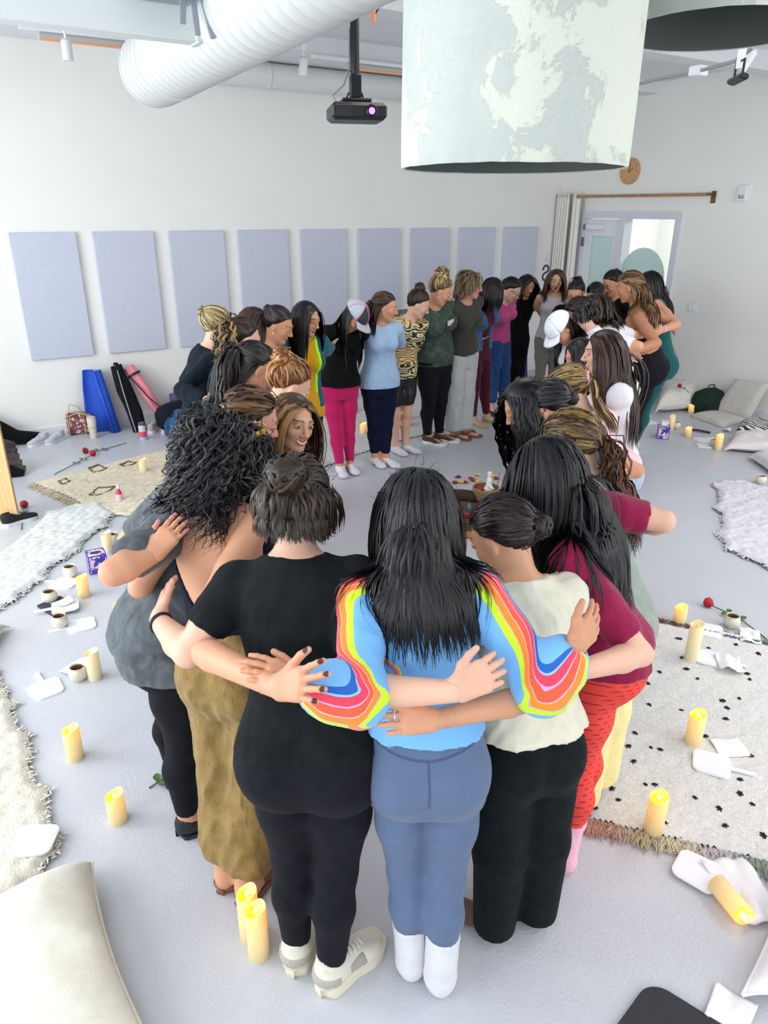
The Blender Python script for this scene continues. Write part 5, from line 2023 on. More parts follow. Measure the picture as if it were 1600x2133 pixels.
FIGS = {}
order = [p['id'] for p in PEOPLE]
for p in PEOPLE:
    solve_place(p)
    FIGS[p['id']] = Fig(p)
byid = {p['id']: p for p in PEOPLE}
ring = [1, 2, 3, 4, 5, 6, 7, 8, 9, 10, 11, 12, 13, 14, 15, 16, 17, 18, 19, 20, 21, 22, 23, 24, 25, 27, 26, 28, 29, 30, 31, 32, 33, 34, 35, 36, 37, 38]
for n_, i in enumerate(ring):
    p, fig = byid[i], FIGS[i]
    for e, j in (('L', ring[(n_ + 1) % len(ring)]), ('R', ring[n_ - 1])):
        a = p.get('arm' + e)
        if a == 'front':
            fig.ik(e, fig.pts[2] + fig.f * .24 + fig.r * (.05 if e == 'L' else -.05), np.array([0, 0, -1.0]) + fig.f * .2)
            continue
        if a:
            el, wr, tip = px(*a['el']), px(*a['wr']), px(*a['tip'])
            fig.set_arm(e, el, wr, nrm(tip - wr), np.array(a['up'], float))
            for kx in ('curl', 'spread', 'thumb', 'flip'):
                if kx in a:
                    fig.arm[e][kx] = a[kx]
            continue
        nb = FIGS[j]
        Y = np.cross(nb.T[2], nb.X[2])
        lvq = .70
        c = nb.pts[2] * .35 + nb.pts[3] * .65
        _, b_, o_ = nb.prof(np.array(lvq))
        tgt = c + Y * (o_ - b_ - .035 * nb.k)
        to = fig.sh[e] - tgt
        tgt = tgt + nrm(to * np.array([1, 1, 0])) * .04
        sg = -1 if e == 'L' else 1
        pole = -fig.f * .8 + sg * fig.r * .4 + np.array([0, 0, -.5])
        fig.ik(e, tgt, pole, hn=-Y)
DEBUG_PLACE = False
if DEBUG_PLACE:
    for p in PEOPLE:
        f_ = FIGS[p['id']]
        print('PLACE', p['id'], np.round(f_.base[:2], 2), 'h', round(p['h'], 2), 'side', round(p.get('side', 0), 1), 'err', np.round(f_.top_px() - np.array(p['top'])), 'armlen', [(round(float(np.linalg.norm(f_.arm[e]['el'] - f_.sh[e])) / f_.k, 3), round(float(np.linalg.norm(f_.arm[e]['wr'] - f_.arm[e]['el'])) / f_.k, 3)) for e in 'LR'], 'sh', np.round(projc(np.array([f_.sh['L'], f_.sh['R']]))).tolist())
for p in PEOPLE:
    p['root'] = build_person(p, FIGS[p['id']])
# ------------------------------------------------------------------ things on walls and ceiling
panelm = cloth('panel_fabric', '#C3C8D8', .02, weave=300, bmp=.5, fold=0.0, rough=.95)
PX0, PW, PP = .353 * CAMH, .2733 * CAMH, .3456 * CAMH
ordn = ('first', 'second', 'third', 'fourth', 'fifth', 'sixth', 'seventh', 'eighth', 'last')
for k in range(9):
    mb = MB()
    mb.box((0, 0, 0), (PW, .042, 1.22), bev=.006)
    o = mb.build('acoustic_panel', panelm, loc=(PX0 + k * PP + PW / 2, YA - .0215, 2.03 - .61))
    tag(o, '%s pale grey fabric acoustic panel from the left on the back wall' % ordn[k], 'acoustic panel', 'acoustic panels on the back wall')

# poster beside the curtain: dark curved letter, pink mark
po = thing('wall_poster', 'small white poster with a dark curved letter beside the curtain', 'poster', (7.775, YA, 1.40))
mb = MB()
mb.box((0, -.003, .02), (.19, .004, .50))
mb.build('sheet', mat('poster_paper', '#E8E6EA', .7), po)
mb = MB()
t = np.linspace(0, 1, 40)
pts = []
for u in t:   # a mirrored S
    if u < .5:
        a = radians(200 - u / .5 * 260)
        pts.append((.01 + .050 * cos(a), -.006, .055 + .048 * sin(a)))
    else:
        a = radians(120 + (u - .5) / .5 * 220)
        pts.append((.01 + .052 * cos(a), -.006, -.052 + .052 * sin(a)))
mb.tube(pts, .013, 8)
mb.build('letter', mat('letter_ink', '#232B30', .6), po, True)
mb = MB()
mb.tube([(-.02, -.006, .20), (-.005, -.006, .185), (-.008, -.006, .165)], [.004, .012, .003], 6, flat=.3)
mb.build('pink_mark', mat('poster_pink', '#E85A9A', .6), po)

woodm = mat('oak_rod_wood', '#A98258', .5, var=.2, vscale=14)
brassm = mat('bronze_bracket', '#7A6248', .4, .8)
rd = thing('curtain_rod', 'wooden curtain rod on bracket above the glass door', 'curtain rod', (7.87, 6.78, 2.415))
mb = MB()
mb.tube([(0, -1.0, -.003), (0, 0, 0), (0, 1.0, .003)], .018, 12)
mb.build('rod', woodm, rd, True)
mb = MB()
mb.lathe([(.0, -.02), (.026, -.016), (.028, .010), (.0, .018)], (0, 1.01, .003), 14, R=rotx3(pi / 2))
mb.build('end_cap', woodm, rd, True)
mb = MB()
mb.box((.06, -1.0, 0), (.14, .03, .03), bev=.004)
mb.box((.122, -1.0, -.03), (.012, .06, .13), bev=.003)
mb.build('bracket', brassm, rd)
r2 = thing('curtain_rod', 'short stub of a wooden rod sticking out of the white curtain', 'curtain rod', (7.88, 7.93, 2.425))
mb = MB()
mb.tube([(0, -.02, 0), (0, .28, 0)], .018, 12)
mb.build('rod', woodm, r2, True)
mb = MB()
mb.lathe([(.0, -.012), (.026, -.008), (.026, .010), (.0, .014)], (0, -.02, 0), 14, R=rotx3(pi / 2))
mb.build('end_cap', woodm, r2, True)
curtm = cloth('white_curtain', '#E9E7E0', .03, fold=.05, rough=.9)
for nm, y0, y1, lb, amp, nf in (('curtain', 8.20, 7.96, 'white pleated curtain gathered in the far right corner', .030, 5), ('curtain', 7.90, 7.75, 'narrow white curtain panel hanging beside the door frame', .016, 2.5)):
    n = 60
    V, Fc = [], []
    for z, gz in ((2.46, .7), (2.40, 1), (1.6, 1.15), (.8, 1.25), (.04, 1.3)):
        for k in range(n):
            u = k / (n - 1)
            V.append((amp * gz * sin(u * nf * 2 * pi), (u - .5) * (y1 - y0) * (.95 + .05 * gz), z))
    for r in range(4):
        Fc += [(r * n + k, r * n + k + 1, r * n + n + k + 1, r * n + n + k) for k in range(n - 1)]
    mb = MB()
    mb.add(V, Fc)
    o = mb.build(nm, curtm, smooth=True, angle=0, loc=(7.88, (y0 + y1) / 2, 0))
    md = o.modifiers.new('thick', 'SOLIDIFY')
    md.thickness = .004
    tag(o, lb, 'curtain')

ck = thing('wall_clock', 'round wooden wall clock partly behind the big drum lamp', 'clock', (XB, 7.05, 2.705))
Rx_ = np.array([[0, 0, -1.0], [-1, 0, 0], [0, 1, 0]])
mb = MB()
mb.lathe([(0, 0), (.150, 0), (.155, .006), (.155, .030), (.146, .036), (.140, .030), (0, .030)], (0, 0, 0), 40, R=Rx_)
mb.build('face', mat('clock_wood', '#C89B6E', .5, var=.08, vscale=30), ck, True)
for nm, a, L in (('hour_hand', 60, .07), ('minute_hand', 5, .11)):
    mb = MB()
    a = radians(a)
    mb.tube([(-.033, .02 * sin(a), -.02 * cos(a)), (-.033, -L * sin(a), L * cos(a))], .0035, 6)
    mb.build(nm, mat('clock_hand', '#4A3524', .5), ck)
mb = MB()
for k in range(12):
    a = radians(30 * k)
    mb.tube([(-.0315, .112 * sin(a), .112 * cos(a)), (-.0315, .126 * sin(a), .126 * cos(a))], .002, 5)
mb.build('hour_marks', mat('clock_hand', '#4A3524', .5), ck)['kind'] = 'stuff'

al = thing('wall_alarm', 'white wall alarm unit with dark lettering, right of the curtain rod', 'alarm', (XB, 5.41, 2.42))
mb = MB()
mb.box((-.02, 0, 0), (.04, .115, .17), bev=.010)
mb.build('housing', trimm, al)
mb = MB()
mb.box((-.043, 0, .045), (.006, .06, .05), bev=.003)
mb.build('lens', mat('alarm_lens', '#DDE3EA', .2), al)
mb = MB()
for (y0, z0, y1, z1) in ((.03, -.02, .012, -.02), (.03, -.02, .03, -.035), (.03, -.035, .012, -.035), (.012, -.035, .012, -.05), (.03, -.05, .012, -.05), (-.008, -.02, -.008, -.05), (-.008, -.05, .002, -.05), (-.02, -.02, -.026, -.02), (-.026, -.02, -.026, -.05), (-.036, -.05, -.018, -.05)):
    mb.tube([(-.0415, y0, z0), (-.0415, y1, z1)], .0035, 5)
mb.build('lettering', mat('alarm_ink', '#4A4D58', .6), al)['kind'] = 'stuff'
sw = thing('light_switch', 'white light switch plate on the right wall', 'switch', (XB, 5.83, 1.15))
mb = MB()
mb.box((-.004, 0, 0), (.008, .12, .12), bev=.003)
mb.build('plate', trimm, sw)
for y in (-.025, .025):
    mb = MB()
    mb.box((-.010, y, 0), (.008, .030, .06), bev=.003)
    mb.build('rocker', mat('switch_rocker', '#F2F2F2', .4), sw)

# spiral duct, rectangular branch, vent blades
D0, D1 = fl(325, 143, 3.2), fl(600, -46, 3.2)
ax = nrm(D1 - D0)
pA = D0 - ax * .10
pB = D0 + ax * 7.5
sd_ = thing('spiral_duct', 'large white spiral duct crossing under the ceiling', 'duct', pA)
prof = []
Lr = np.linalg.norm(pB - pA)
Rd = np.stack([np.cross(ax, [0, 0, 1.0]), [0, 0, 1.0], ax], 1)
Rd[:, 1] = np.cross(Rd[:, 2], Rd[:, 0])
z = 0
prof = [(.0, .03), (.235, .03), (.248, 0)]
while z < Lr - .12:
    prof += [(.250, z + .01), (.250, z + .108), (.2545, z + .112), (.2545, z + .118)]
    z += .12
mb = MB()
mb.lathe(prof, (0, 0, 0), 40, R=Rd)
mb.build('tube', ductm, sd_, True, angle=60)
mb = MB()
mb.lathe([(.250, .55), (.259, .552), (.259, .59), (.250, .592)], (0, 0, 0), 40, R=Rd, cap=False)
mb.build('joint_band', ductm, sd_, True)
bd = thing('branch_duct', 'flat rectangular white duct joining the spiral duct on its left', 'duct', (0, 4.32, 3.05))
mb = MB()
mb.box((-.84, .06, .30), (4.72, .12, .60), bev=.006)
mb.build('duct_body', mat('branch_duct_paint', '#DDE3E2', .5), bd)
mb = MB()
mb.box((1.50, .06, .30), (.05, .15, .612), bev=.012)
mb.build('collar', ductm, bd)
vt = thing('vent_diffuser', 'grey vent with three hanging blades on the flat duct', 'vent', at(385, 10, 4.25))
mb = MB()
mb.box((-.12, 0, .04), (.34, .20, .05), bev=.006)
mb.build('vent_box', mat('grey_vent', '#8E98A2', .5), vt)
for k, (dx, L, tilt) in enumerate(((-.015, .12, .12), (.035, .16, -.05), (.085, .17, -.22))):
    mb = MB()
    mb.box((0, 0, -L / 2), (.030, .012, L), bev=.004)
    o = mb.build('vent_blade', mat('grey_vent', '#8E98A2', .5), vt)
    o.location = (dx, -.03, .03)
    o.rotation_euler = (0, tilt, 0)

# round duct along the back wall
sf = thing('wall_duct', 'white round duct running along the top of the back wall', 'duct', (5.1, YA - .14, 3.535))
mb = MB()
mb.lathe([(0, -2.85), (.118, -2.85), (.12, -2.84), (.12, 2.84), (0, 2.84)], (0, 0, 0), 28, R=roty3(pi / 2))
mb.build('tube', ductm, sf, True)
for x in (-1.6, .2, 1.9):
    mb = MB()
    mb.lathe([(.121, -.012), (.126, -.008), (.126, .008), (.121, .012)], (x, 0, 0), 28, R=roty3(pi / 2), cap=False)
    mb.build('joint_band', ductm, sf, True)

# track rails with spots and heater bars
copper, nt_, b_ = new_mat('glowing_heater_element')
b_.inputs['Base Color'].default_value = srgb('#E0895A') + (1,)
b_.inputs['Emission Color'].default_value = srgb('#F0A888') + (1,)
b_.inputs['Emission Strength'].default_value = .22
for (xa, xb, y, z, lb) in ((.93, 2.2, 6.45, 3.40, 'thin lamp rail with a copper glowing bar below the flat duct'), (3.3, 6.4, 6.62, 3.46, 'long lamp rail with a short glowing bar beyond the spiral duct')):
    t_ = thing('track_rail', lb, 'lamp rail', (xa, y, z))
    mb = MB()
    mb.box(((xb - xa) / 2, 0, .02), (xb - xa, .035, .03), bev=.004)
    mb.build('rail', trimm, t_)
    for q in (.15, .85):
        mb = MB()
        mb.box(((xb - xa) * q, 0, .11), (.02, .02, .18))
        mb.build('hanger', trimm, t_)
    mb = MB()
    l0, l1 = ((.12, 1.4) if xa < 1 else (.35, .95))
    mb.box(((l0 + l1) / 2, .02, -.02), (l1 - l0, .06, .04), bev=.006)
    hb = mb.build('heater_housing', mat('heater_housing', '#B9B4AE', .5), t_)
    mb = MB()
    mb.tube([(l0 + .02, .0, -.042), (l1 - .02, .0, -.042)], .008, 8)
    mb.build('heater_element', copper, hb)


def spot(p, lb, tilt=.4, rz=0):
    t = thing('track_spotlight', lb, 'spotlight', p, rz)
    mb = MB()
    mb.box((0, 0, .10), (.03, .03, .06), bev=.004)
    mb.tube([(0, 0, max(.09, ZC - p[2])), (0, 0, .03)], .008, 8)
    mb.build('mount', trimm, t)
    mb = MB()
    mb.lathe([(0, .05), (.022, .05), (.033, .04), (.035, -.07), (.028, -.075), (.026, -.06), (0, -.06)], (0, 0, -.02), 18, R=rotx3(tilt))
    mb.build('lamp_head', ductm, t, True)
    return t


spot(at(138, 92, 5.6), 'white spotlight hanging from the rail at the upper left', .1)
spot(at(1560, 112, 5.2), 'white spotlight on the ceiling at the upper right', .5, .6)
spot(at(632, 128, 6.4), 'tiny white spotlight on the rail beyond the duct', .3)

# heat lamp / fire sensor near the ceiling
hs_ = thing('ceiling_sensor', 'small bracketed sensor with an orange tube beside the projector pole', 'sensor', at(775, 22, 4.2))
mb = MB()
mb.box((0, 0, .05), (.05, .05, .06), bev=.005)
mb.build('sensor_body', mat('sensor_grey', '#6A6A70', .5), hs_)
mb = MB()
mb.tube([(0, -.01, .02), (0, -.01, -.05)], .012, 10)
mb.build('sensor_tube', copper, hs_)
mb = MB()
mb.tube([(.02, 0, .08), (.05, 0, .03), (.02, 0, -.01)], .004, 6)
mb.build('sensor_wire', mat('black_plastic', '#15161A', .4), hs_)

# projector on a ceiling pole
bp = mat('black_plastic', '#15161A', .4)
pj = thing('projector', 'black ceiling projector on a long black pole', 'projector', at(742, 236, 4.5), -.35)
pz = pj.location.z
mb = MB()
mb.box((0, 0, 0), (.30, .24, .085), bev=.018)
bdy = mb.build('projector_body', bp, pj)
mb = MB()
for k in range(7):
    mb.box((-.085, -.1215, -.022 + .009 * k), (.085, .004, .004))
mb.build('vent_grille', mat('grille_grey', '#33353B', .5), bdy)['kind'] = 'stuff'
mb = MB()
mb.lathe([(0, .0), (.030, .0), (.032, .018), (.026, .022), (.022, .012), (0, .012)], (.065, -.115, .0), 24, R=rotx3(pi / 2))
mb.build('lens_ring', mat('lens_ring', '#0C0C10', .3), bdy, True)
lm, nt_, b_ = new_mat('projector_lens')
b_.inputs['Base Color'].default_value = srgb('#8A5AD0') + (1,)
b_.inputs['Emission Color'].default_value = srgb('#C890FF') + (1,)
b_.inputs['Emission Strength'].default_value = 1.6
b_.inputs['Roughness'].default_value = .1
mb = MB()
mb.lathe([(0, 0), (.018, .0), (.014, .008), (0, .011)], (.065, -.126, .0), 18, R=rotx3(pi / 2))
mb.build('lens', lm, bdy, True)
mb = MB()
mb.tube([(0, .02, .05), (0, .02, ZC - pz)], .024, 12)
mb.build('pole', bp, pj, True)
mb = MB()
mb.box((0, .02, .06), (.16, .12, .02), bev=.005)
mb.box((0, .02, .13), (.06, .06, .12), bev=.008)
for sx in (-.06, .06):
    mb.tube([(sx, .07, .045), (sx * .6, .02, .10)], .005, 6)
mb.build('mount_bracket', mat('dark_metal', '#26282D', .4, .6), pj)
mb = MB()
mb.tube([(-.09, .05, .04), (-.12, .06, .09), (-.06, .04, .14), (-.03, .03, .22), (-.026, .02, .4)], .005, 6)
mb.build('cable', mat('grey_cable', '#8A8A8E', .5), pj, True)

# speaker-like device and conduit at upper right
dv = thing('ceiling_camera_bar', 'black camera bar hanging on a white bracket at upper right', 'camera', at(1537, 165, 4.6), .9)
mb = MB()
mb.tube([(0, 0, .30), (0, 0, .05)], .022, 4)
mb.build('bracket', trimm, dv)
mb = MB()
mb.tube([(-.07, 0, .02), (-.07, 0, .085), (.07, 0, .085), (.07, 0, .02)], .007, 6)
mb.build('yoke', bp, dv)
mb = MB()
mb.box((0, 0, 0), (.23, .05, .030), R=rotx3(.3), bev=.008)
mb.build('camera_body', bp, dv)
cd = thing('conduit_pipe', 'thin grey conduit with a junction box under the ceiling', 'conduit', (0, 0, 0))
pts = [at(1316, 178, 6.3), at(1370, 165, 6.0), at(1455, 148, 5.6), at(1530, 128, 5.1), at(1570, 98, 4.7)]
cd.location = pts[2]
mb = MB()
mb.tube(np.array(pts) - pts[2], .012, 8)
mb.build('pipe', mat('conduit_grey', '#A7A9B0', .4, .5), cd, True)
mb = MB()
mb.box((0, 0, 0), (.09, .09, .06), bev=.006)
mb.build('junction_box', trimm, cd)

# drum lamps
pl_, nt_, b_ = new_mat('rough_plaster')
n1 = noise_node(nt_, 4.2, 9, .72, dist=.5)
n2 = noise_node(nt_, 1.6, 5, .6, stretch=(1, 1, .5))
n4 = noise_node(nt_, 40, 3, .6)
s_ = math_node(nt_, 'ADD', n1, math_node(nt_, 'MULTIPLY', n2, .9))
cA = ramp(nt_, s_, [(.80, srgb('#B2B9B7')), (.93, srgb('#BAC1BD')), (.955, srgb('#CCD2C6')), (1.0, srgb('#D3D8CB'))])
nt_.links.new(mix_rgb(nt_, math_node(nt_, 'MULTIPLY', n4, .35), cA, srgb('#C0C6BC')), b_.inputs['Base Color'])
b_.inputs['Roughness'].default_value = .85
bump(nt_, b_, math_node(nt_, 'ADD', ramp(nt_, s_, [(.93, (0, 0, 0)), (.96, (1, 1, 1))]), math_node(nt_, 'MULTIPLY', n4, .4)), .45, .006)
liningm = mat('dark_lamp_lining', '#4A5250', .8, bmp=.4, bscale=120)
for (px_, py_, d_, r_, h_, lb) in ((1068, 352, 2.9, .405, 1.06, 'huge plaster drum lamp hanging nearest the camera'), (1500, 66, 3.4, .41, .60, 'second plaster drum lamp cut off by the upper right edge')):
    c = at(px_, py_, d_)
    c[2] = min(c[2], ZC - h_ - .15)
    L = thing('drum_lamp', lb, 'lamp', c)
    mb = MB()
    n = 64
    prof = [(r_ - .014, .004), (r_ - .003, 0), (r_, .006)] + [(r_ + .02 * (k / 12.0) * 0, .006 + h_ * k / 12.0) for k in range(1, 13)] + [(r_ - .02, h_ + .012), (0, h_ + .012)]
    mb.lathe(prof, (0, 0, 0), n, cap=False)
    Vv = np.array(mb.v)
    wob = wav(Vv, 9, 2) * .0025 + wav(Vv, 40, 4) * .0012
    rr = np.linalg.norm(Vv[:, :2], axis=1)
    Vv[:, :2] *= (1 + wob / np.maximum(rr, .1))[:, None]
    lowm = Vv[:, 2] < .01
    Vv[lowm, 2] += wav(Vv[lowm], 60, 1) * .003
    mb.v = [tuple(v) for v in Vv]
    mb.build('shade', pl_, L, True)
    mb = MB()
    mb.lathe([(r_ - .012, .003), (r_ - .016, .02), (r_ - .018, h_ - .03), (.0, h_ - .03)], (0, 0, 0), n, cap=False)
    mb.build('lining', liningm, L, True)
    mb = MB()
    mb.tube([(0, 0, h_), (0, 0, ZC - c[2])], .012, 8)
    mb.build('cord', bp, L)
    mb = MB()
    mb.lathe([(0, .20), (.04, .20), (.045, .30), (.03, .34), (0, .34)], (0, 0, h_ * .3), 16)
    mb.build('bulb_holder', trimm, L, True)

# ------------------------------------------------------------------ small things on the floor
def height_for(base_px, top_y):
    p = flc(*base_px)
    for z in np.arange(.02, .6, .002):
        if projc(np.array([p[0], p[1], z]))[1] < top_y:
            return z
    return .15


waxm = {}


def wax(lit):
    if lit in waxm:
        return waxm[lit]
    m, nt, b = new_mat('candle_wax_lit' if lit else 'candle_wax')
    b.inputs['Base Color'].default_value = (srgb('#E6CF98') if lit else srgb('#EBDDB4')) + (1,)
    b.inputs['Roughness'].default_value = .5
    tc = nt.nodes.new('ShaderNodeTexCoord')
    sp = nt.nodes.new('ShaderNodeSeparateXYZ')
    nt.links.new(tc.outputs['Generated'], sp.inputs[0])
    if lit:
        c = ramp(nt, sp.outputs[2], [(0, srgb('#E8D8A8')), (.40, srgb('#FFB858')), (.75, srgb('#FF9E14')), (1, srgb('#FF9A00'))])
        st = ramp(nt, sp.outputs[2], [(.05, (.0,) * 3), (.5, (.35,) * 3), (.85, (.9,) * 3), (1, (1.3,) * 3)])
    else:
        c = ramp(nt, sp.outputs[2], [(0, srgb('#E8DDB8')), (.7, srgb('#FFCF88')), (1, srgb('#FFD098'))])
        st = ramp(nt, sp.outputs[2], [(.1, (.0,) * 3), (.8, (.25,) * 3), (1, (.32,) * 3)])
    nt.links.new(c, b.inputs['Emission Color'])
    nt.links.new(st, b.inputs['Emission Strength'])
    waxm[lit] = m
    return m


flm, nt_, b_ = new_mat('led_flame')
b_.inputs['Base Color'].default_value = (1, .8, .3, 1)
b_.inputs['Emission Color'].default_value = (1, .85, .45, 1)
b_.inputs['Emission Strength'].default_value = 5
poolm, nt_, b_ = new_mat('glowing_candle_pool')
b_.inputs['Base Color'].default_value = srgb('#FFE000') + (1,)
b_.inputs['Emission Color'].default_value = srgb('#FFD400') + (1,)
b_.inputs['Emission Strength'].default_value = .9


def candle(x, y, ytop, lb, lit=True, r=.036, lying=None, rot=0.0, z0=0.0):
    h = height_for((x, y), ytop)
    h = float(np.clip(h, .07, .24))
    t = thing('pillar_candle', lb, 'candle', fl(x, y, z0) if lying is None else lying[0], rot, 'flameless pillar candles around the circle')
    n = 24
    mb = MB()
    V, Fc = [], []
    rings = [(.0, 0, 0), (r * .97, 0, 0), (r, .004, 0), (r, h * .5, .0), (r, h - .012, 1), (r * .985, h, 1), (r * .86, h - .002, 1), (r * .80, h - .016, .7), (0, h - .020, .3)]
    for rr, zz, k in rings:
        for i in range(n):
            a = 2 * pi * i / n
            V.append((rr * cos(a), rr * sin(a), zz + k * (.010 * sin(a + 2.0) + .003 * sin(3 * a))))
    for q in range(len(rings) - 1):
        for i in range(n):
            a, b = q * n + i, q * n + (i + 1) % n
            Fc.append((a, b, b + n, a + n))
    mb.add(V, Fc)
    body = mb.build('wax', wax(lit), t, True)
    mb = MB()
    mb.lathe([(r * .82, 0), (0, .001)], (0, 0, h - .0175), n, cap=False)
    mb.v = [(a, b, c + .007 * sin(atan2(b, a) + 2) * (sqrt(a * a + b * b) / r)) for a, b, c in mb.v]
    mb.build('melt_pool', poolm if lit else wax(False), t, True)
    mb = MB()
    mb.lathe([(0, 0), (.006, .006), (.005, .014), (.0, .028)], (0, 0, h - .018), 10)
    mb.build('flame', flm if lit else wax(False), t, True)
    return t


candle(158, 1578, 1518, 'lit candle alone on the grey floor, left of the olive trousers')
candle(247, 1708, 1655, 'lit candle on bare floor, lower of the two at lower left')
candle(522, 1950, 1858, 'lit candle touching the heel of the brown sandals, rear of the close pair', r=.034)
candle(540, 1988, 1893, 'tall candle in front of its twin, nearest the camera', r=.034)
candle(176, 1242, 1201, 'candle standing right of the hand mirrors on the left', True)
candle(199, 1412, 1358, 'tall pale candle beside the mug at left', False)
candle(226, 1150, 1110, 'pale candle just behind the tissue box', False)
candle(254, 1295, 1257, 'candle half hidden by the hem of the faded grey T-shirt')
candle(300, 985, 957, 'pale candle on the shaggy cream rug', False)
candle(757, 905, 882, 'candle seen between the raspberry and the navy leggings')
candle(851, 876, 848, 'candle behind the bare legs of the printed jacket')
candle(1414, 1298, 1264, 'short lit candle at the upper edge of the spotted rug')
candle(1438, 1378, 1300, 'tall pale candle standing at the top of the spotted rug', False, r=.035)
candle(1442, 1552, 1487, 'lit candle in the middle of the spotted rug')
candle(1359, 1735, 1658, 'lit candle near the fringe of the spotted rug')
candle(1439, 860, 843, 'small lit candle at the far pillow')
candle(1432, 909, 891, 'lit candle left of the far hand mirrors')
candle(1495, 937, 906, 'tall lit candle beside the pale floor pillow')
candle(1397, 895, 866, 'pale candle behind the far tissue box', False, r=.032)
# fallen one
b0, b1 = fl(1492, 1838, .036), fl(1550, 1908, .036)
t_ = candle(1492, 1838, 1780, 'lit candle fallen over by the white pillow on the right', True, .036, lying=(b0,))
dv_ = nrm(b1 - b0)
t_.rotation_euler = Matrix(np.stack([np.cross([0, 0, 1.0], dv_), [0, 0, 1.0], dv_], 1).tolist()).to_euler()

cupm = mat('cream_stoneware', '#DCD5C2', .35, var=.06, vscale=30, coat=.3)
cupin = mat('cup_inside_glaze', '#8C7048', .4)
cocoa = mat('dark_cocoa', '#5A3018', .35, var=.3, vscale=40)


def cup(x, y, lb, s=1.0, z0=0.0):
    t = thing('stoneware_cup', lb, 'cup', fl(x, y, z0), 0, 'cream stoneware cups on the floor')
    mb = MB()
    mb.lathe([(.0, 0), (.026 * s, 0), (.030 * s, .004), (.043 * s, .022 * s), (.047 * s, .042 * s), (.043 * s, .060 * s), (.036 * s, .070 * s), (.037 * s, .076 * s), (.035 * s, .079 * s), (.032 * s, .075 * s), (.032 * s, .070 * s)], n=26, cap=False)
    mb.build('cup_body', cupm, t, True)
    mb = MB()
    mb.lathe([(.0325 * s, .073 * s), (.036 * s, .060 * s), (.036 * s, .045 * s)], n=26, cap=False)
    mb.build('cup_glaze', cupin, t, True)
    mb = MB()
    mb.lathe([(.0, .050 * s), (.020 * s, .0505 * s), (.0365 * s, .052 * s)], n=26, cap=False)
    mb.build('drink', cocoa, t, True)
    return t


cup(148, 1201, 'cream cup nearest the shaggy white fleece, left')
cup(106, 1254, 'cream cup standing on the dark notebook')
cup(127, 1306, 'cream cup by the handle of a hand mirror')
cup(165, 1415, 'cream cup beside the tall pale candle')
cup(237, 1132, 'cream cup mostly hidden by the grey T-shirt sleeve')
cup(1522, 1306, 'cream cup beside the red rose on the right')
cup(1584, 1008, 'cream cup between pillow and fleece at the right edge')
cup(1408, 893, 'cream cup behind the far tissue box')
cup(1487, 930, 'cream cup behind the tall far candle')
cup(846, 890, 'pale cup on the rug behind the bare legs', 1.2)

mirf = mat('white_mirror_frame', '#EDEFF5', .4)
mglass = mat('white_mirror_back', '#F3F5FC', .22, coat=.4)


def rrect(w, h, r, n=5, taper=0.0):
    P = []
    for cx_, cy_, a0 in ((w - r, h - r, 0), (-w + r, h - r, 90), (-w + r, -h + r, 180), (w - r, -h + r, 270)):
        for k in range(n + 1):
            a = radians(a0 + 90 * k / n)
            x_, y_ = cx_ + r * cos(a), cy_ + r * sin(a)
            P.append((x_ * (1 - taper * (y_ / h)), y_))
    return P


def mirror(cx, cy, hx, hy, lb, z0=.0, s=1.0):
    c, hnd = fl(cx, cy, z0), fl(hx, hy, z0)
    d = hnd - c
    L = np.linalg.norm(d)
    t = thing('hand_mirror', lb, 'mirror', c, atan2(d[0], -d[1]), 'white hand mirrors on the floor')
    mb = MB()
    mb.prism(rrect(.073 * s, .076 * s, .030, 6, .06), 0, .008)
    mb.build('frame', mirf, t)
    mb = MB()
    mb.prism(rrect(.067 * s, .070 * s, .027, 6, .06), .0082, .009)
    mb.build('mirror_back', mglass, t)
    mb = MB()
    hl = max(.10, L - .076 * s)
    out = [(.011, -.072 * s), (.009, -.10 * s), (.009, -.076 * s - hl + .008), (.006, -.076 * s - hl), (-.006, -.076 * s - hl), (-.009, -.076 * s - hl + .008), (-.009, -.10 * s), (-.011, -.072 * s)]
    mb.prism(out[::-1], .0, .009)
    mb.build('handle', mirf, t)
    return t


mirror(136, 1216, 92, 1211, 'hand mirror left of the first left candle')
mirror(136, 1264, 72, 1276, 'hand mirror with a crumpled tissue on it, on the notebook', .020)
mirror(170, 1303, 112, 1316, 'hand mirror right of the cup, handle to the left')
mirror(97, 1436, 80, 1408, 'hand mirror lying alone with its handle pointing away')
mirror(72, 1752, 2, 1756, 'hand mirror lying on the lower white fleece', .034)
mirror(1475, 1314, 1532, 1326, 'hand mirror at the top fringe of the spotted rug', .012)
mirror(1480, 1373, 1545, 1388, 'hand mirror under a tissue on the spotted rug', .018)
mirror(1482, 1592, 1566, 1614, 'hand mirror with long handle in the middle of the spotted rug', .018)
mirror(1452, 1815, 1500, 1840, 'hand mirror under the fallen candle', .012)
mirror(1462, 917, 1486, 912, 'hand mirror farthest right, behind another one')
mirror(1468, 929, 1500, 932, 'front one of the two far hand mirrors')
mirror(1352, 880, 1330, 882, 'hand mirror behind the far tissue box')

tism = cloth('tissue_paper', '#F1F1F5', .02, fold=.1, bmp=.1)


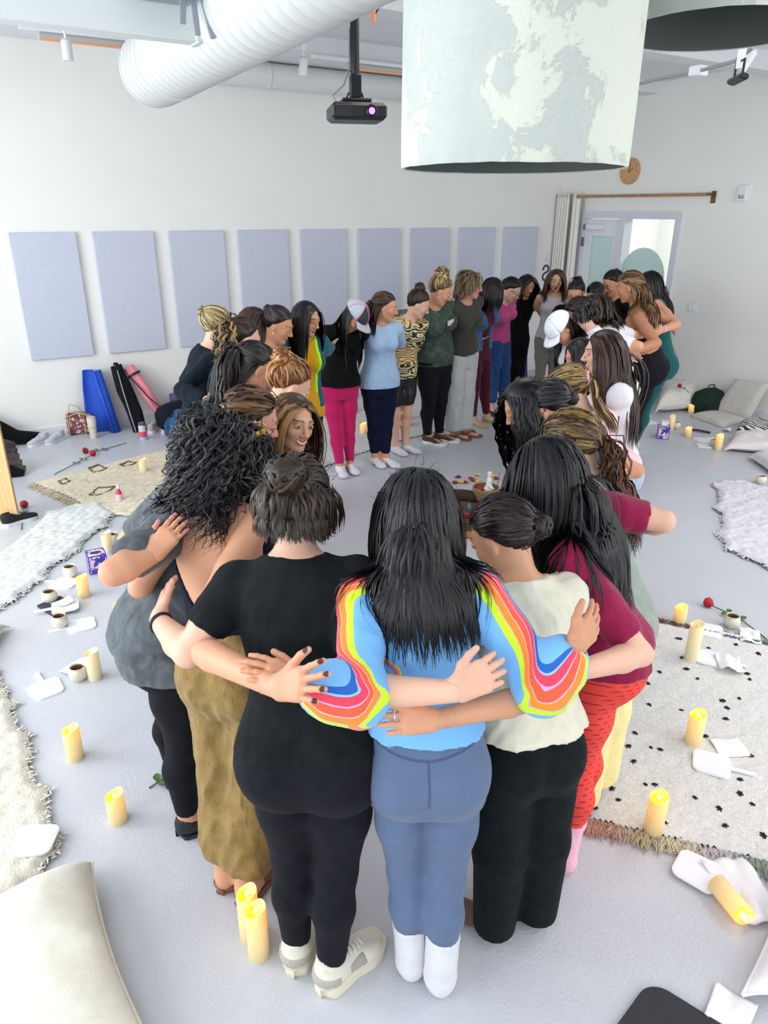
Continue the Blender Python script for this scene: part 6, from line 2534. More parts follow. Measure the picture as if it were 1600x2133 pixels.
def tissue(x, y, sx, sy, rot, lb, amp=.018, z0=.006, seed=0, name='tissue'):
    n = 15
    u = np.linspace(-.5, .5, n)
    U, W = np.meshgrid(u, u, indexing='ij')
    P = np.stack([U * sx, W * sy, np.zeros_like(U)], -1)
    P2 = P.reshape(-1, 3) + seed * 3.1
    zz = np.abs(wav(P2, 40, seed % 7)) * amp * 1.6 + np.abs(wav(P2, 90, (seed + 2) % 7)) * amp * .5
    V = P.reshape(-1, 3)
    V[:, 2] = zz + .001
    V[:, 0] += wav(P2, 30, 3) * .008
    V[:, 1] += wav(P2, 30, 5) * .008
    I = np.arange(n * n).reshape(n, n)
    Q = np.stack([I[:-1, :-1], I[1:, :-1], I[1:, 1:], I[:-1, 1:]], -1).reshape(-1, 4)
    o = np_obj(name, V, Q, tism)
    o.location = fl(x, y, z0)
    o.rotation_euler = (0, 0, rot)
    md = o.modifiers.new('thick', 'SOLIDIFY')
    md.thickness = .0015
    return tag(o, lb, 'tissue', 'white tissues lying about')


tissue(130, 1258, .12, .08, .3, 'crumpled white tissue on the hand mirror by the notebook', .020, .031, 1)
tissue(160, 1392, .14, .10, .5, 'white tissue behind the cup and pale candle', .014, .002, 2)
tissue(1518, 1383, .15, .12, .8, 'white tissue across the handle of a mirror on the spotted rug', .020, .028, 3)
tissue(1519, 1558, .14, .12, -.5, 'flat folded white tissue above the long mirror', .006, .018, 4)
tissue(1562, 1326, .16, .11, .6, 'crumpled white tissue beyond the rose stem side of the rug', .02, .012, 5)
tissue(1548, 1855, .26, .16, 1.2, 'large white tissue beside the fallen candle', .022, .010, 6)
tissue(1522, 2108, .13, .12, .3, 'white paper napkin under the corner of the right pillow', .016, .002, 7)
tissue(1515, 897, .10, .08, .4, 'little crumpled tissue on the black strap far right', .03, .008, 8)

noteb = thing('notebook', 'dark closed notebook under the cup and mirror', 'notebook', fl(120, 1266), .35)
mb = MB()
mb.box((0, 0, .009), (.15, .20, .018), bev=.003)
mb.build('cover', mat('dark_notebook', '#2A2F3A', .7), noteb)
mb = MB()
mb.box((.003, 0, .009), (.147, .204, .011))
mb.build('pages', mat('notebook_pages', '#D9D6CC', .8), noteb)
mb = MB()
mb.box((-.02, -.101, .009), (.03, .004, .010))
mb.build('page_tag', mat('page_tag', '#E2DDD0', .7), noteb)


def box_print(name, c1, c2, c3):
    m, nt, b = new_mat(name)
    tc = nt.nodes.new('ShaderNodeTexCoord')
    vo = nt.nodes.new('ShaderNodeTexVoronoi')
    vo.inputs['Scale'].default_value = 34
    nt.links.new(tc.outputs['Object'], vo.inputs['Vector'])
    n = noise_node(nt, 30, 2, dist=1.0)
    c = ramp(nt, n, [(0, srgb(c1)), (.46, srgb(c2)), (.56, srgb(c3)), (.60, srgb(c2)), (.70, srgb(c1))], 'CONSTANT')
    nt.links.new(c, b.inputs['Base Color'])
    b.inputs['Roughness'].default_value = .5
    return m


tbm = box_print('tissue_box_print', '#5B3BB0', '#EDE9F6', '#D86A9A')
tbe = mat('tissue_box_violet', '#5A3AB4', .5)
for (x, y, rz, lb, pop, s_) in ((205, 1187, .5, 'violet printed tissue box on the floor beside the grey T-shirt', False, 1), (1380, 912, -.3, 'violet printed tissue box by the far candles', True, 1)):
    t = thing('tissue_box', lb, 'tissue box', fl(x, y), rz - YAW)
    w_, h_ = .112 * s_, .128 * s_
    mb = MB()
    mb.box((0, 0, h_ / 2), (w_, w_, h_), bev=.002)
    mb.build('carton', tbm, t)
    mb = MB()
    for sx in (-1, 1):
        for sy in (-1, 1):
            mb.box((sx * w_ / 2, sy * w_ / 2, h_ / 2), (.006, .006, h_ + .002))
        for z_ in (.002, h_):
            mb.box((sx * w_ / 2, 0, z_), (.006, w_, .006))
            mb.box((0, sx * w_ / 2, z_), (w_, .006, .006))
    mb.build('violet_edges', tbe, t)
    mb = MB()
    mb.prism([(.036 * cos(a), .022 * sin(a)) for a in np.linspace(0, 2 * pi, 20, endpoint=False)], h_ + .0005, h_ + .002)
    mb.build('slot_shade', mat('slot_shade_dark', '#3A3833', .8), t)  # dark oval on the lid paints the shade inside the slot
    for sy, R_ in ((-1, np.array([[1.0, 0, 0], [0, 0, 1], [0, 1, 0]])),):
        mb = MB()
        mb.prism([(.024 * cos(a) + .02, .018 * sin(a) + .092) for a in np.linspace(0, 2 * pi, 18, endpoint=False)], w_ / 2 + .0006, w_ / 2 + .0016, R=np.array([[1.0, 0, 0], [0, 0, -1], [0, 1, 0]]))
        mb.build('oval_badge', mat('badge_blue', '#2E3FA0', .5), t)
    if pop:
        mb = MB()
        mb.add([(-.03, 0, h_), (.03, .004, h_), (.045, .01, h_ + .06), (.02, -.02, h_ + .085), (-.02, .01, h_ + .07), (.0, .018, h_ + .04)], [(0, 1, 5), (0, 5, 4), (1, 2, 5), (2, 3, 5), (3, 4, 5)])
        mb.build('tissue_sheet', tism, t, True)

# roses
redm = mat('rose_red', '#B3112A', .6, var=.25, vscale=60)
stemm = mat('rose_stem', '#4E5A32', .7)
leafm = mat('rose_leaf', '#3F6A34', .55, var=.25, vscale=40)


def leaf_geo(mb, p, d, L, wd, up=.2):
    d = nrm(d)
    s_ = nrm(np.cross(d, [0, 0, 1.0]))
    pts = []
    for u, w_ in ((0, .12), (.3, .85), (.55, 1), (.8, .6), (1, .03)):
        c = p + d * L * u + np.array([0, 0, up * L * u * (1 - u)])
        pts += [c - s_ * wd * w_ + np.array([0, 0, .004 * w_]), c, c + s_ * wd * w_ + np.array([0, 0, .004 * w_])]
    Fc = []
    for i in range(4):
        for k in range(2):
            a = i * 3 + k
            Fc += [(a, a + 1, a + 4, a + 3)]
    mb.add(pts, Fc)


def rose(pts_px, lb, z=.018, bloom=True, rb=.030, leaves=2, zs=None):
    P = np.array([fl(x, y, z if zs is None else zs) for x, y in pts_px])
    t = thing('rose', lb, 'rose', P[0] * np.array([1, 1, 0]) + np.array([0, 0, 0 if zs is None else zs - z]), 0, 'cut red roses lying on the floor')
    base = np.array(t.location)
    Q = P - base
    # smooth stem
    tt = np.linspace(0, 1, 14)
    S = np.stack([np.interp(tt, np.linspace(0, 1, len(Q)), Q[:, k]) for k in range(3)], 1)
    S[:, 2] = z * np.linspace(1, .25, 14)
    mb = MB()
    mb.tube(S, .0032, 6)
    mb.build('stem', stemm, t, True)
    d = nrm(S[0] - S[2])
    if bloom:
        c = S[0] + d * rb * .6 + np.array([0, 0, rb * .35])
        x_ = nrm(np.cross(d, [0, 0, 1.0]))
        Rr = np.stack([x_, np.cross(d, x_), d], 1)
        for ring, (nr_, r0, r1, hgt) in enumerate(((5, .9, 1.0, .9), (5, .62, .68, 1.15), (4, .36, .34, 1.25))):
            for k in range(nr_):
                mb = MB()
                a0 = 2 * pi * (k + .5 * ring) / nr_
                V = []
                for i in range(5):
                    for j in range(5):
                        a = a0 + (j - 2) / 2 * (pi / nr_ * 1.35)
                        u = i / 4
                        rr = rb * (r0 * min(1, .25 + 1.5 * u) + (r1 - r0 + .12) * u * u) * (1 - .10 * abs(j - 2) / 2 * u)
                        V.append(c + Rr @ np.array([rr * cos(a), rr * sin(a), rb * (-.7 + u * 1.5 * hgt - .18 * ((j - 2) / 2) ** 2 * u)]))
                mb.add(V, [(i * 5 + j, i * 5 + j + 1, i * 5 + j + 6, i * 5 + j + 5) for i in range(4) for j in range(4)])
                mb.build('petal', redm, t, True, angle=0)
        mb = MB()
        for k in range(5):
            a = 2 * pi * k / 5
            leaf_geo(mb, S[0] + d * .002, d * .5 + Rr @ np.array([cos(a), sin(a), 0]), rb * 1.1, .006)
        mb.build('sepals', leafm, t)
    for k in range(leaves):
        i = 4 + 3 * k
        for sg in (-1, 1):
            mb = MB()
            dd = nrm(S[i + 1] - S[i]) * -.4 + sg * nrm(np.cross(S[i + 1] - S[i], [0, 0, 1.0]))
            leaf_geo(mb, S[i], dd, .055, .017)
            mb.build('leaf', leafm, t, True, angle=0)
    return t


rose([(190, 948), (160, 962), (113, 985)], 'red rose with its stem pointing left, on the floor by the cream rug')
rose([(184, 940), (215, 935), (263, 920)], 'red rose with its stem pointing right to the water bottle')
rose([(50, 1056), (46, 1075), (44, 1100)], 'red rose beside the plywood panel at the left edge')
rose([(1484, 1262), (1540, 1285), (1600, 1328)], 'red rose right, its long stem passing the cup')
rose([(1418, 806), (1428, 810), (1436, 815)], 'dark rose lying on the big far pillow', .02, True, .025, 1, .30)
rose([(340, 1622), (322, 1632), (310, 1638)], 'loose green rose leaf beside the olive trousers', .012, False, leaves=1)['category'] = 'leaf'
petr, pety = mat('petal_red', '#A01428', .6), mat('petal_yellow', '#F0CC28', .6)
for k, (x, y, c) in enumerate(((954, 995, 0), (948, 1007, 0), (983, 998, 0), (985, 1002, 0), (996, 991, 1), (971, 1006, 0), (995, 1003, 1), (1020, 999, 1), (1024, 994, 1), (1035, 998, 0), (1058, 999, 1), (1064, 995, 0), (961, 1006, 1))):
    mb = MB()
    a0 = k * 1.3
    V = [(0, 0, .010)] + [(.030 * cos(a0 + 2 * pi * i / 8) * (1 + .3 * sin(i * 2 + k)), .030 * sin(a0 + 2 * pi * i / 8), .004 + .006 * (1 + sin(i * 1.7 + k))) for i in range(8)]
    mb.add(V, [(0, 1 + i, 1 + (i + 1) % 8) for i in range(8)])
    o = mb.build('flower_petal', (petr, pety)[c], loc=fl(x, y), smooth=True)
    tag(o, ('leftmost red petal behind the altar', 'second red petal from the left, nearer the altar', 'red petal left of the topmost yellow petal', 'red petal touching another left of the figurine', 'topmost yellow petal behind the altar', 'red petal low in the middle of the left red ones', 'yellow petal just left of the white figurine', 'yellow petal just right of the figurine head', 'upper yellow petal right of the figurine', 'red petal lying alone right of the yellow ones', 'yellow petal below the rightmost red one', 'rightmost red petal beside the black hair', 'lowest yellow petal among the red ones at left')[k], 'petal', '%s petals strewn behind the altar' % ('red', 'yellow')[c])

# altar: low wooden table, brown cloth, basket, candle figure
ac = fl(1018, 1092)
alt = thing('altar_table', 'low wooden table with a brown cloth in the middle of the circle', 'table', ac, -YAW + .12)
orange = mat('orange_pine', '#B0762F', .5, var=.2, vscale=20)
mb = MB()
mb.box((0, 0, .145), (.62, .50, .03), bev=.005)
mb.build('tabletop', orange, alt)
for sx in (-.27, .27):
    mb = MB()
    mb.box((sx, 0, .065), (.035, .42, .13), bev=.004)
    mb.build('leg', orange, alt)
mb = MB()
mb.box((0, -.23, .03), (.50, .03, .045), bev=.004)
mb.build('front_rail', orange, alt)
azc = .161
cl = cloth('brown_altar_cloth', '#4A2A1E', .3, fold=.6)
n = 24
u = np.linspace(-.5, .5, n)
U, W = np.meshgrid(u, u, indexing='ij')
V = np.stack([U * .60, W * .48, 0 * U], -1).reshape(-1, 3)
V[:, 2] = np.abs(wav(V, 14, 2)) * .045 + .006
I = np.arange(n * n).reshape(n, n)
Q = np.stack([I[:-1, :-1], I[1:, :-1], I[1:, 1:], I[:-1, 1:]], -1).reshape(-1, 4)
o = np_obj('altar_cloth', V, Q, cl)
o.location, o.rotation_euler = (ac[0], ac[1], azc), (0, 0, -YAW + .12)
tag(o, 'crumpled dark brown cloth spread on the low altar table', 'cloth')
mb = MB()
for k in range(40):
    x = -.30 + .015 * k
    mb.tube([(x, -.243, .010), (x + .002, -.262, -.008), (x, -.268, -.022)], .0035, 4)
mb.build('fringe', mat('dark_fringe', '#1A1012', .9), o)['kind'] = 'stuff'
mb = MB()
for y_, c_ in ((-.215, 0), (-.19, 0)):
    mb.box((-.16, y_, .022), (.26, .010, .006))
mb.build('red_stripe', mat('altar_red', '#B8283E', .8), o)['kind'] = 'stuff'


def alt_at(x, y, z):
    return np.array([ac[0], ac[1], 0]) + rotz3(-YAW + .12) @ np.array([x, y, z])


bk = thing('basket', 'round woven basket of dried petals on the altar cloth', 'basket', alt_at(-.02, .07, azc + .03))
mb = MB()
for k in range(7):
    r_ = .085 + .012 * sin(k / 6 * pi * .6)
    a = np.linspace(0, 2 * pi, 33)
    mb.tube(np.stack([r_ * np.cos(a), r_ * np.sin(a), np.full(33, .008 + .013 * k) + .002 * np.sin(a * 12 + k * pi)], 1), .0075, 6)
mb.build('wicker_wall', mat('wicker', '#8A7A55', .8, var=.3, vscale=60), bk, True)
mb = MB()
mb.lathe([(0, .06), (.05, .066), (.088, .060), (.088, .0), (0, 0)], n=26, cap=False)
mb.build('basket_filling', mat('dried_petals', '#8A4424', .8, var=.6, vscale=90), bk, True)
rb_ = mat('petal_red', '#A01428', .6)
mb = MB()
mb.lathe([(0, .0), (.030, .004), (.034, .02), (.018, .034), (0, .036)], (-.045, .02, .062), 14)
mb.build('red_bloom', rb_, bk, True)
fg = thing('white_figurine', 'small white seated figurine standing in the basket', 'figurine', alt_at(.0, .06, azc + .098))
mb = MB()
mb.lathe([(0, 0), (.036, .0), (.040, .012), (.030, .030), (.019, .055), (.022, .085), (.014, .104), (.008, .112)], n=18)
mb.build('torso', mat('white_ceramic', '#F0F0EE', .4), fg, True)
mb = MB()
mb.lathe([(0, .108), (.014, .114), (.018, .130), (.014, .146), (0, .152)], n=16)
mb.build('head', mat('white_ceramic', '#F0F0EE', .4), fg, True)
mb = MB()
mb.tube([(-.02, -.012, .090), (-.036, -.028, .055), (-.012, -.040, .030), (.02, -.036, .020)], [.007, .008, .007, .006], 8)
mb.build('arm', mat('white_ceramic', '#F0F0EE', .4), fg, True)
inc = thing('incense_stick', 'thin incense stick standing in the basket', 'incense stick', alt_at(.06, .05, azc + .09))
mb = MB()
mb.tube([(0, 0, 0), (.022, .004, .15)], .0025, 6)
mb.build('stick', mat('incense_brown', '#6A4A3A', .8), inc)
for (x, y, lb, c_) in ((-.17, .08, 'dark brown bundle at the left of the altar basket', '#3A2218'), (.06, -.10, 'brown feathered bundle in front of the altar basket', '#4A2C20'), (.15, .10, 'dark bundle behind the altar basket', '#33201A')):
    p_ = alt_at(x, y, azc + .045)
    mb = MB()
    mb.lathe([(0, -.09), (.03, -.08), (.045, -.02), (.048, .03), (.03, .085), (0, .095)], n=14, R=roty3(pi / 2))
    mb.v = [tuple(np.array(v) * (1 + .12 * wav(np.array([v]), 60, 2)[0])) for v in mb.v]
    o = mb.build('bundle', mat('bundle' + c_, c_, .9, var=.3, vscale=50), loc=p_, rotz=x * 5, smooth=True)
    tag(o, lb, 'bundle')
mb = MB()
mb.lathe([(0, 0), (.014, 0), (.014, .035), (.006, .045), (.006, .055), (0, .056)], n=12)
o = mb.build('green_vial', mat('green_glass', '#2A8A6A', .2), loc=alt_at(-.19, -.12, azc + .02), smooth=True)
tag(o, 'tiny green vial on the near left corner of the altar', 'vial')

# ------------------------------------------------------------------ rugs
def inside(P, poly):
    x, y = P[:, 0], P[:, 1]
    r = np.zeros(len(P), bool)
    n = len(poly)
    for i in range(n):
        a, b = poly[i], poly[(i + 1) % n]
        c = ((a[1] > y) != (b[1] > y)) & (x < (b[0] - a[0]) * (y - a[1]) / (b[1] - a[1] + 1e-12) + a[0])
        r ^= c
    return r


def edge_dist(P, poly):
    d = np.full(len(P), 9.0)
    n = len(poly)
    for i in range(n):
        a, b = poly[i], poly[(i + 1) % n]
        ab = b - a
        t = np.clip((P - a) @ ab / (ab @ ab + 1e-12), 0, 1)
        q = P - a - t[:, None] * ab
        d = np.minimum(d, np.sqrt((q * q).sum(1)))
    return d


def rug(name, poly, step, thick, rag, material, label, cat='rug', pile=0, pilelen=.03, pilecol=None, group=None, edge=.05, freq=30):
    poly = np.array(poly)[:, :2]
    c = poly.mean(0)
    t = thing(name, label, cat, (c[0], c[1], 0), 0, group)
    lo, hi = poly.min(0), poly.max(0)
    xs, ys = np.arange(lo[0], hi[0] + step, step), np.arange(lo[1], hi[1] + step, step)
    G = np.stack(np.meshgrid(xs, ys, indexing='ij'), -1)
    P = G.reshape(-1, 2)
    P3 = np.concatenate([P, np.zeros((len(P), 1))], 1)
    ins = inside(P, poly)
    d = np.where(ins, edge_dist(P, poly), -1)
    h = thick * np.clip(d / edge, 0, 1) ** .5
    h = h * (1 + rag * (wav(P3, freq, 1) * .5 + np.abs(wav(P3, freq * 2.3, 4)) * .6 + wav(P3, freq * 5, 6) * .25)) + .003
    V = np.concatenate([P - c, np.maximum(.002, h)[:, None]], 1)
    n0, n1 = len(xs), len(ys)
    I = np.arange(n0 * n1).reshape(n0, n1)
    Q = np.stack([I[:-1, :-1], I[1:, :-1], I[1:, 1:], I[:-1, 1:]], -1).reshape(-1, 4)
    Q = Q[ins[Q].all(1)]
    used, inv = np.unique(Q, return_inverse=True)
    body = np_obj('pile_base', V[used], inv.reshape(-1, 4), material, t)
    if pile:
        rng = np.random.default_rng(len(label))
        k = 0
        R0 = rng.uniform(lo, hi, (pile * 3, 2))
        R0 = R0[inside(R0, poly)][:pile]
        k = len(R0)
        d = edge_dist(R0, poly)
        hh = thick * np.clip(d / edge, 0, 1) ** .5
        m = 4
        tt = np.linspace(0, 1, m)
        flow = wav(np.concatenate([R0, np.zeros((k, 1))], 1), 6, 2) * 2.5 + rng.normal(0, .9, k)
        dr = np.stack([np.cos(flow), np.sin(flow)], 1)
        L = pilelen * rng.uniform(.5, 1.3, k)
        S = np.zeros((k, m, 3))
        S[:, :, :2] = (R0 - c)[:, None] + dr[:, None] * (L[:, None] * tt ** 1.3)[..., None] * .9
        S[:, :, 2] = (hh * .75)[:, None] + (L[:, None] * np.sin(tt * 2.3)) * .22
        pc = np.array(srgb(pilecol)) * rng.uniform(.94, 1.04, (k, 1))
        V, Q, C = strands_mesh(S, np.full(k, pilelen * .16), pc, np.tile(np.array([0, 0, 1.0]), (k, m, 1)))
        o = np_obj('wool_pile', V, Q, vcol_mat('wool_pile', .95, spec=.1), t, attrs=dict(Col=np.minimum(1, C * 1.1)))
        o['kind'] = 'stuff'
    return t


def scal(pts, n=6, amp=.03, k=1):
    """scalloped outline through floor points"""
    pts = np.array(pts)
    out = []
    for i in range(len(pts)):
        a, b = pts[i], pts[(i + 1) % len(pts)]
        e = b - a
        nn = np.array([e[1], -e[0], 0])
        nn /= np.linalg.norm(nn) + 1e-9
        for q in range(n):
            u = q / n
            out.append(a + e * u + nn * amp * sin(pi * u) * k)
    return out


wool_l = mat('white_sheepskin', '#D5D8D6', .95, var=.05, vscale=40, bmp=.9, bscale=120)
wool_c = mat('cream_sheepskin', '#D9D4C6', .95, var=.05, vscale=40, bmp=.9, bscale=120)
P1 = [fl(*q) for q in ((-120, 1200), (-20, 1165), (60, 1110), (95, 1068), (160, 1052), (215, 1048), (242, 1072), (225, 1100), (185, 1125), (170, 1150), (140, 1170), (110, 1185), (98, 1210), (60, 1235), (40, 1255), (0, 1275), (-120, 1300))]
rug('sheepskin_rug', scal(P1, 5, .025), .013, .030, .6, wool_l, 'white sheepskin rug left, reaching under the grey T-shirt', 'rug', 4200, .030, '#DADDDB', 'sheepskin rugs')
P2 = [fl(*q) for q in ((-260, 1420), (-60, 1385), (5, 1398), (18, 1440), (40, 1470), (36, 1500), (70, 1535), (78, 1570), (72, 1612), (112, 1650), (112, 1700), (132, 1740), (128, 1780), (92, 1830), (40, 1870), (-40, 1905), (-260, 1960))]
rug('sheepskin_rug', scal(P2, 5, .02), .012, .032, .5, wool_c, 'cream sheepskin rug lower left with a mirror on it', 'rug', 4200, .028, '#DED9CB', 'sheepskin rugs')
P3 = [fl(*q) for q in ((1475, 1010), (1500, 1003), (1545, 1002), (1600, 1020), (1720, 1060), (1760, 1200), (1680, 1215), (1600, 1192), (1545, 1165), (1505, 1150), (1487, 1115), (1500, 1085), (1480, 1060), (1492, 1035))]
rug('sheepskin_rug', scal(P3, 5, .03), .016, .034, .6, mat('pale_lilac_sheepskin', '#D6D5DD', .95, var=.05, vscale=40, bmp=.9, bscale=120), 'white sheepskin rug at the right edge', 'rug', 3400, .030, '#DDDCE3', 'sheepskin rugs')
# shaggy cream rug with diamond lines
crm = mat('cream_shag', '#DAD0B8', .95, var=.12, vscale=30, bmp=.8, bscale=90)
P4 = [fl(*q) for q in ((68, 1008), (160, 985), (260, 958), (345, 938), (470, 900), (560, 1010), (400, 1090), (230, 1075), (165, 1050), (140, 1035))]
cr = rug('shaggy_rug', P4, .013, .016, .8, crm, 'cream shaggy rug with brown diamond outlines and a ragged fringe', 'rug', 2600, .035, '#DCD3BC')
dl = mat('brown_wool_line', '#6A5A3A', .95)
cc = np.array(cr.location)
for quad in (((185, 975), (205, 968), (222, 976), (195, 985)), ((122, 1003), (136, 997), (146, 1003), (130, 1009)), ((186, 1032), (205, 1016), (240, 1014), (214, 1030)), ((250, 968), (268, 961), (284, 964), (262, 972))):
    mb = MB()
    q = [fl(*p, z=.021) - cc for p in quad]
    pts = []
    for i in range(4):
        for u in np.linspace(0, 1, 6)[:-1]:
            pts.append(q[i] * (1 - u) + q[(i + 1) % 4] * u + np.array([.008 * sin(u * 19 + i), .008 * cos(u * 23), .003 * sin(u * 30)]))
    pts.append(pts[0])
    mb.tube(pts, .008, 6)
    mb.build('diamond_line', dl, cr, True)


def fringe(parent, a, b, nrmv, n, L, cols, name='fringe', rad=.0035):
    rng = np.random.default_rng(n)
    cc = np.array(parent.location)
    u = np.sort(rng.random(n))
    P0 = a + (b - a) * u[:, None] - cc
    m = 7
    tt = np.linspace(0, 1, m)
    d = nrm(nrmv + rng.normal(0, .35, (n, 3)) * np.array([1, 1, 0]))
    S = P0[:, None] + d[:, None] * (tt * L)[None, :, None] * rng.uniform(.6, 1.2, (n, 1, 1))
    e = nrm(b - a)
    S = S + e * (np.sin(tt * 7)[None] * rng.normal(0, .010, (n, 1)) * tt[None])[..., None]
    S[:, :, 2] = np.maximum(.003, .014 * (1 - tt)[None] + .010 * np.abs(np.sin(tt * 5 + rng.uniform(0, 6, (n, 1)))))
    ci = np.clip(u * len(cols) + rng.normal(0, .25, n), 0, len(cols) - 1).astype(int)
    C = np.array([srgb(c) for c in cols])[ci] * rng.uniform(.8, 1.15, (n, 1))
    V, Q, Cc = strands_mesh(S, np.full(n, rad), C, np.tile(np.array([0, 0, 1.0]), (n, m, 1)))
    o = np_obj(name, V, Q, vcol_mat('wool_pile', .95, spec=.1), parent, attrs=dict(Col=np.minimum(1, Cc)))
    o['kind'] = 'stuff'
    return o


fringe(cr, fl(68, 1008), fl(165, 1050), nrm(fl(60, 1040) - fl(110, 1020)), 160, .09, ['#CDBE9C', '#D8CBAE', '#C8B890'])
# big spotted rug on the right
A_, B_, D_ = fl(1336, 1292), fl(1222, 1712), fl(1600, 1347)
C_ = fl(1600, 1803)
eA, eB = nrm(D_ - A_), nrm(C_ - B_)
A2, B2 = A_ + eA * 1.15, B_ + eB * 1.35
sprug = mat('ivory_wool', '#DDDBD8', .95, var=.10, vscale=60, bmp=1.0, bscale=160)
sr = rug('spotted_rug', [A_, B_, B2, A2], .015, .013, .55, sprug, 'large ivory wool rug with black knots and a many-coloured fringe', 'rug', 3600, .022, '#E2E0DD', None, .02, 60)
fringe(sr, B_, B2, nrm(B_ - A_), 420, .085, ['#B58A78', '#B9AE92', '#C8BFA4', '#BDB2B8', '#8FA08E', '#A8B09A', '#8E8A3A', '#A87030', '#9A5A30', '#7A4A40'])
fringe(sr, A_, A2, nrm(A_ - B_), 260, .07, ['#8A4A48', '#7A5A50', '#A09A8E', '#7E9080', '#7E9A88', '#A88438', '#9A7430', '#A08A60'])
knm = mat('black_wool_knot', '#1C1C22', .95)
kn = [(1418, 1331), (1348, 1322), (1413, 1331), (1420, 1370), (1374, 1400), (1430, 1394), (1453, 1414), (1350, 1424), (1557, 1404), (1562, 1415), (1352, 1468), (1505, 1460), (1540, 1455), (1515, 1475), (1512, 1498), (1280, 1508), (1322, 1527), (1309, 1555), (1356, 1558), (1376, 1562), (1470, 1534), (1465, 1503), (1563, 1574), (1320, 1587), (1345, 1635), (1365, 1635), (1275, 1643), (1243, 1651), (1288, 1667), (1380, 1665), (1448, 1662), (1542, 1624), (1542, 1653), (1567, 1675), (1239, 1684), (1498, 1685), (1386, 1714), (1511, 1720), (1590, 1740), (1476, 1350), (1533, 1343), (1580, 1362), (1420, 1480)]
kmesh = None
for k, (x, y) in enumerate(kn):
    p = fl(x, y, .017) - np.array(sr.location)
    if kmesh is None:
        mb = MB()
        for a in (0.2, 1.3, 2.4):
            mb.tube([(.016 * cos(a), .012 * sin(a), .0), (.002, 0, .006), (-.016 * cos(a + .3), -.012 * sin(a + .3), .0)], [.002, .005, .002], 5)
        o = mb.build('wool_knot', knm, sr)
        kmesh = o.data
    else:
        o = bpy.data.objects.new('wool_knot', kmesh)
        COL.objects.link(o)
        o.parent = sr
    o.location = p
    o.rotation_euler = (0, 0, k * 1.1)
    o.scale = (.8 + .3 * ((k * 7) % 3) / 2,) * 3
# speckled rug behind the far row
Pf = [fl(*q) for q in ((640, 880), (650, 985), (745, 948), (850, 915), (935, 895), (985, 862), (930, 800), (800, 812))]
fr_ = rug('speckled_rug', Pf, .016, .014, .5, mat('speckled_wool', '#D9D8D6', .95, var=.35, vscale=55, bmp=.8, bscale=90), 'white speckled rug behind the legs of the far row', 'rug', 1800, .03, '#DEDDDA')

# ------------------------------------------------------------------ pillows, mats, bags
def pillow(c00, c10, c11, c01, thick, label, color, name='floor_pillow', z0=.0, pinch=.10, seed=1, piping=True, rip=.010, group='floor pillows'):
    """stuffed cushion over four floor corners"""
    C = [np.array(q, float) for q in (c00, c10, c11, c01)]
    cen = sum(C) / 4
    t = thing(name, label, 'pillow', (cen[0], cen[1], z0), 0, group)
    n = 34
    u = np.linspace(0, 1, n)
    U, W = np.meshgrid(u, u, indexing='ij')
    a, b = 2 * U - 1, 2 * W - 1
    # edges bow inwards between the corners
    U2 = .5 + .5 * a * (1 - pinch * (1 - b ** 2) * np.abs(a) ** 3)
    W2 = .5 + .5 * b * (1 - pinch * (1 - a ** 2) * np.abs(b) ** 3)
    P = (C[0] * ((1 - U2) * (1 - W2))[..., None] + C[1] * (U2 * (1 - W2))[..., None] + C[2] * (U2 * W2)[..., None] + C[3] * ((1 - U2) * W2)[..., None]) - cen
    prof = ((1 - a ** 4) * (1 - b ** 4)) ** .55
    mid = thick * .36
    P3 = P.reshape(-1, 3)
    wr = (wav(P3 * np.array([1, 1, 1]), 11, seed) * .6 - np.abs(wav(P3, 19, seed + 2))) * rip * 2
    top, bot = P3.copy(), P3.copy()
    pf = prof.reshape(-1)
    top[:, 2] = mid + pf * thick * .64 + wr * (.3 + pf)
    bot[:, 2] = mid - pf * mid * .96
    corner = (np.abs(a) ** 8 * np.abs(b) ** 8).reshape(-1)
    top[:, 2] -= corner * mid * .5
    bot[:, 2] = np.minimum(bot[:, 2], top[:, 2])
    V = np.concatenate([top, bot])
    I = np.arange(n * n).reshape(n, n)
    q = np.stack([I[:-1, :-1], I[1:, :-1], I[1:, 1:], I[:-1, 1:]], -1).reshape(-1, 4)
    e = [I[0, :], I[:, -1], I[-1, ::-1], I[::-1, 0]]
    sides = []
    for s_ in e:
        sides.append(np.stack([s_[:-1], s_[1:], s_[1:] + n * n, s_[:-1] + n * n], 1))
    Q = np.concatenate([q, q[:, ::-1] + n * n] + sides)
    m_ = cloth('pillow_' + color, color, .04, weave=240, bmp=.6, fold=.25, fscale=6)
    np_obj('cover', V, Q, m_, t)
    if piping:
        loop = np.concatenate([V[s_[:-1]] for s_ in e] + [V[e[0][:1]]])
        mb = MB()
        mb.tube(loop, .0055, 6)
        mb.build('piping', cloth('piping_' + color, color, .03), t, True)
    return t


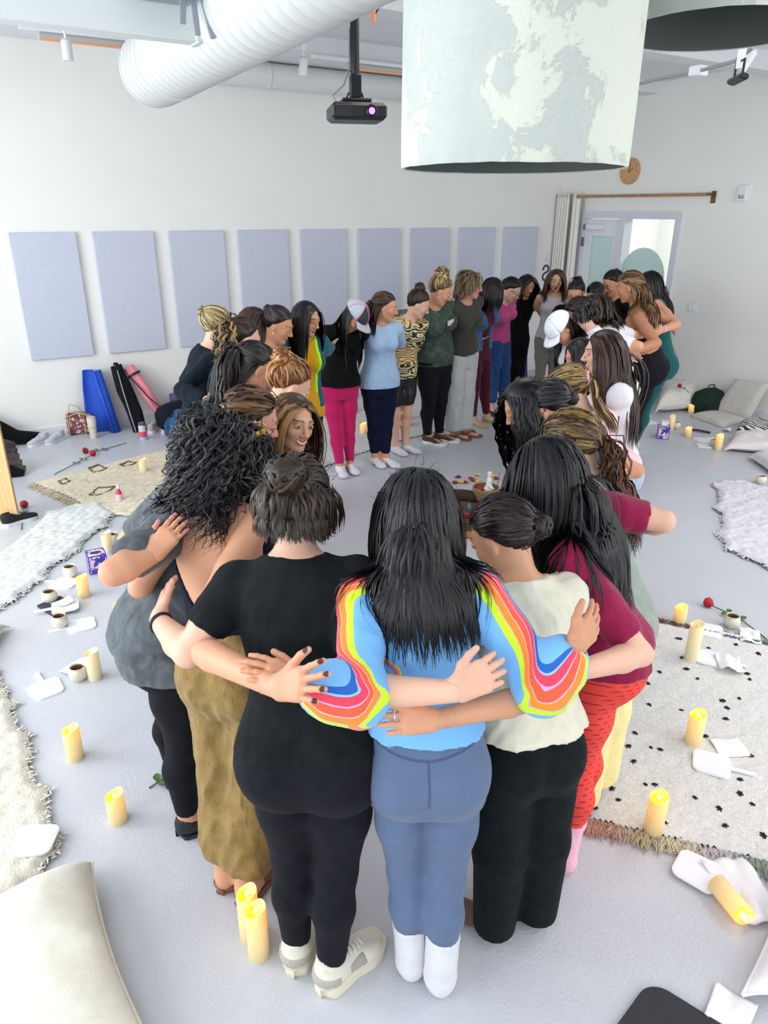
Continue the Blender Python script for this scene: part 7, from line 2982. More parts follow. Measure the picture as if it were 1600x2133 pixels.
g0 = fl(196, 1812)
d1, d2 = nrm(fl(-60, 1925) - g0), nrm(fl(322, 2190) - g0)
pillow(g0, g0 + d2 * .80, g0 + d2 * .80 + d1 * .70, g0 + d1 * .70, .20, 'big cream floor pillow filling the lower left corner', '#E4E0D2', seed=2, rip=.012)
g0 = fl(20, 1312)
d1, d2 = nrm(fl(-60, 1318) - g0), nrm(fl(-8, 1362) - g0)
pillow(g0, g0 + d2 * .5, g0 + d2 * .5 + d1 * .5, g0 + d1 * .5, .12, 'small grey white pillow corner at the left edge', '#D5D3CB', seed=3)
g0 = fl(1543, 2085)
d1, d2 = nrm(fl(1604, 1880) - g0), nrm(fl(1750, 2150) - g0)
pillow(g0, g0 + d2 * .6, g0 + d2 * .6 + d1 * .62, g0 + d1 * .62, .17, 'white floor pillow cut off by the lower right edge', '#EFEDF0', seed=4)
pillow(fl(1364, 868), fl(1452, 858), fl(1452, 826), fl(1372, 822), .28, 'large cream pillow against the right wall with a rose on it', '#D9D6D0', seed=5)
pillow(fl(1508, 942), fl(1640, 955), fl(1640, 915), fl(1525, 912), .14, 'pale floor pillow beside the tall far candle', '#E2DBDD', seed=6)
pillow(fl(1556, 958), fl(1604, 992), fl(1690, 980), fl(1640, 950), .12, 'pale grey pillow corner below the pale pillow', '#DCD8DE', seed=1)
zp = pillow(fl(1528, 908), fl(1640, 922), fl(1640, 892), fl(1540, 886), .13, 'black and white patterned pillow at the right edge', '#E9E7E4', seed=2, piping=False)
zm, nt_, b_ = new_mat('black_white_weave')
wv = nt_.nodes.new('ShaderNodeTexWave')
wv.inputs['Scale'].default_value = 7
wv.inputs['Distortion'].default_value = 9
wv.inputs['Detail'].default_value = 2
tc = nt_.nodes.new('ShaderNodeTexCoord')
nt_.links.new(tc.outputs['Object'], wv.inputs['Vector'])
nt_.links.new(ramp(nt_, wv.outputs['Fac'], [(0, srgb('#22242A')), (.5, srgb('#ECEAE8'))], 'CONSTANT'), b_.inputs['Base Color'])
b_.inputs['Roughness'].default_value = .9
zp.children[0].data.materials[0] = zm

# canvas floor chair
canv = cloth('canvas_chair', '#C9C5C0', .06, weave=220, bmp=.9, fold=.2)
fc = thing('floor_chair', 'folding canvas floor chair with upright back by the right wall', 'floor chair', fl(1530, 868))
b0_ = np.array(fc.location)
s00, s10, s11, s01 = fl(1437, 868), fl(1504, 892), fl(1588, 872), fl(1520, 852)
s01[0], s11[0] = min(s01[0], 7.78), min(s11[0], 7.78)
bt0 = on_b(1533, 790, .09)
bt1 = on_b(1604, 800, .09)
for nm, quad, th in (('seat', (s00, s10, s11, s01), .05), ('backrest', (s01, s11, bt1, bt0), .05)):
    n = 14
    u = np.linspace(0, 1, n)
    U, W = np.meshgrid(u, u, indexing='ij')
    c = [q - b0_ for q in quad]
    P = c[0] * ((1 - U) * (1 - W))[..., None] + c[1] * (U * (1 - W))[..., None] + c[2] * (U * W)[..., None] + c[3] * ((1 - U) * W)[..., None]
    nn = nrm(np.cross(c[1] - c[0], c[3] - c[0]))
    a, b = 2 * U - 1, 2 * W - 1
    pf = ((1 - a ** 6) * (1 - b ** 6)) ** .5
    if nn[2] < 0:
        nn = -nn
    top = P + nn * (.012 + pf * th)[..., None]
    bot = P + nn * .0
    V = np.concatenate([top.reshape(-1, 3), bot.reshape(-1, 3)])
    I = np.arange(n * n).reshape(n, n)
    q = np.stack([I[:-1, :-1], I[1:, :-1], I[1:, 1:], I[:-1, 1:]], -1).reshape(-1, 4)
    e = [I[0, :], I[:, -1], I[-1, ::-1], I[::-1, 0]]
    Q = np.concatenate([q, q[:, ::-1] + n * n] + [np.stack([s_[:-1], s_[1:], s_[1:] + n * n, s_[:-1] + n * n], 1) for s_ in e])
    np_obj(nm, V, Q, canv, fc)

# backpack on the far right
bp_c = fl(1490, 853) - np.array([.20, .03, 0])
bk_ = thing('backpack', 'dark green backpack slumped between pillow and floor chair', 'backpack', bp_c, -.4)
gm = cloth('dark_green_nylon', '#1E2E28', .25, fold=.6, fscale=10)
mb = MB()
mb.lathe([(0, 0), (.15, .0), (.19, .05), (.19, .16), (.15, .25), (.07, .29), (0, .30)], n=22)
mb.v = [(x * 1.15 + .02 * sin(z * 20), y * .62, z * (1 + .2 * x)) for x, y, z in mb.v]
mb.build('bag_body', gm, bk_, True)
mb = MB()
mb.lathe([(0, .02), (.09, .02), (.11, .06), (.10, .13), (0, .15)], (0, -.085, 0), n=18)
mb.v = [(x * 1.1, -.085 + (y + .085) * .5, z) for x, y, z in mb.v]
mb.build('front_pocket', gm, bk_, True)
mb = MB()
mb.tube([(-.05, 0, .28), (-.03, 0, .33), (.03, 0, .335), (.05, 0, .28)], .008, 6)
mb.build('grab_handle', bp, bk_, True)
st_ = thing('black_strap', 'black strap with tissues lying on the far floor', 'strap', fl(1500, 895))
mb = MB()
mb.tube([fl(1432, 893, .01) - fl(1500, 895), fl(1455, 896, .02) - fl(1500, 895), fl(1480, 901, .01) - fl(1500, 895)], .022, 8, flat=.4)
st_.location = fl(1500, 895)
mb.build('band', bp, st_, True)

# exercise mat at the bottom edge
c0 = fl(1352, 2047)
e1, e2 = nrm(fl(1290, 2133) - c0), nrm(fl(1490, 2133) - c0)
ym = thing('yoga_mat', 'black ribbed foam mat corner at the bottom edge', 'mat', c0)
out = []
Rm_ = .06
wd_, ln_ = .65, .9
for (o_, a_, b_d) in ((np.zeros(3), e1, e2),):
    loc_pts = []
    for k in range(9):
        a = pi / 2 * k / 8
        loc_pts.append(e1 * Rm_ * (1 - sin(a)) + e2 * Rm_ * (1 - cos(a)))
    poly = [p for p in loc_pts] + [e2 * ln_, e2 * ln_ + e1 * wd_, e1 * wd_]
poly2 = [(p[0], p[1]) for p in poly]
ar = sum(poly2[i][0] * poly2[(i + 1) % len(poly2)][1] - poly2[(i + 1) % len(poly2)][0] * poly2[i][1] for i in range(len(poly2)))
if ar < 0:
    poly2 = poly2[::-1]
mb = MB()
mb.prism(poly2, .001, .016)
matm, nt_, b_ = new_mat('ribbed_black_foam')
b_.inputs['Base Color'].default_value = srgb('#2A2D33') + (1,)
b_.inputs['Roughness'].default_value = .75
wv = nt_.nodes.new('ShaderNodeTexWave')
wv.inputs['Scale'].default_value = 75
tc = nt_.nodes.new('ShaderNodeTexCoord')
nt_.links.new(tc.outputs['Object'], wv.inputs['Vector'])
bump(nt_, b_, wv.outputs['Fac'], .5, .003)
mb.build('foam_sheet', matm, ym)

# ------------------------------------------------------------------ belongings along the back wall
def roll(p0, p1, r, m, t, name='mat_roll', turns=3.2, n=90, spiral=True):
    p0, p1 = np.array(p0, float), np.array(p1, float)
    d = nrm(p1 - p0)
    x_ = nrm(np.cross(d, [0, 1.0, .1]))
    y_ = np.cross(d, x_)
    V = []
    for P in (p0, p1):
        for k in range(n):
            a = turns * 2 * pi * k / (n - 1)
            rr = r * (.35 + .65 * k / (n - 1))
            V.append(P + x_ * rr * cos(a) + y_ * rr * sin(a))
    mb = MB()
    mb.add(V, [(k, k + 1, n + k + 1, n + k) for k in range(n - 1)])
    o = mb.build(name, m, t, True, angle=0)
    md = o.modifiers.new('thick', 'SOLIDIFY')
    md.thickness = .006
    return o


bl = mat('blue_foam', '#1C4FC0', .7, var=.06)
w0 = fl(236, 900)
bm_ = thing('yoga_mat', 'royal blue mat standing half unrolled against the back wall', 'mat', (w0[0], w0[1], 0))
topz = .66
tp_ = np.array([-.02, YA - .12 - w0[1], topz]) + np.array([-.14, 0, 0])
roll((.03, 0, .0), tp_ + np.array([.09, 0, 0]), .062, bl, bm_)
mb = MB()
n = 12
V = []
for z_, fl_ in ((0, 0), (.25, .2), (.48, .6), (topz, 1.0)):
    cx_ = .03 + (tp_[0] + .06) * z_ / topz
    for k in range(n):
        u = k / (n - 1)
        wd = .24 * (1 - .55 * fl_)
        V.append((cx_ - u * wd - .02, .02 + (tp_[1]) * z_ / topz + .05 * sin(u * 2.6), z_ + .01))
mb.add(V, [(r * n + k, r * n + k + 1, r * n + n + k + 1, r * n + n + k) for r in range(3) for k in range(n - 1)])
o = mb.build('loose_flap', bl, bm_, True, angle=0)
o.modifiers.new('thick', 'SOLIDIFY').thickness = .006


def soft_tube(name, t, pts, rad, m, n=16, amp=.06):
    pts = np.array(pts, float)
    tt = np.linspace(0, 1, 16)
    S = np.stack([np.interp(tt, np.linspace(0, 1, len(pts)), pts[:, k]) for k in range(3)], 1)
    rr = np.interp(tt, np.linspace(0, 1, len(rad)), rad)
    mb = MB()
    mb.tube(S, rr, n)
    V = np.array(mb.v)
    V = V + (wav(V, 25, 3) * amp * .12)[:, None] * nrm(V - V.mean(0))
    mb.v = [tuple(v) for v in V]
    return mb.build(name, m, t, True, angle=60)


w0 = fl(288, 898)
bb = thing('mat_bag', 'black mat bag leaning on the back wall', 'bag', (w0[0], w0[1], 0))
soft_tube('bag_body', bb, [(.02, 0, .0), (.0, .05, .2), (-.06, .12, .45), (-.10, YA - w0[1] - .12, .70)], [.075, .082, .085, .06], cloth('black_nylon', '#171A20', .2, fold=.5))
mb = MB()
mb.tube([(-.11, .10, .66), (-.10, .0, .45), (-.07, -.06, .2), (-.04, -.07, .02)], .012, 6, flat=.35)
mb.build('shoulder_strap', mat('grey_webbing', '#B9B7AE', .8), bb, True)
mb = MB()
mb.lathe([(0, 0), (.03, .0), (.022, .02), (0, .022)], (-.10, YA - w0[1] - .12, .705), 12)
mb.build('drawcord_top', cloth('black_nylon', '#171A20', .2), bb, True)
w0 = fl(338, 896)
pm = thing('yoga_mat', 'pink rolled mat leaning on the back wall with a black strap', 'mat', (w0[0], w0[1], 0))
pk = mat('pink_foam', '#EE8CA0', .7)
pa, pb = np.array([.06, .05, .10]), np.array([-.20, YA - w0[1] - .10, .66])
roll(pa, pb, .062, pk, pm)
dd = nrm(pb - pa)
for u in (.86,):
    mb = MB()
    a = np.linspace(0, 2 * pi, 25)
    x_ = nrm(np.cross(dd, [0, 1.0, 0]))
    y_ = np.cross(dd, x_)
    mb.tube((pa + (pb - pa) * u) + .068 * (np.cos(a)[:, None] * x_ + np.sin(a)[:, None] * y_), .012, 6)
    mb.build('strap_ring', bp, pm, True)
mb = MB()
mb.tube([pa + (pb - pa) * .84 + np.array([-.06, -.05, 0]), pa + (pb - pa) * .5 + np.array([-.03, -.10, 0]), pa + (pb - pa) * .15 + np.array([.05, -.08, 0])], .008, 6)
mb.build('carry_strap', bp, pm, True)
w0 = fl(352, 905)
bg = thing('gym_bag', 'black soft bag with a pale patch at the back wall', 'bag', (w0[0], w0[1], 0))
soft_tube('bag_body', bg, [(-.08, 0, .08), (0, .02, .16), (.14, .05, .18), (.2, .05, .12)], [.05, .16, .17, .06], cloth('black_nylon', '#171A20', .2), 18)
mb = MB()
mb.lathe([(0, 0), (.03, 0), (.03, .006), (0, .006)], (-.03, -.15, .17), 10, R=rotx3(pi / 2))
mb.build('pale_patch', mat('pale_patch', '#D8C8E8', .7), bg)
w0 = fl(372, 915)
bs = thing('drawstring_bag', 'shiny teal blue drawstring bag beside the black bag', 'bag', (w0[0], w0[1], 0))
soft_tube('bag_body', bs, [(-.06, -.02, .02), (0, 0, .10), (.05, .04, .22), (.02, .06, .30)], [.10, .15, .12, .03], mat('teal_satin', '#0F4F86', .35, bmp=.5, bscale=20), 18)
mb = MB()
mb.tube([(.02, .05, .30), (-.10, -.04, .24), (-.14, -.1, .08)], .005, 6)
mb.build('cord', bp, bs)


def bottle(x, y, prof, m, lb, capm=None, capz=None, band=None, name='water_bottle', handle=False):
    t = thing(name, lb, 'bottle', fl(x, y))
    mb = MB()
    mb.lathe(prof, n=22)
    mb.build('bottle_body', m, t, True)
    h = prof[-1][1]
    if capm:
        r_ = prof[-1][0] if prof[-1][0] > .01 else prof[-2][0]
        mb = MB()
        mb.lathe([(0, h - .002), (r_ * 1.02, h), (r_ * 1.02, h + capz), (r_ * .8, h + capz + .006), (0, h + capz + .006)], n=20)
        cp = mb.build('cap', capm, t, True)
        if handle:
            mb = MB()
            mb.tube([(-.022, 0, h + capz), (-.022, 0, h + capz + .035), (.022, 0, h + capz + .035), (.022, 0, h + capz)], .007, 6)
            mb.build('carry_loop', capm, cp, True)
    if band:
        for z_, r_, hh, mm, nm in band:
            mb = MB()
            mb.lathe([(r_, z_), (r_ + .0015, z_ + .001), (r_ + .0015, z_ + hh), (r_, z_ + hh + .001)], n=22, cap=False)
            mb.build(nm, mm, t, True)
    return t


pinkp = mat('bottle_magenta', '#A83268', .4)
bottle(56, 905, [(0, 0), (.036, 0), (.038, .01), (.038, .15), (.034, .165)], pinkp, 'magenta water bottle with black loop cap by the wall', bp, .035, [(.02, .038, .07, mat('bottle_label', '#E8E2E2', .6, var=.3, vscale=60), 'label')], handle=True)
bottle(196, 912, [(0, 0), (.034, 0), (.036, .01), (.040, .12), (.046, .16), (.046, .20), (.044, .215)], mat('cream_tumbler', '#D8D0C0', .45), 'cream tumbler in front of the blue mat', mat('cream_lid', '#CFC6B4', .5), .012, [(.11, .0405, .012, mat('tumbler_band', '#BDB3A0', .5), 'grip_band')], name='tumbler')
bottle(254, 885, [(0, 0), (.033, 0), (.035, .01), (.035, .17), (.024, .20)], mat('mint_bottle', '#9FD0BC', .4), 'mint green bottle between the blue mat and black bag', bp, .03)
bottle(299, 915, [(0, 0), (.036, 0), (.038, .008), (.038, .14), (.034, .155)], mat('pale_print_bottle', '#CFC8D8', .25, var=.2, vscale=40), 'clear printed bottle with pink liquid by the sneakers', mat('lilac_cap', '#5A5668', .4), .025, [(.03, .038, .06, mat('bottle_pink', '#E84A6A', .4), 'pink_print'), (.005, .038, .022, mat('bottle_skyblue', '#9CC4EA', .4), 'blue_print')])


bottle(250, 1045, [(0, 0), (.022, 0), (.024, .006), (.024, .085), (.012, .105), (.010, .118)], mat('pink_spray', '#D8306E', .3), 'small pink spray bottle with white nozzle on the cream shaggy rug', mat('white_nozzle', '#ECECEE', .4), .028, [(.02, .024, .05, mat('spray_label', '#E8C4D2', .6, var=.2, vscale=60), 'label')], name='spray_bottle')


def sneaker(x, y, rz, m, sole, lb, accent=None, s=1.0, z0=0):
    t = thing('sneaker', lb, 'shoe', fl(x, y, z0), rz, 'shoes left on the floor')
    g = Grid((-.08, -.06, -.01), (.08, .30, .14), .006)
    for q, k in [(ell((0, .04, .05), (.036, .050, .050)), .02), (cone((0, .05, .055), (0, .16, .035), .038, .034), .03), (ell((0, .20, .028), (.044, .062, .028)), .03), (cone((0, .02, .08), (0, .06, .085), .030, .032), .02)]:
        g.add(q, k)
    g.sub(cone((0, .03, .12), (0, .085, .10), .026, .024), .008)
    g.clip(lambda P: .022 - P[..., 2])
    V, Q = g.mesh()
    up = np_obj('shoe_upper', smooth_verts(V, Q, 1) * s, Q, m, t)
    mb = MB()
    yy = (1 - np.cos(np.linspace(0, pi, 18))) / 2 * .27 - .014
    xx = np.interp(yy, [-.02, .0, .02, .08, .12, .19, .235, .256], [.004, .030, .042, .042, .040, .050, .036, .004])
    out = [(a * s, b * s) for a, b in zip(xx, yy)] + [(-a * s, b * s) for a, b in zip(xx[::-1], yy[::-1])]
    mb.prism(out, .0, .030 * s)
    mb.build('sole', sole, t)
    mb = MB()
    for i in range(4):
        y_ = .105 + .02 * i
        z_ = (.098 - .011 * i)
        mb.tube(np.array([(-.022, y_, z_ - .014), (0, y_, z_ - .004), (.022, y_, z_ - .014)]) * s, .0032, 5)
    mb.build('laces', accent or sole, t)['kind'] = 'stuff'
    return t


gs = mat('pale_grey_mesh', '#B9BECB', .7, var=.1)
sneaker(100, 918, 2.2, gs, mat('white_rubber', '#DDDDE2', .6), 'left one of the pale grey sneakers with a pink flash', mat('pink_flash', '#E8A6B4', .7))
sneaker(132, 913, 2.3, gs, mat('white_rubber', '#DDDDE2', .6), 'right one of the pale grey sneakers by the tote bag')
sneaker(316, 903, -.4, mat('stone_suede', '#B5B0A4', .8), mat('white_rubber', '#DDDDE2', .6), 'beige sneaker beside the clear printed bottle')
sneaker(342, 905, -.6, mat('white_teal_mesh', '#D6DEDC', .7), mat('white_rubber', '#DDDDE2', .6), 'white sneaker with teal collar by the drawstring bag', mat('teal_trim', '#1E8A86', .6))
sneaker(8, 1098, -1.3, mat('black_canvas', '#17181C', .8), mat('white_rubber', '#DDDDE2', .6), 'black canvas shoe with white sole at the left edge')
sneaker(742, 862, .6, mat('black_canvas', '#17181C', .8), mat('lime_sole', '#7CC83A', .6), 'dark shoe with green sole seen behind the raspberry leggings')

w0 = fl(168, 905)
tt_ = thing('tote_bag', 'clear printed tote bag with cream handles against the wall', 'bag', (w0[0], w0[1], 0), -.2)
tpm = box_print('tote_print', '#D8CDB8', '#8A3A44', '#3A4A5A')
mb = MB()
mb.box((0, .04, .12), (.24, .10, .23), bev=.02)
mb.build('bag_body', tpm, tt_)
cm = mat('cream_webbing', '#CDB994', .85)
for k, pts in enumerate(([(-.10, -.02, .0), (-.10, -.02, .22), (-.06, .0, .34), (.02, .0, .30), (.06, -.02, .22), (.06, -.02, .0)], [(-.13, -.02, .20), (0, -.025, .24), (.14, -.02, .20)])):
    mb = MB()
    mb.tube(pts, .014, 6, flat=.35)
    mb.build('handle', cm, tt_, True)
w0 = fl(30, 925)
jk = thing('black_jacket', 'black jacket slumped along the back wall at the left edge', 'jacket', (w0[0], w0[1], 0))
soft_tube('sleeve', jk, [(-.30, -.02, .34), (-.12, -.02, .20), (.02, -.04, .08), (.20, -.04, .05), (.30, -.05, .05)], [.06, .075, .075, .06, .04], M['black'], 14)
soft_tube('jacket_body', jk, [(-.5, -.06, .12), (-.25, -.06, .16), (-.02, -.05, .06)], [.12, .14, .06], M['black'], 14)
w0 = fl(35, 985)
pf_ = thing('puffer_coat', 'brown quilted coat heaped beside the plywood panel', 'coat', (w0[0], w0[1], 0))
brq = cloth('brown_quilt', '#4A4240', .2, fold=.7)
for k in range(5):
    soft_tube('quilt_fold', pf_, [(-.30, .12 - .02 * k, .05 + .055 * k), (-.08, .02, .06 + .055 * k), (.07 - .012 * k, -.05 + .03 * k, .04 + .05 * k)], [.05, .055, .035], brq, 12)
soft_tube('dark_lining', pf_, [(-.25, -.02, .04), (-.05, -.08, .045), (.04, -.13, .03)], [.06, .06, .03], M['black'], 12)
w0 = fl(10, 915)
jb = thing('print_jacket', 'pale blue printed garment between the black jacket and coat', 'jacket', (w0[0], w0[1] - .10, 0))
soft_tube('folded_cloth', jb, [(-.2, -.04, .20), (-.05, -.06, .16), (.12, -.14, .05)], [.08, .07, .04], box_print('pale_blue_print', '#8FA6C4', '#DDE6F0', '#46566E'), 14)

# plywood panel unit at the left edge
w0 = fl(42, 1090)
hp_ = .95
pw = thing('plywood_stand', 'plywood end panel of a low stand at the left edge', 'stand', (w0[0], w0[1], 0), -YAW)
plym, nt_, b_ = new_mat('birch_plywood')
wv = nt_.nodes.new('ShaderNodeTexWave')
wv.inputs['Scale'].default_value = 2.2
wv.inputs['Distortion'].default_value = 5
wv.inputs['Detail'].default_value = 3
tc = nt_.nodes.new('ShaderNodeTexCoord')
mp = nt_.nodes.new('ShaderNodeMapping')
mp.inputs['Scale'].default_value = (4, 4, .9)
nt_.links.new(tc.outputs['Object'], mp.inputs[0])
nt_.links.new(mp.outputs[0], wv.inputs['Vector'])
nt_.links.new(ramp(nt_, wv.outputs['Fac'], [(0, srgb('#D2A670')), (1, srgb('#DBB17E'))]), b_.inputs['Base Color'])
b_.inputs['Roughness'].default_value = .45
mb = MB()
mb.box((-.21, 0, hp_ / 2), (.42, .02, hp_), bev=.002)
mb.build('front_panel', plym, pw)
mb = MB()
mb.box((-.21, .0125, hp_ / 2), (.42, .004, hp_), bev=.001)
mb.build('dark_core_layer', mat('plywood_core', '#9A7048', .7), pw)

# bits behind the far row
w0 = fl(1100, 790)
pp = thing('yoga_mat', 'purple rolled mat leaning behind the black outfit', 'mat', (w0[0], w0[1] + .1, 0))
roll((0, 0, 0), (.04, .12, .62), .07, mat('purple_foam', '#5A2A86', .7), pp)
w0 = fl(1140, 795)
pg = thing('gift_bag', 'pink paper bag behind the grey leggings', 'bag', (w0[0], w0[1], 0), -.6)
mb = MB()
mb.box((0, 0, .12), (.22, .10, .24), bev=.004)
mb.build('paper_body', mat('pink_paper', '#E8A8B4', .7), pg)
mb = MB()
mb.tube([(-.06, -.05, .24), (-.04, -.05, .32), (.04, -.05, .32), (.06, -.05, .24)], .004, 6)
mb.build('handle', mat('brown_cord', '#7A5A40', .8), pg)
w0 = fl(858, 838)
pk2 = thing('yoga_mat', 'pink and black mat roll behind the camouflage sweatshirt', 'mat', (w0[0], w0[1] + .5, 0))
roll((0, 0, 0.0), (-.04, .12, .6), .07, mat('raspberry_foam', '#C8347A', .7), pk2)
w0 = fl(378, 905)
pv = thing('foam_roller', 'violet foam roller behind the long black sleeve', 'roller', fl(372, 880))
mb = MB()
mb.lathe([(.03, 0), (.07, 0), (.07, .33), (.03, .33)], n=24)
mb.build('roller_tube', mat('violet_foam', '#5A4A78', .7), pv, True)
cone_ = thing('display_cone', 'patterned paper cone on the reception shelf beyond the glass', 'ornament', (XB + .55, 6.31 + .12, .98))
mb = MB()
mb.lathe([(0, 0), (.12, 0), (.115, .06), (.06, .26), (.045, .30), (0, .31)], n=20)
mb.build('cone_body', box_print('cone_print', '#4A3A40', '#B08A90', '#E0D0D4'), cone_, True)
rs_ = thing('reception_shelf', 'white shelf beyond the glass sidelight', 'shelf', (XB + .55, 6.45, 0))
mb = MB()
mb.box((0, 0, .955), (.4, .7, .04), bev=.004)
mb.build('board', trimm, rs_)
mb = MB()
mb.box((.1, 0, .47), (.06, .6, .93), bev=.004)
mb.build('panel', trimm, rs_)

# ------------------------------------------------------------------ worn accessories (children of their wearer)
def on_head(i, pts):
    f = FIGS[i]
    return c2r(f.C + (np.asarray(pts, float) * f.hs) @ f.R.T - f.base)


def hmesh(i, name, V, Fc, m, parent=None, smooth=True, thick=0):
    mb = MB()
    mb.add(on_head(i, V), Fc)
    o = mb.build(name, m, parent or byid[i]['root'], smooth)
    if thick:
        md = o.modifiers.new('thick', 'SOLIDIFY')
        md.thickness = thick
    return o


def cap(i, panels, brim_m, trim=None, tilt=0):
    rt = byid[i]['root']
    n, m = 24, 8
    R_ = HR + np.array([.022, .023, .021])
    first = None
    for pi_, (a0, a1, mm) in enumerate(panels):
        V, Fc = [], []
        for j in range(m + 1):
            th = pi / 2 * j / m * 1.04
            for k in range(7):
                a = radians(a0 + (a1 - a0) * k / 6)
                V.append(HC + R_ * np.array([cos(th) * sin(a), cos(th) * cos(a), sin(th) * .98 + (.10 if j == 0 else .1 * (1 - sin(th)))]))
        for j in range(m):
            Fc += [(j * 7 + k, j * 7 + k + 1, j * 7 + k + 8, j * 7 + k + 7) for k in range(6)]
        o = hmesh(i, 'cap' if first is None else 'cap_panel', V, Fc, mm, first, True, .002)
        first = first or o
    V, Fc = [], []
    for r_ in range(5):
        for k in range(13):
            a = radians(-58 + 116 * k / 12)
            q = HC + R_ * np.array([sin(a), cos(a), .115])
            ext = .075 * (r_ / 4) * cos(a * .9) ** .6
            V.append(q + np.array([sin(a) * ext * .25, ext, -.012 * (r_ / 4) - .012 * (sin(a)) ** 2 * (r_ / 4) * 2]))
    for r_ in range(4):
        Fc += [(r_ * 13 + k, r_ * 13 + k + 1, r_ * 13 + k + 14, r_ * 13 + k + 13) for k in range(12)]
    hmesh(i, 'brim', V, Fc, brim_m, first, True, .003)
    if trim:
        for a in [p[0] for p in panels]:
            mb = MB()
            pts = [HC + R_ * 1.015 * np.array([cos(th) * sin(radians(a)), cos(th) * cos(radians(a)), sin(th) * .98 + .1 * (1 - sin(th))]) for th in np.linspace(0, pi / 2, 9)]
            mb.tube(on_head(i, pts), .0032, 6)
            mb.build('seam_tape', trim, first, True)
    mb = MB()
    mb.lathe([(0, 0), (.008, 0), (.006, .006), (0, .007)], on_head(i, [HC + R_ * np.array([0, 0, 1.0])])[0], 10)
    mb.build('cap_button', trim or brim_m, first, True)


gmesh = mat('pale_cap_mesh', '#B9C4D2', .8, bmp=.6, bscale=400)
dcap = mat('charcoal_cap', '#33373E', .8)
pinkt = mat('cap_pink_tape', '#E87AA6', .6)
cap(14, [(0, 60, dcap), (60, 120, gmesh), (120, 180, gmesh), (180, 240, gmesh), (240, 300, gmesh), (300, 360, dcap)], mat('grey_brim', '#B5B9C0', .8), pinkt)
wcap = cloth('white_cap', '#E9EEF6', .03)
cap(30, [(60 * k, 60 * k + 60, wcap) for k in range(6)], wcap)


def ring_on(i, e, along, r, tube, m, name, beads=0, ext=0.0):
    f = FIGS[i]
    A = f.arm[e]
    c = A['wr'] + (A['el'] - A['wr']) * along
    d = nrm(A['wr'] - A['el'])
    x_ = nrm(np.cross(d, [0, 0, 1.0]))
    y_ = np.cross(d, x_)
    mb = MB()
    if beads:
        for k in range(beads):
            a = 2 * pi * k / beads
            p = c2r(c + r * (cos(a) * x_ + sin(a) * y_) - f.base)
            mb.lathe([(0, -tube), (tube * .8, -tube * .6), (tube, 0), (tube * .8, tube * .6), (0, tube)], p, 8)
    else:
        a = np.linspace(0, 2 * pi, 29)
        mb.tube(c2r(c + r * (np.cos(a)[:, None] * x_ + np.sin(a)[:, None] * y_) - f.base), tube, 8)
    o = mb.build(name, m, byid[i]['root'], True)
    if beads:
        o['kind'] = 'stuff'
    return o, c, x_, y_, d


ring_on(2, 'L', .10, .030, .0055, mat('black_watch_band', '#14171C', .5), 'watch_band')
o, c, x_, y_, d_ = ring_on(2, 'L', .10, .031, .003, mat('watch_steel', '#3A4654', .3, .6), 'watch_rim')
ring_on(1, 'R', .02, .031, .0055, mat('wood_beads', '#8A4A32', .5), 'bead_bracelet', 20)
ring_on(27, 'L', .12, .030, .004, mat('white_band', '#EDEDED', .5), 'wristband')
ring_on(36, 'R', .10, .029, .005, mat('tan_watch_band', '#9A6A3A', .5), 'watch_band')
# sunglasses pushed up on the black curls
f3 = FIGS[3]
acet = mat('yellow_acetate', '#D9A21E', .3, coat=.5)
for sg in (-1, 1):
    mb = MB()
    V_ = [(sg * .085, .095, .125), (sg * .122, .03, .118), (sg * .128, -.035, .090)]
    mb.tube(on_head(3, V_), [.004, .005, .004], 8, flat=1.8)
    tp = mb.build('sunglasses_temple', acet, byid[3]['root'], True)
    mb = MB()
    a = np.linspace(0, 2 * pi, 21)
    mb.tube(on_head(3, np.stack([sg * .046 + .033 * np.cos(a), .100 + .012 * np.sin(a), .128 + .022 * np.sin(a)], 1)), .0035, 6)
    mb.build('sunglasses_rim', acet, byid[3]['root'], True)
# scrunchies and glasses
for i, r_, m_, tie_ in ((33, .026, mat('pink_scrunchie', '#EFA6B8', .8), (0, -.108, .02)), (10, .022, mat('black_scrunchie', '#15161A', .8), (-.015, -.105, .075)), (16, .030, mat('cream_scrunchie', '#D8C8A8', .8), (0, -.05, .125))):
    tv = np.array(tie_)
    tn = nrm(tv - HC)
    x_ = nrm(np.cross(tn, [1.0, .2, .1]))
    y_ = np.cross(tn, x_)
    a = np.linspace(0, 2 * pi, 41)
    ctr_ = tv + tn * .012
    rr = r_ + .003 * np.sin(a * 9)
    pts = ctr_ + rr[:, None] * (np.cos(a)[:, None] * x_ + np.sin(a)[:, None] * y_)
    mb = MB()
    mb.tube(on_head(i, pts), (.010 + .002 * np.sin(a * 11)) * (1 if r_ > .024 else .8), 8)
    mb.build('scrunchie', m_, byid[i]['root'], True)
for i in (20, 23):
    f = FIGS[i]
    mb = MB()
    a = np.linspace(0, 2 * pi, 19)
    for sg in (-1, 1):
        mb.tube(on_head(i, np.stack([sg * .034 + .024 * np.cos(a), np.full(19, .106), .010 + .020 * np.sin(a)], 1)), .0022, 6)
        mb.tube(on_head(i, [(sg * .058, .105, .014), (sg * .072, .06, .014), (sg * .078, -.005, .008)]), .002, 6)
    mb.tube(on_head(i, [(-.010, .108, .014), (0, .112, .017), (.010, .108, .014)]), .002, 6)
    mb.build('eyeglasses', mat('dark_glasses', '#2A2422', .4), byid[i]['root'], True)
pearl = mat('pearl_earring', '#F0EEE8', .25)
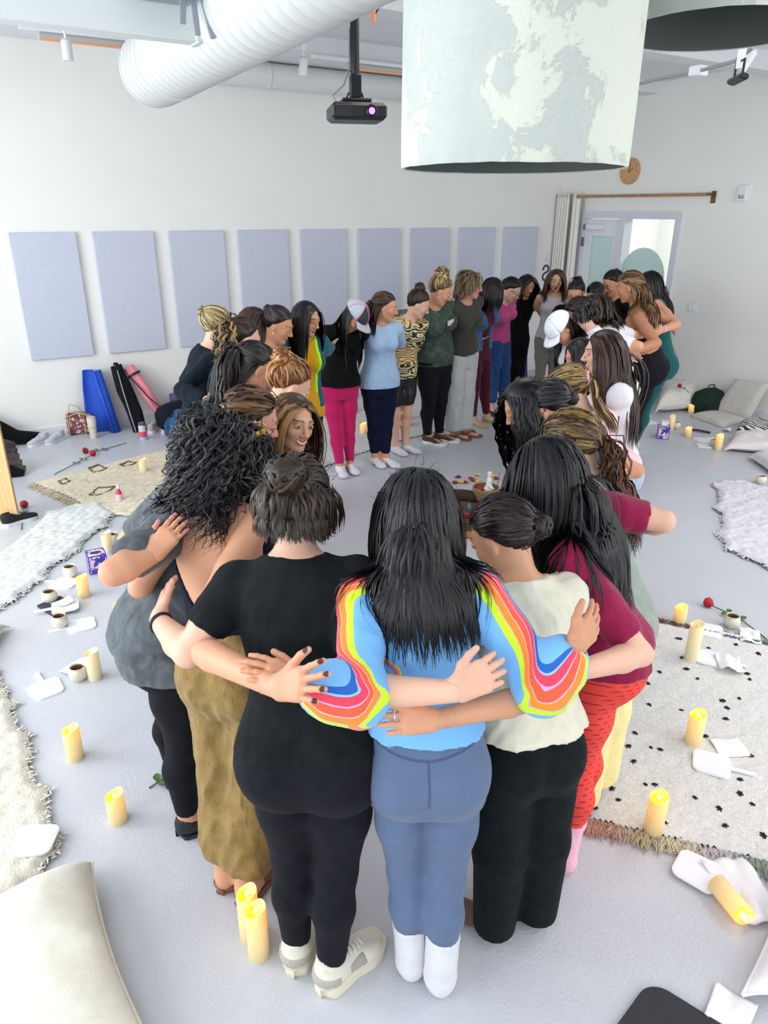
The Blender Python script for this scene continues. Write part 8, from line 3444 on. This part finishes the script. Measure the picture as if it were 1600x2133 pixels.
for i in (15, 17, 12):
    for sg in (-1, 1):
        mb = MB()
        mb.lathe([(0, -.006), (.005, -.003), (.006, 0), (.005, .003), (0, .006)], on_head(i, [(sg * .080, .002, -.040)])[0], 10)
        mb.build('earring', pearl, byid[i]['root'], True)
# clip in the half-up hair, hair claw on the light blue pullover
for i, tie_ in ((8, (0, -.112, .05)), (15, (0, -.112, .03))):
    mb = MB()
    t0 = np.array(tie_)
    mb.tube(on_head(i, [t0 + np.array([-.045, .012, 0]), t0 + np.array([0, -.006, .004]), t0 + np.array([.045, .012, 0])]), [.004, .008, .004], 8)
    mb.build('hair_clip', mat('pale_clip', '#C9B8A0', .3), byid[i]['root'], True)
# name stickers
for i, m_, lvx in ((17, mat('name_sticker', '#E6D6DC', .7), .76), (12, mat('lime_sticker', '#C8E83A', .7), .76)):
    f = FIGS[i]
    Y = np.cross(f.T[3], f.X[3])
    a_, b_, o_ = f.prof(np.array(lvx))
    c = f.pts[3] + f.T[3] * .035 * f.h + f.X[3] * -.06 + Y * (b_ + .055)
    mb = MB()
    x_, u_ = f.X[3] * .038, f.T[3] * .026
    V_ = [c - x_ - u_, c + x_ - u_, c + x_ + u_, c - x_ + u_]
    V_ += [v + Y * .003 for v in V_]
    mb.add(c2r(np.array(V_) - f.base), [(0, 1, 2, 3), (7, 6, 5, 4), (0, 4, 5, 1), (1, 5, 6, 2), (2, 6, 7, 3), (3, 7, 4, 0)])
    mb.build('name_sticker', m_, byid[i]['root'])
# ring on the hand that rests on the striped sweatshirt
f = FIGS[38]
A = f.arm['L']
c = A['wr'] + nrm(A['hd']) * .105
mb = MB()
a = np.linspace(0, 2 * pi, 17)
x_, y_ = nrm(np.cross(A['hd'], [0, 0, 1.0])), np.array([0, 0, 1.0])
mb.tube(c2r(c + .0105 * (np.cos(a)[:, None] * x_ + np.sin(a)[:, None] * y_) + np.array([0, 0, .012]) - f.base), .0022, 6)
mb.build('finger_ring', mat('silver', '#D8D8DC', .2, 1.0), byid[38]['root'], True)
# small dark tick marks on the white socks
f = FIGS[1]
for e, sg in (('L', 1), ('R', -1), ('R', 1)):
    A_ = f.ank[e]
    dn_ = nrm(f.knee[e] - A_)
    c = A_ + dn_ * .115
    o_ = nrm(f.r * sg * .9 - f.f * .45)
    t_ = np.cross(dn_, o_)
    mb = MB()
    pts = [c + o_ * .0475 + t_ * q + dn_ * z_ for q, z_ in ((-.016, .006), (-.008, -.004), (.004, .001), (.018, .010))]
    mb.tube(c2r(np.array(pts) - f.base), [.0015, .0035, .003, .001], 6)
    mb.build('tick_mark', mat('sock_mark', '#15161A', .8), byid[1]['root'])
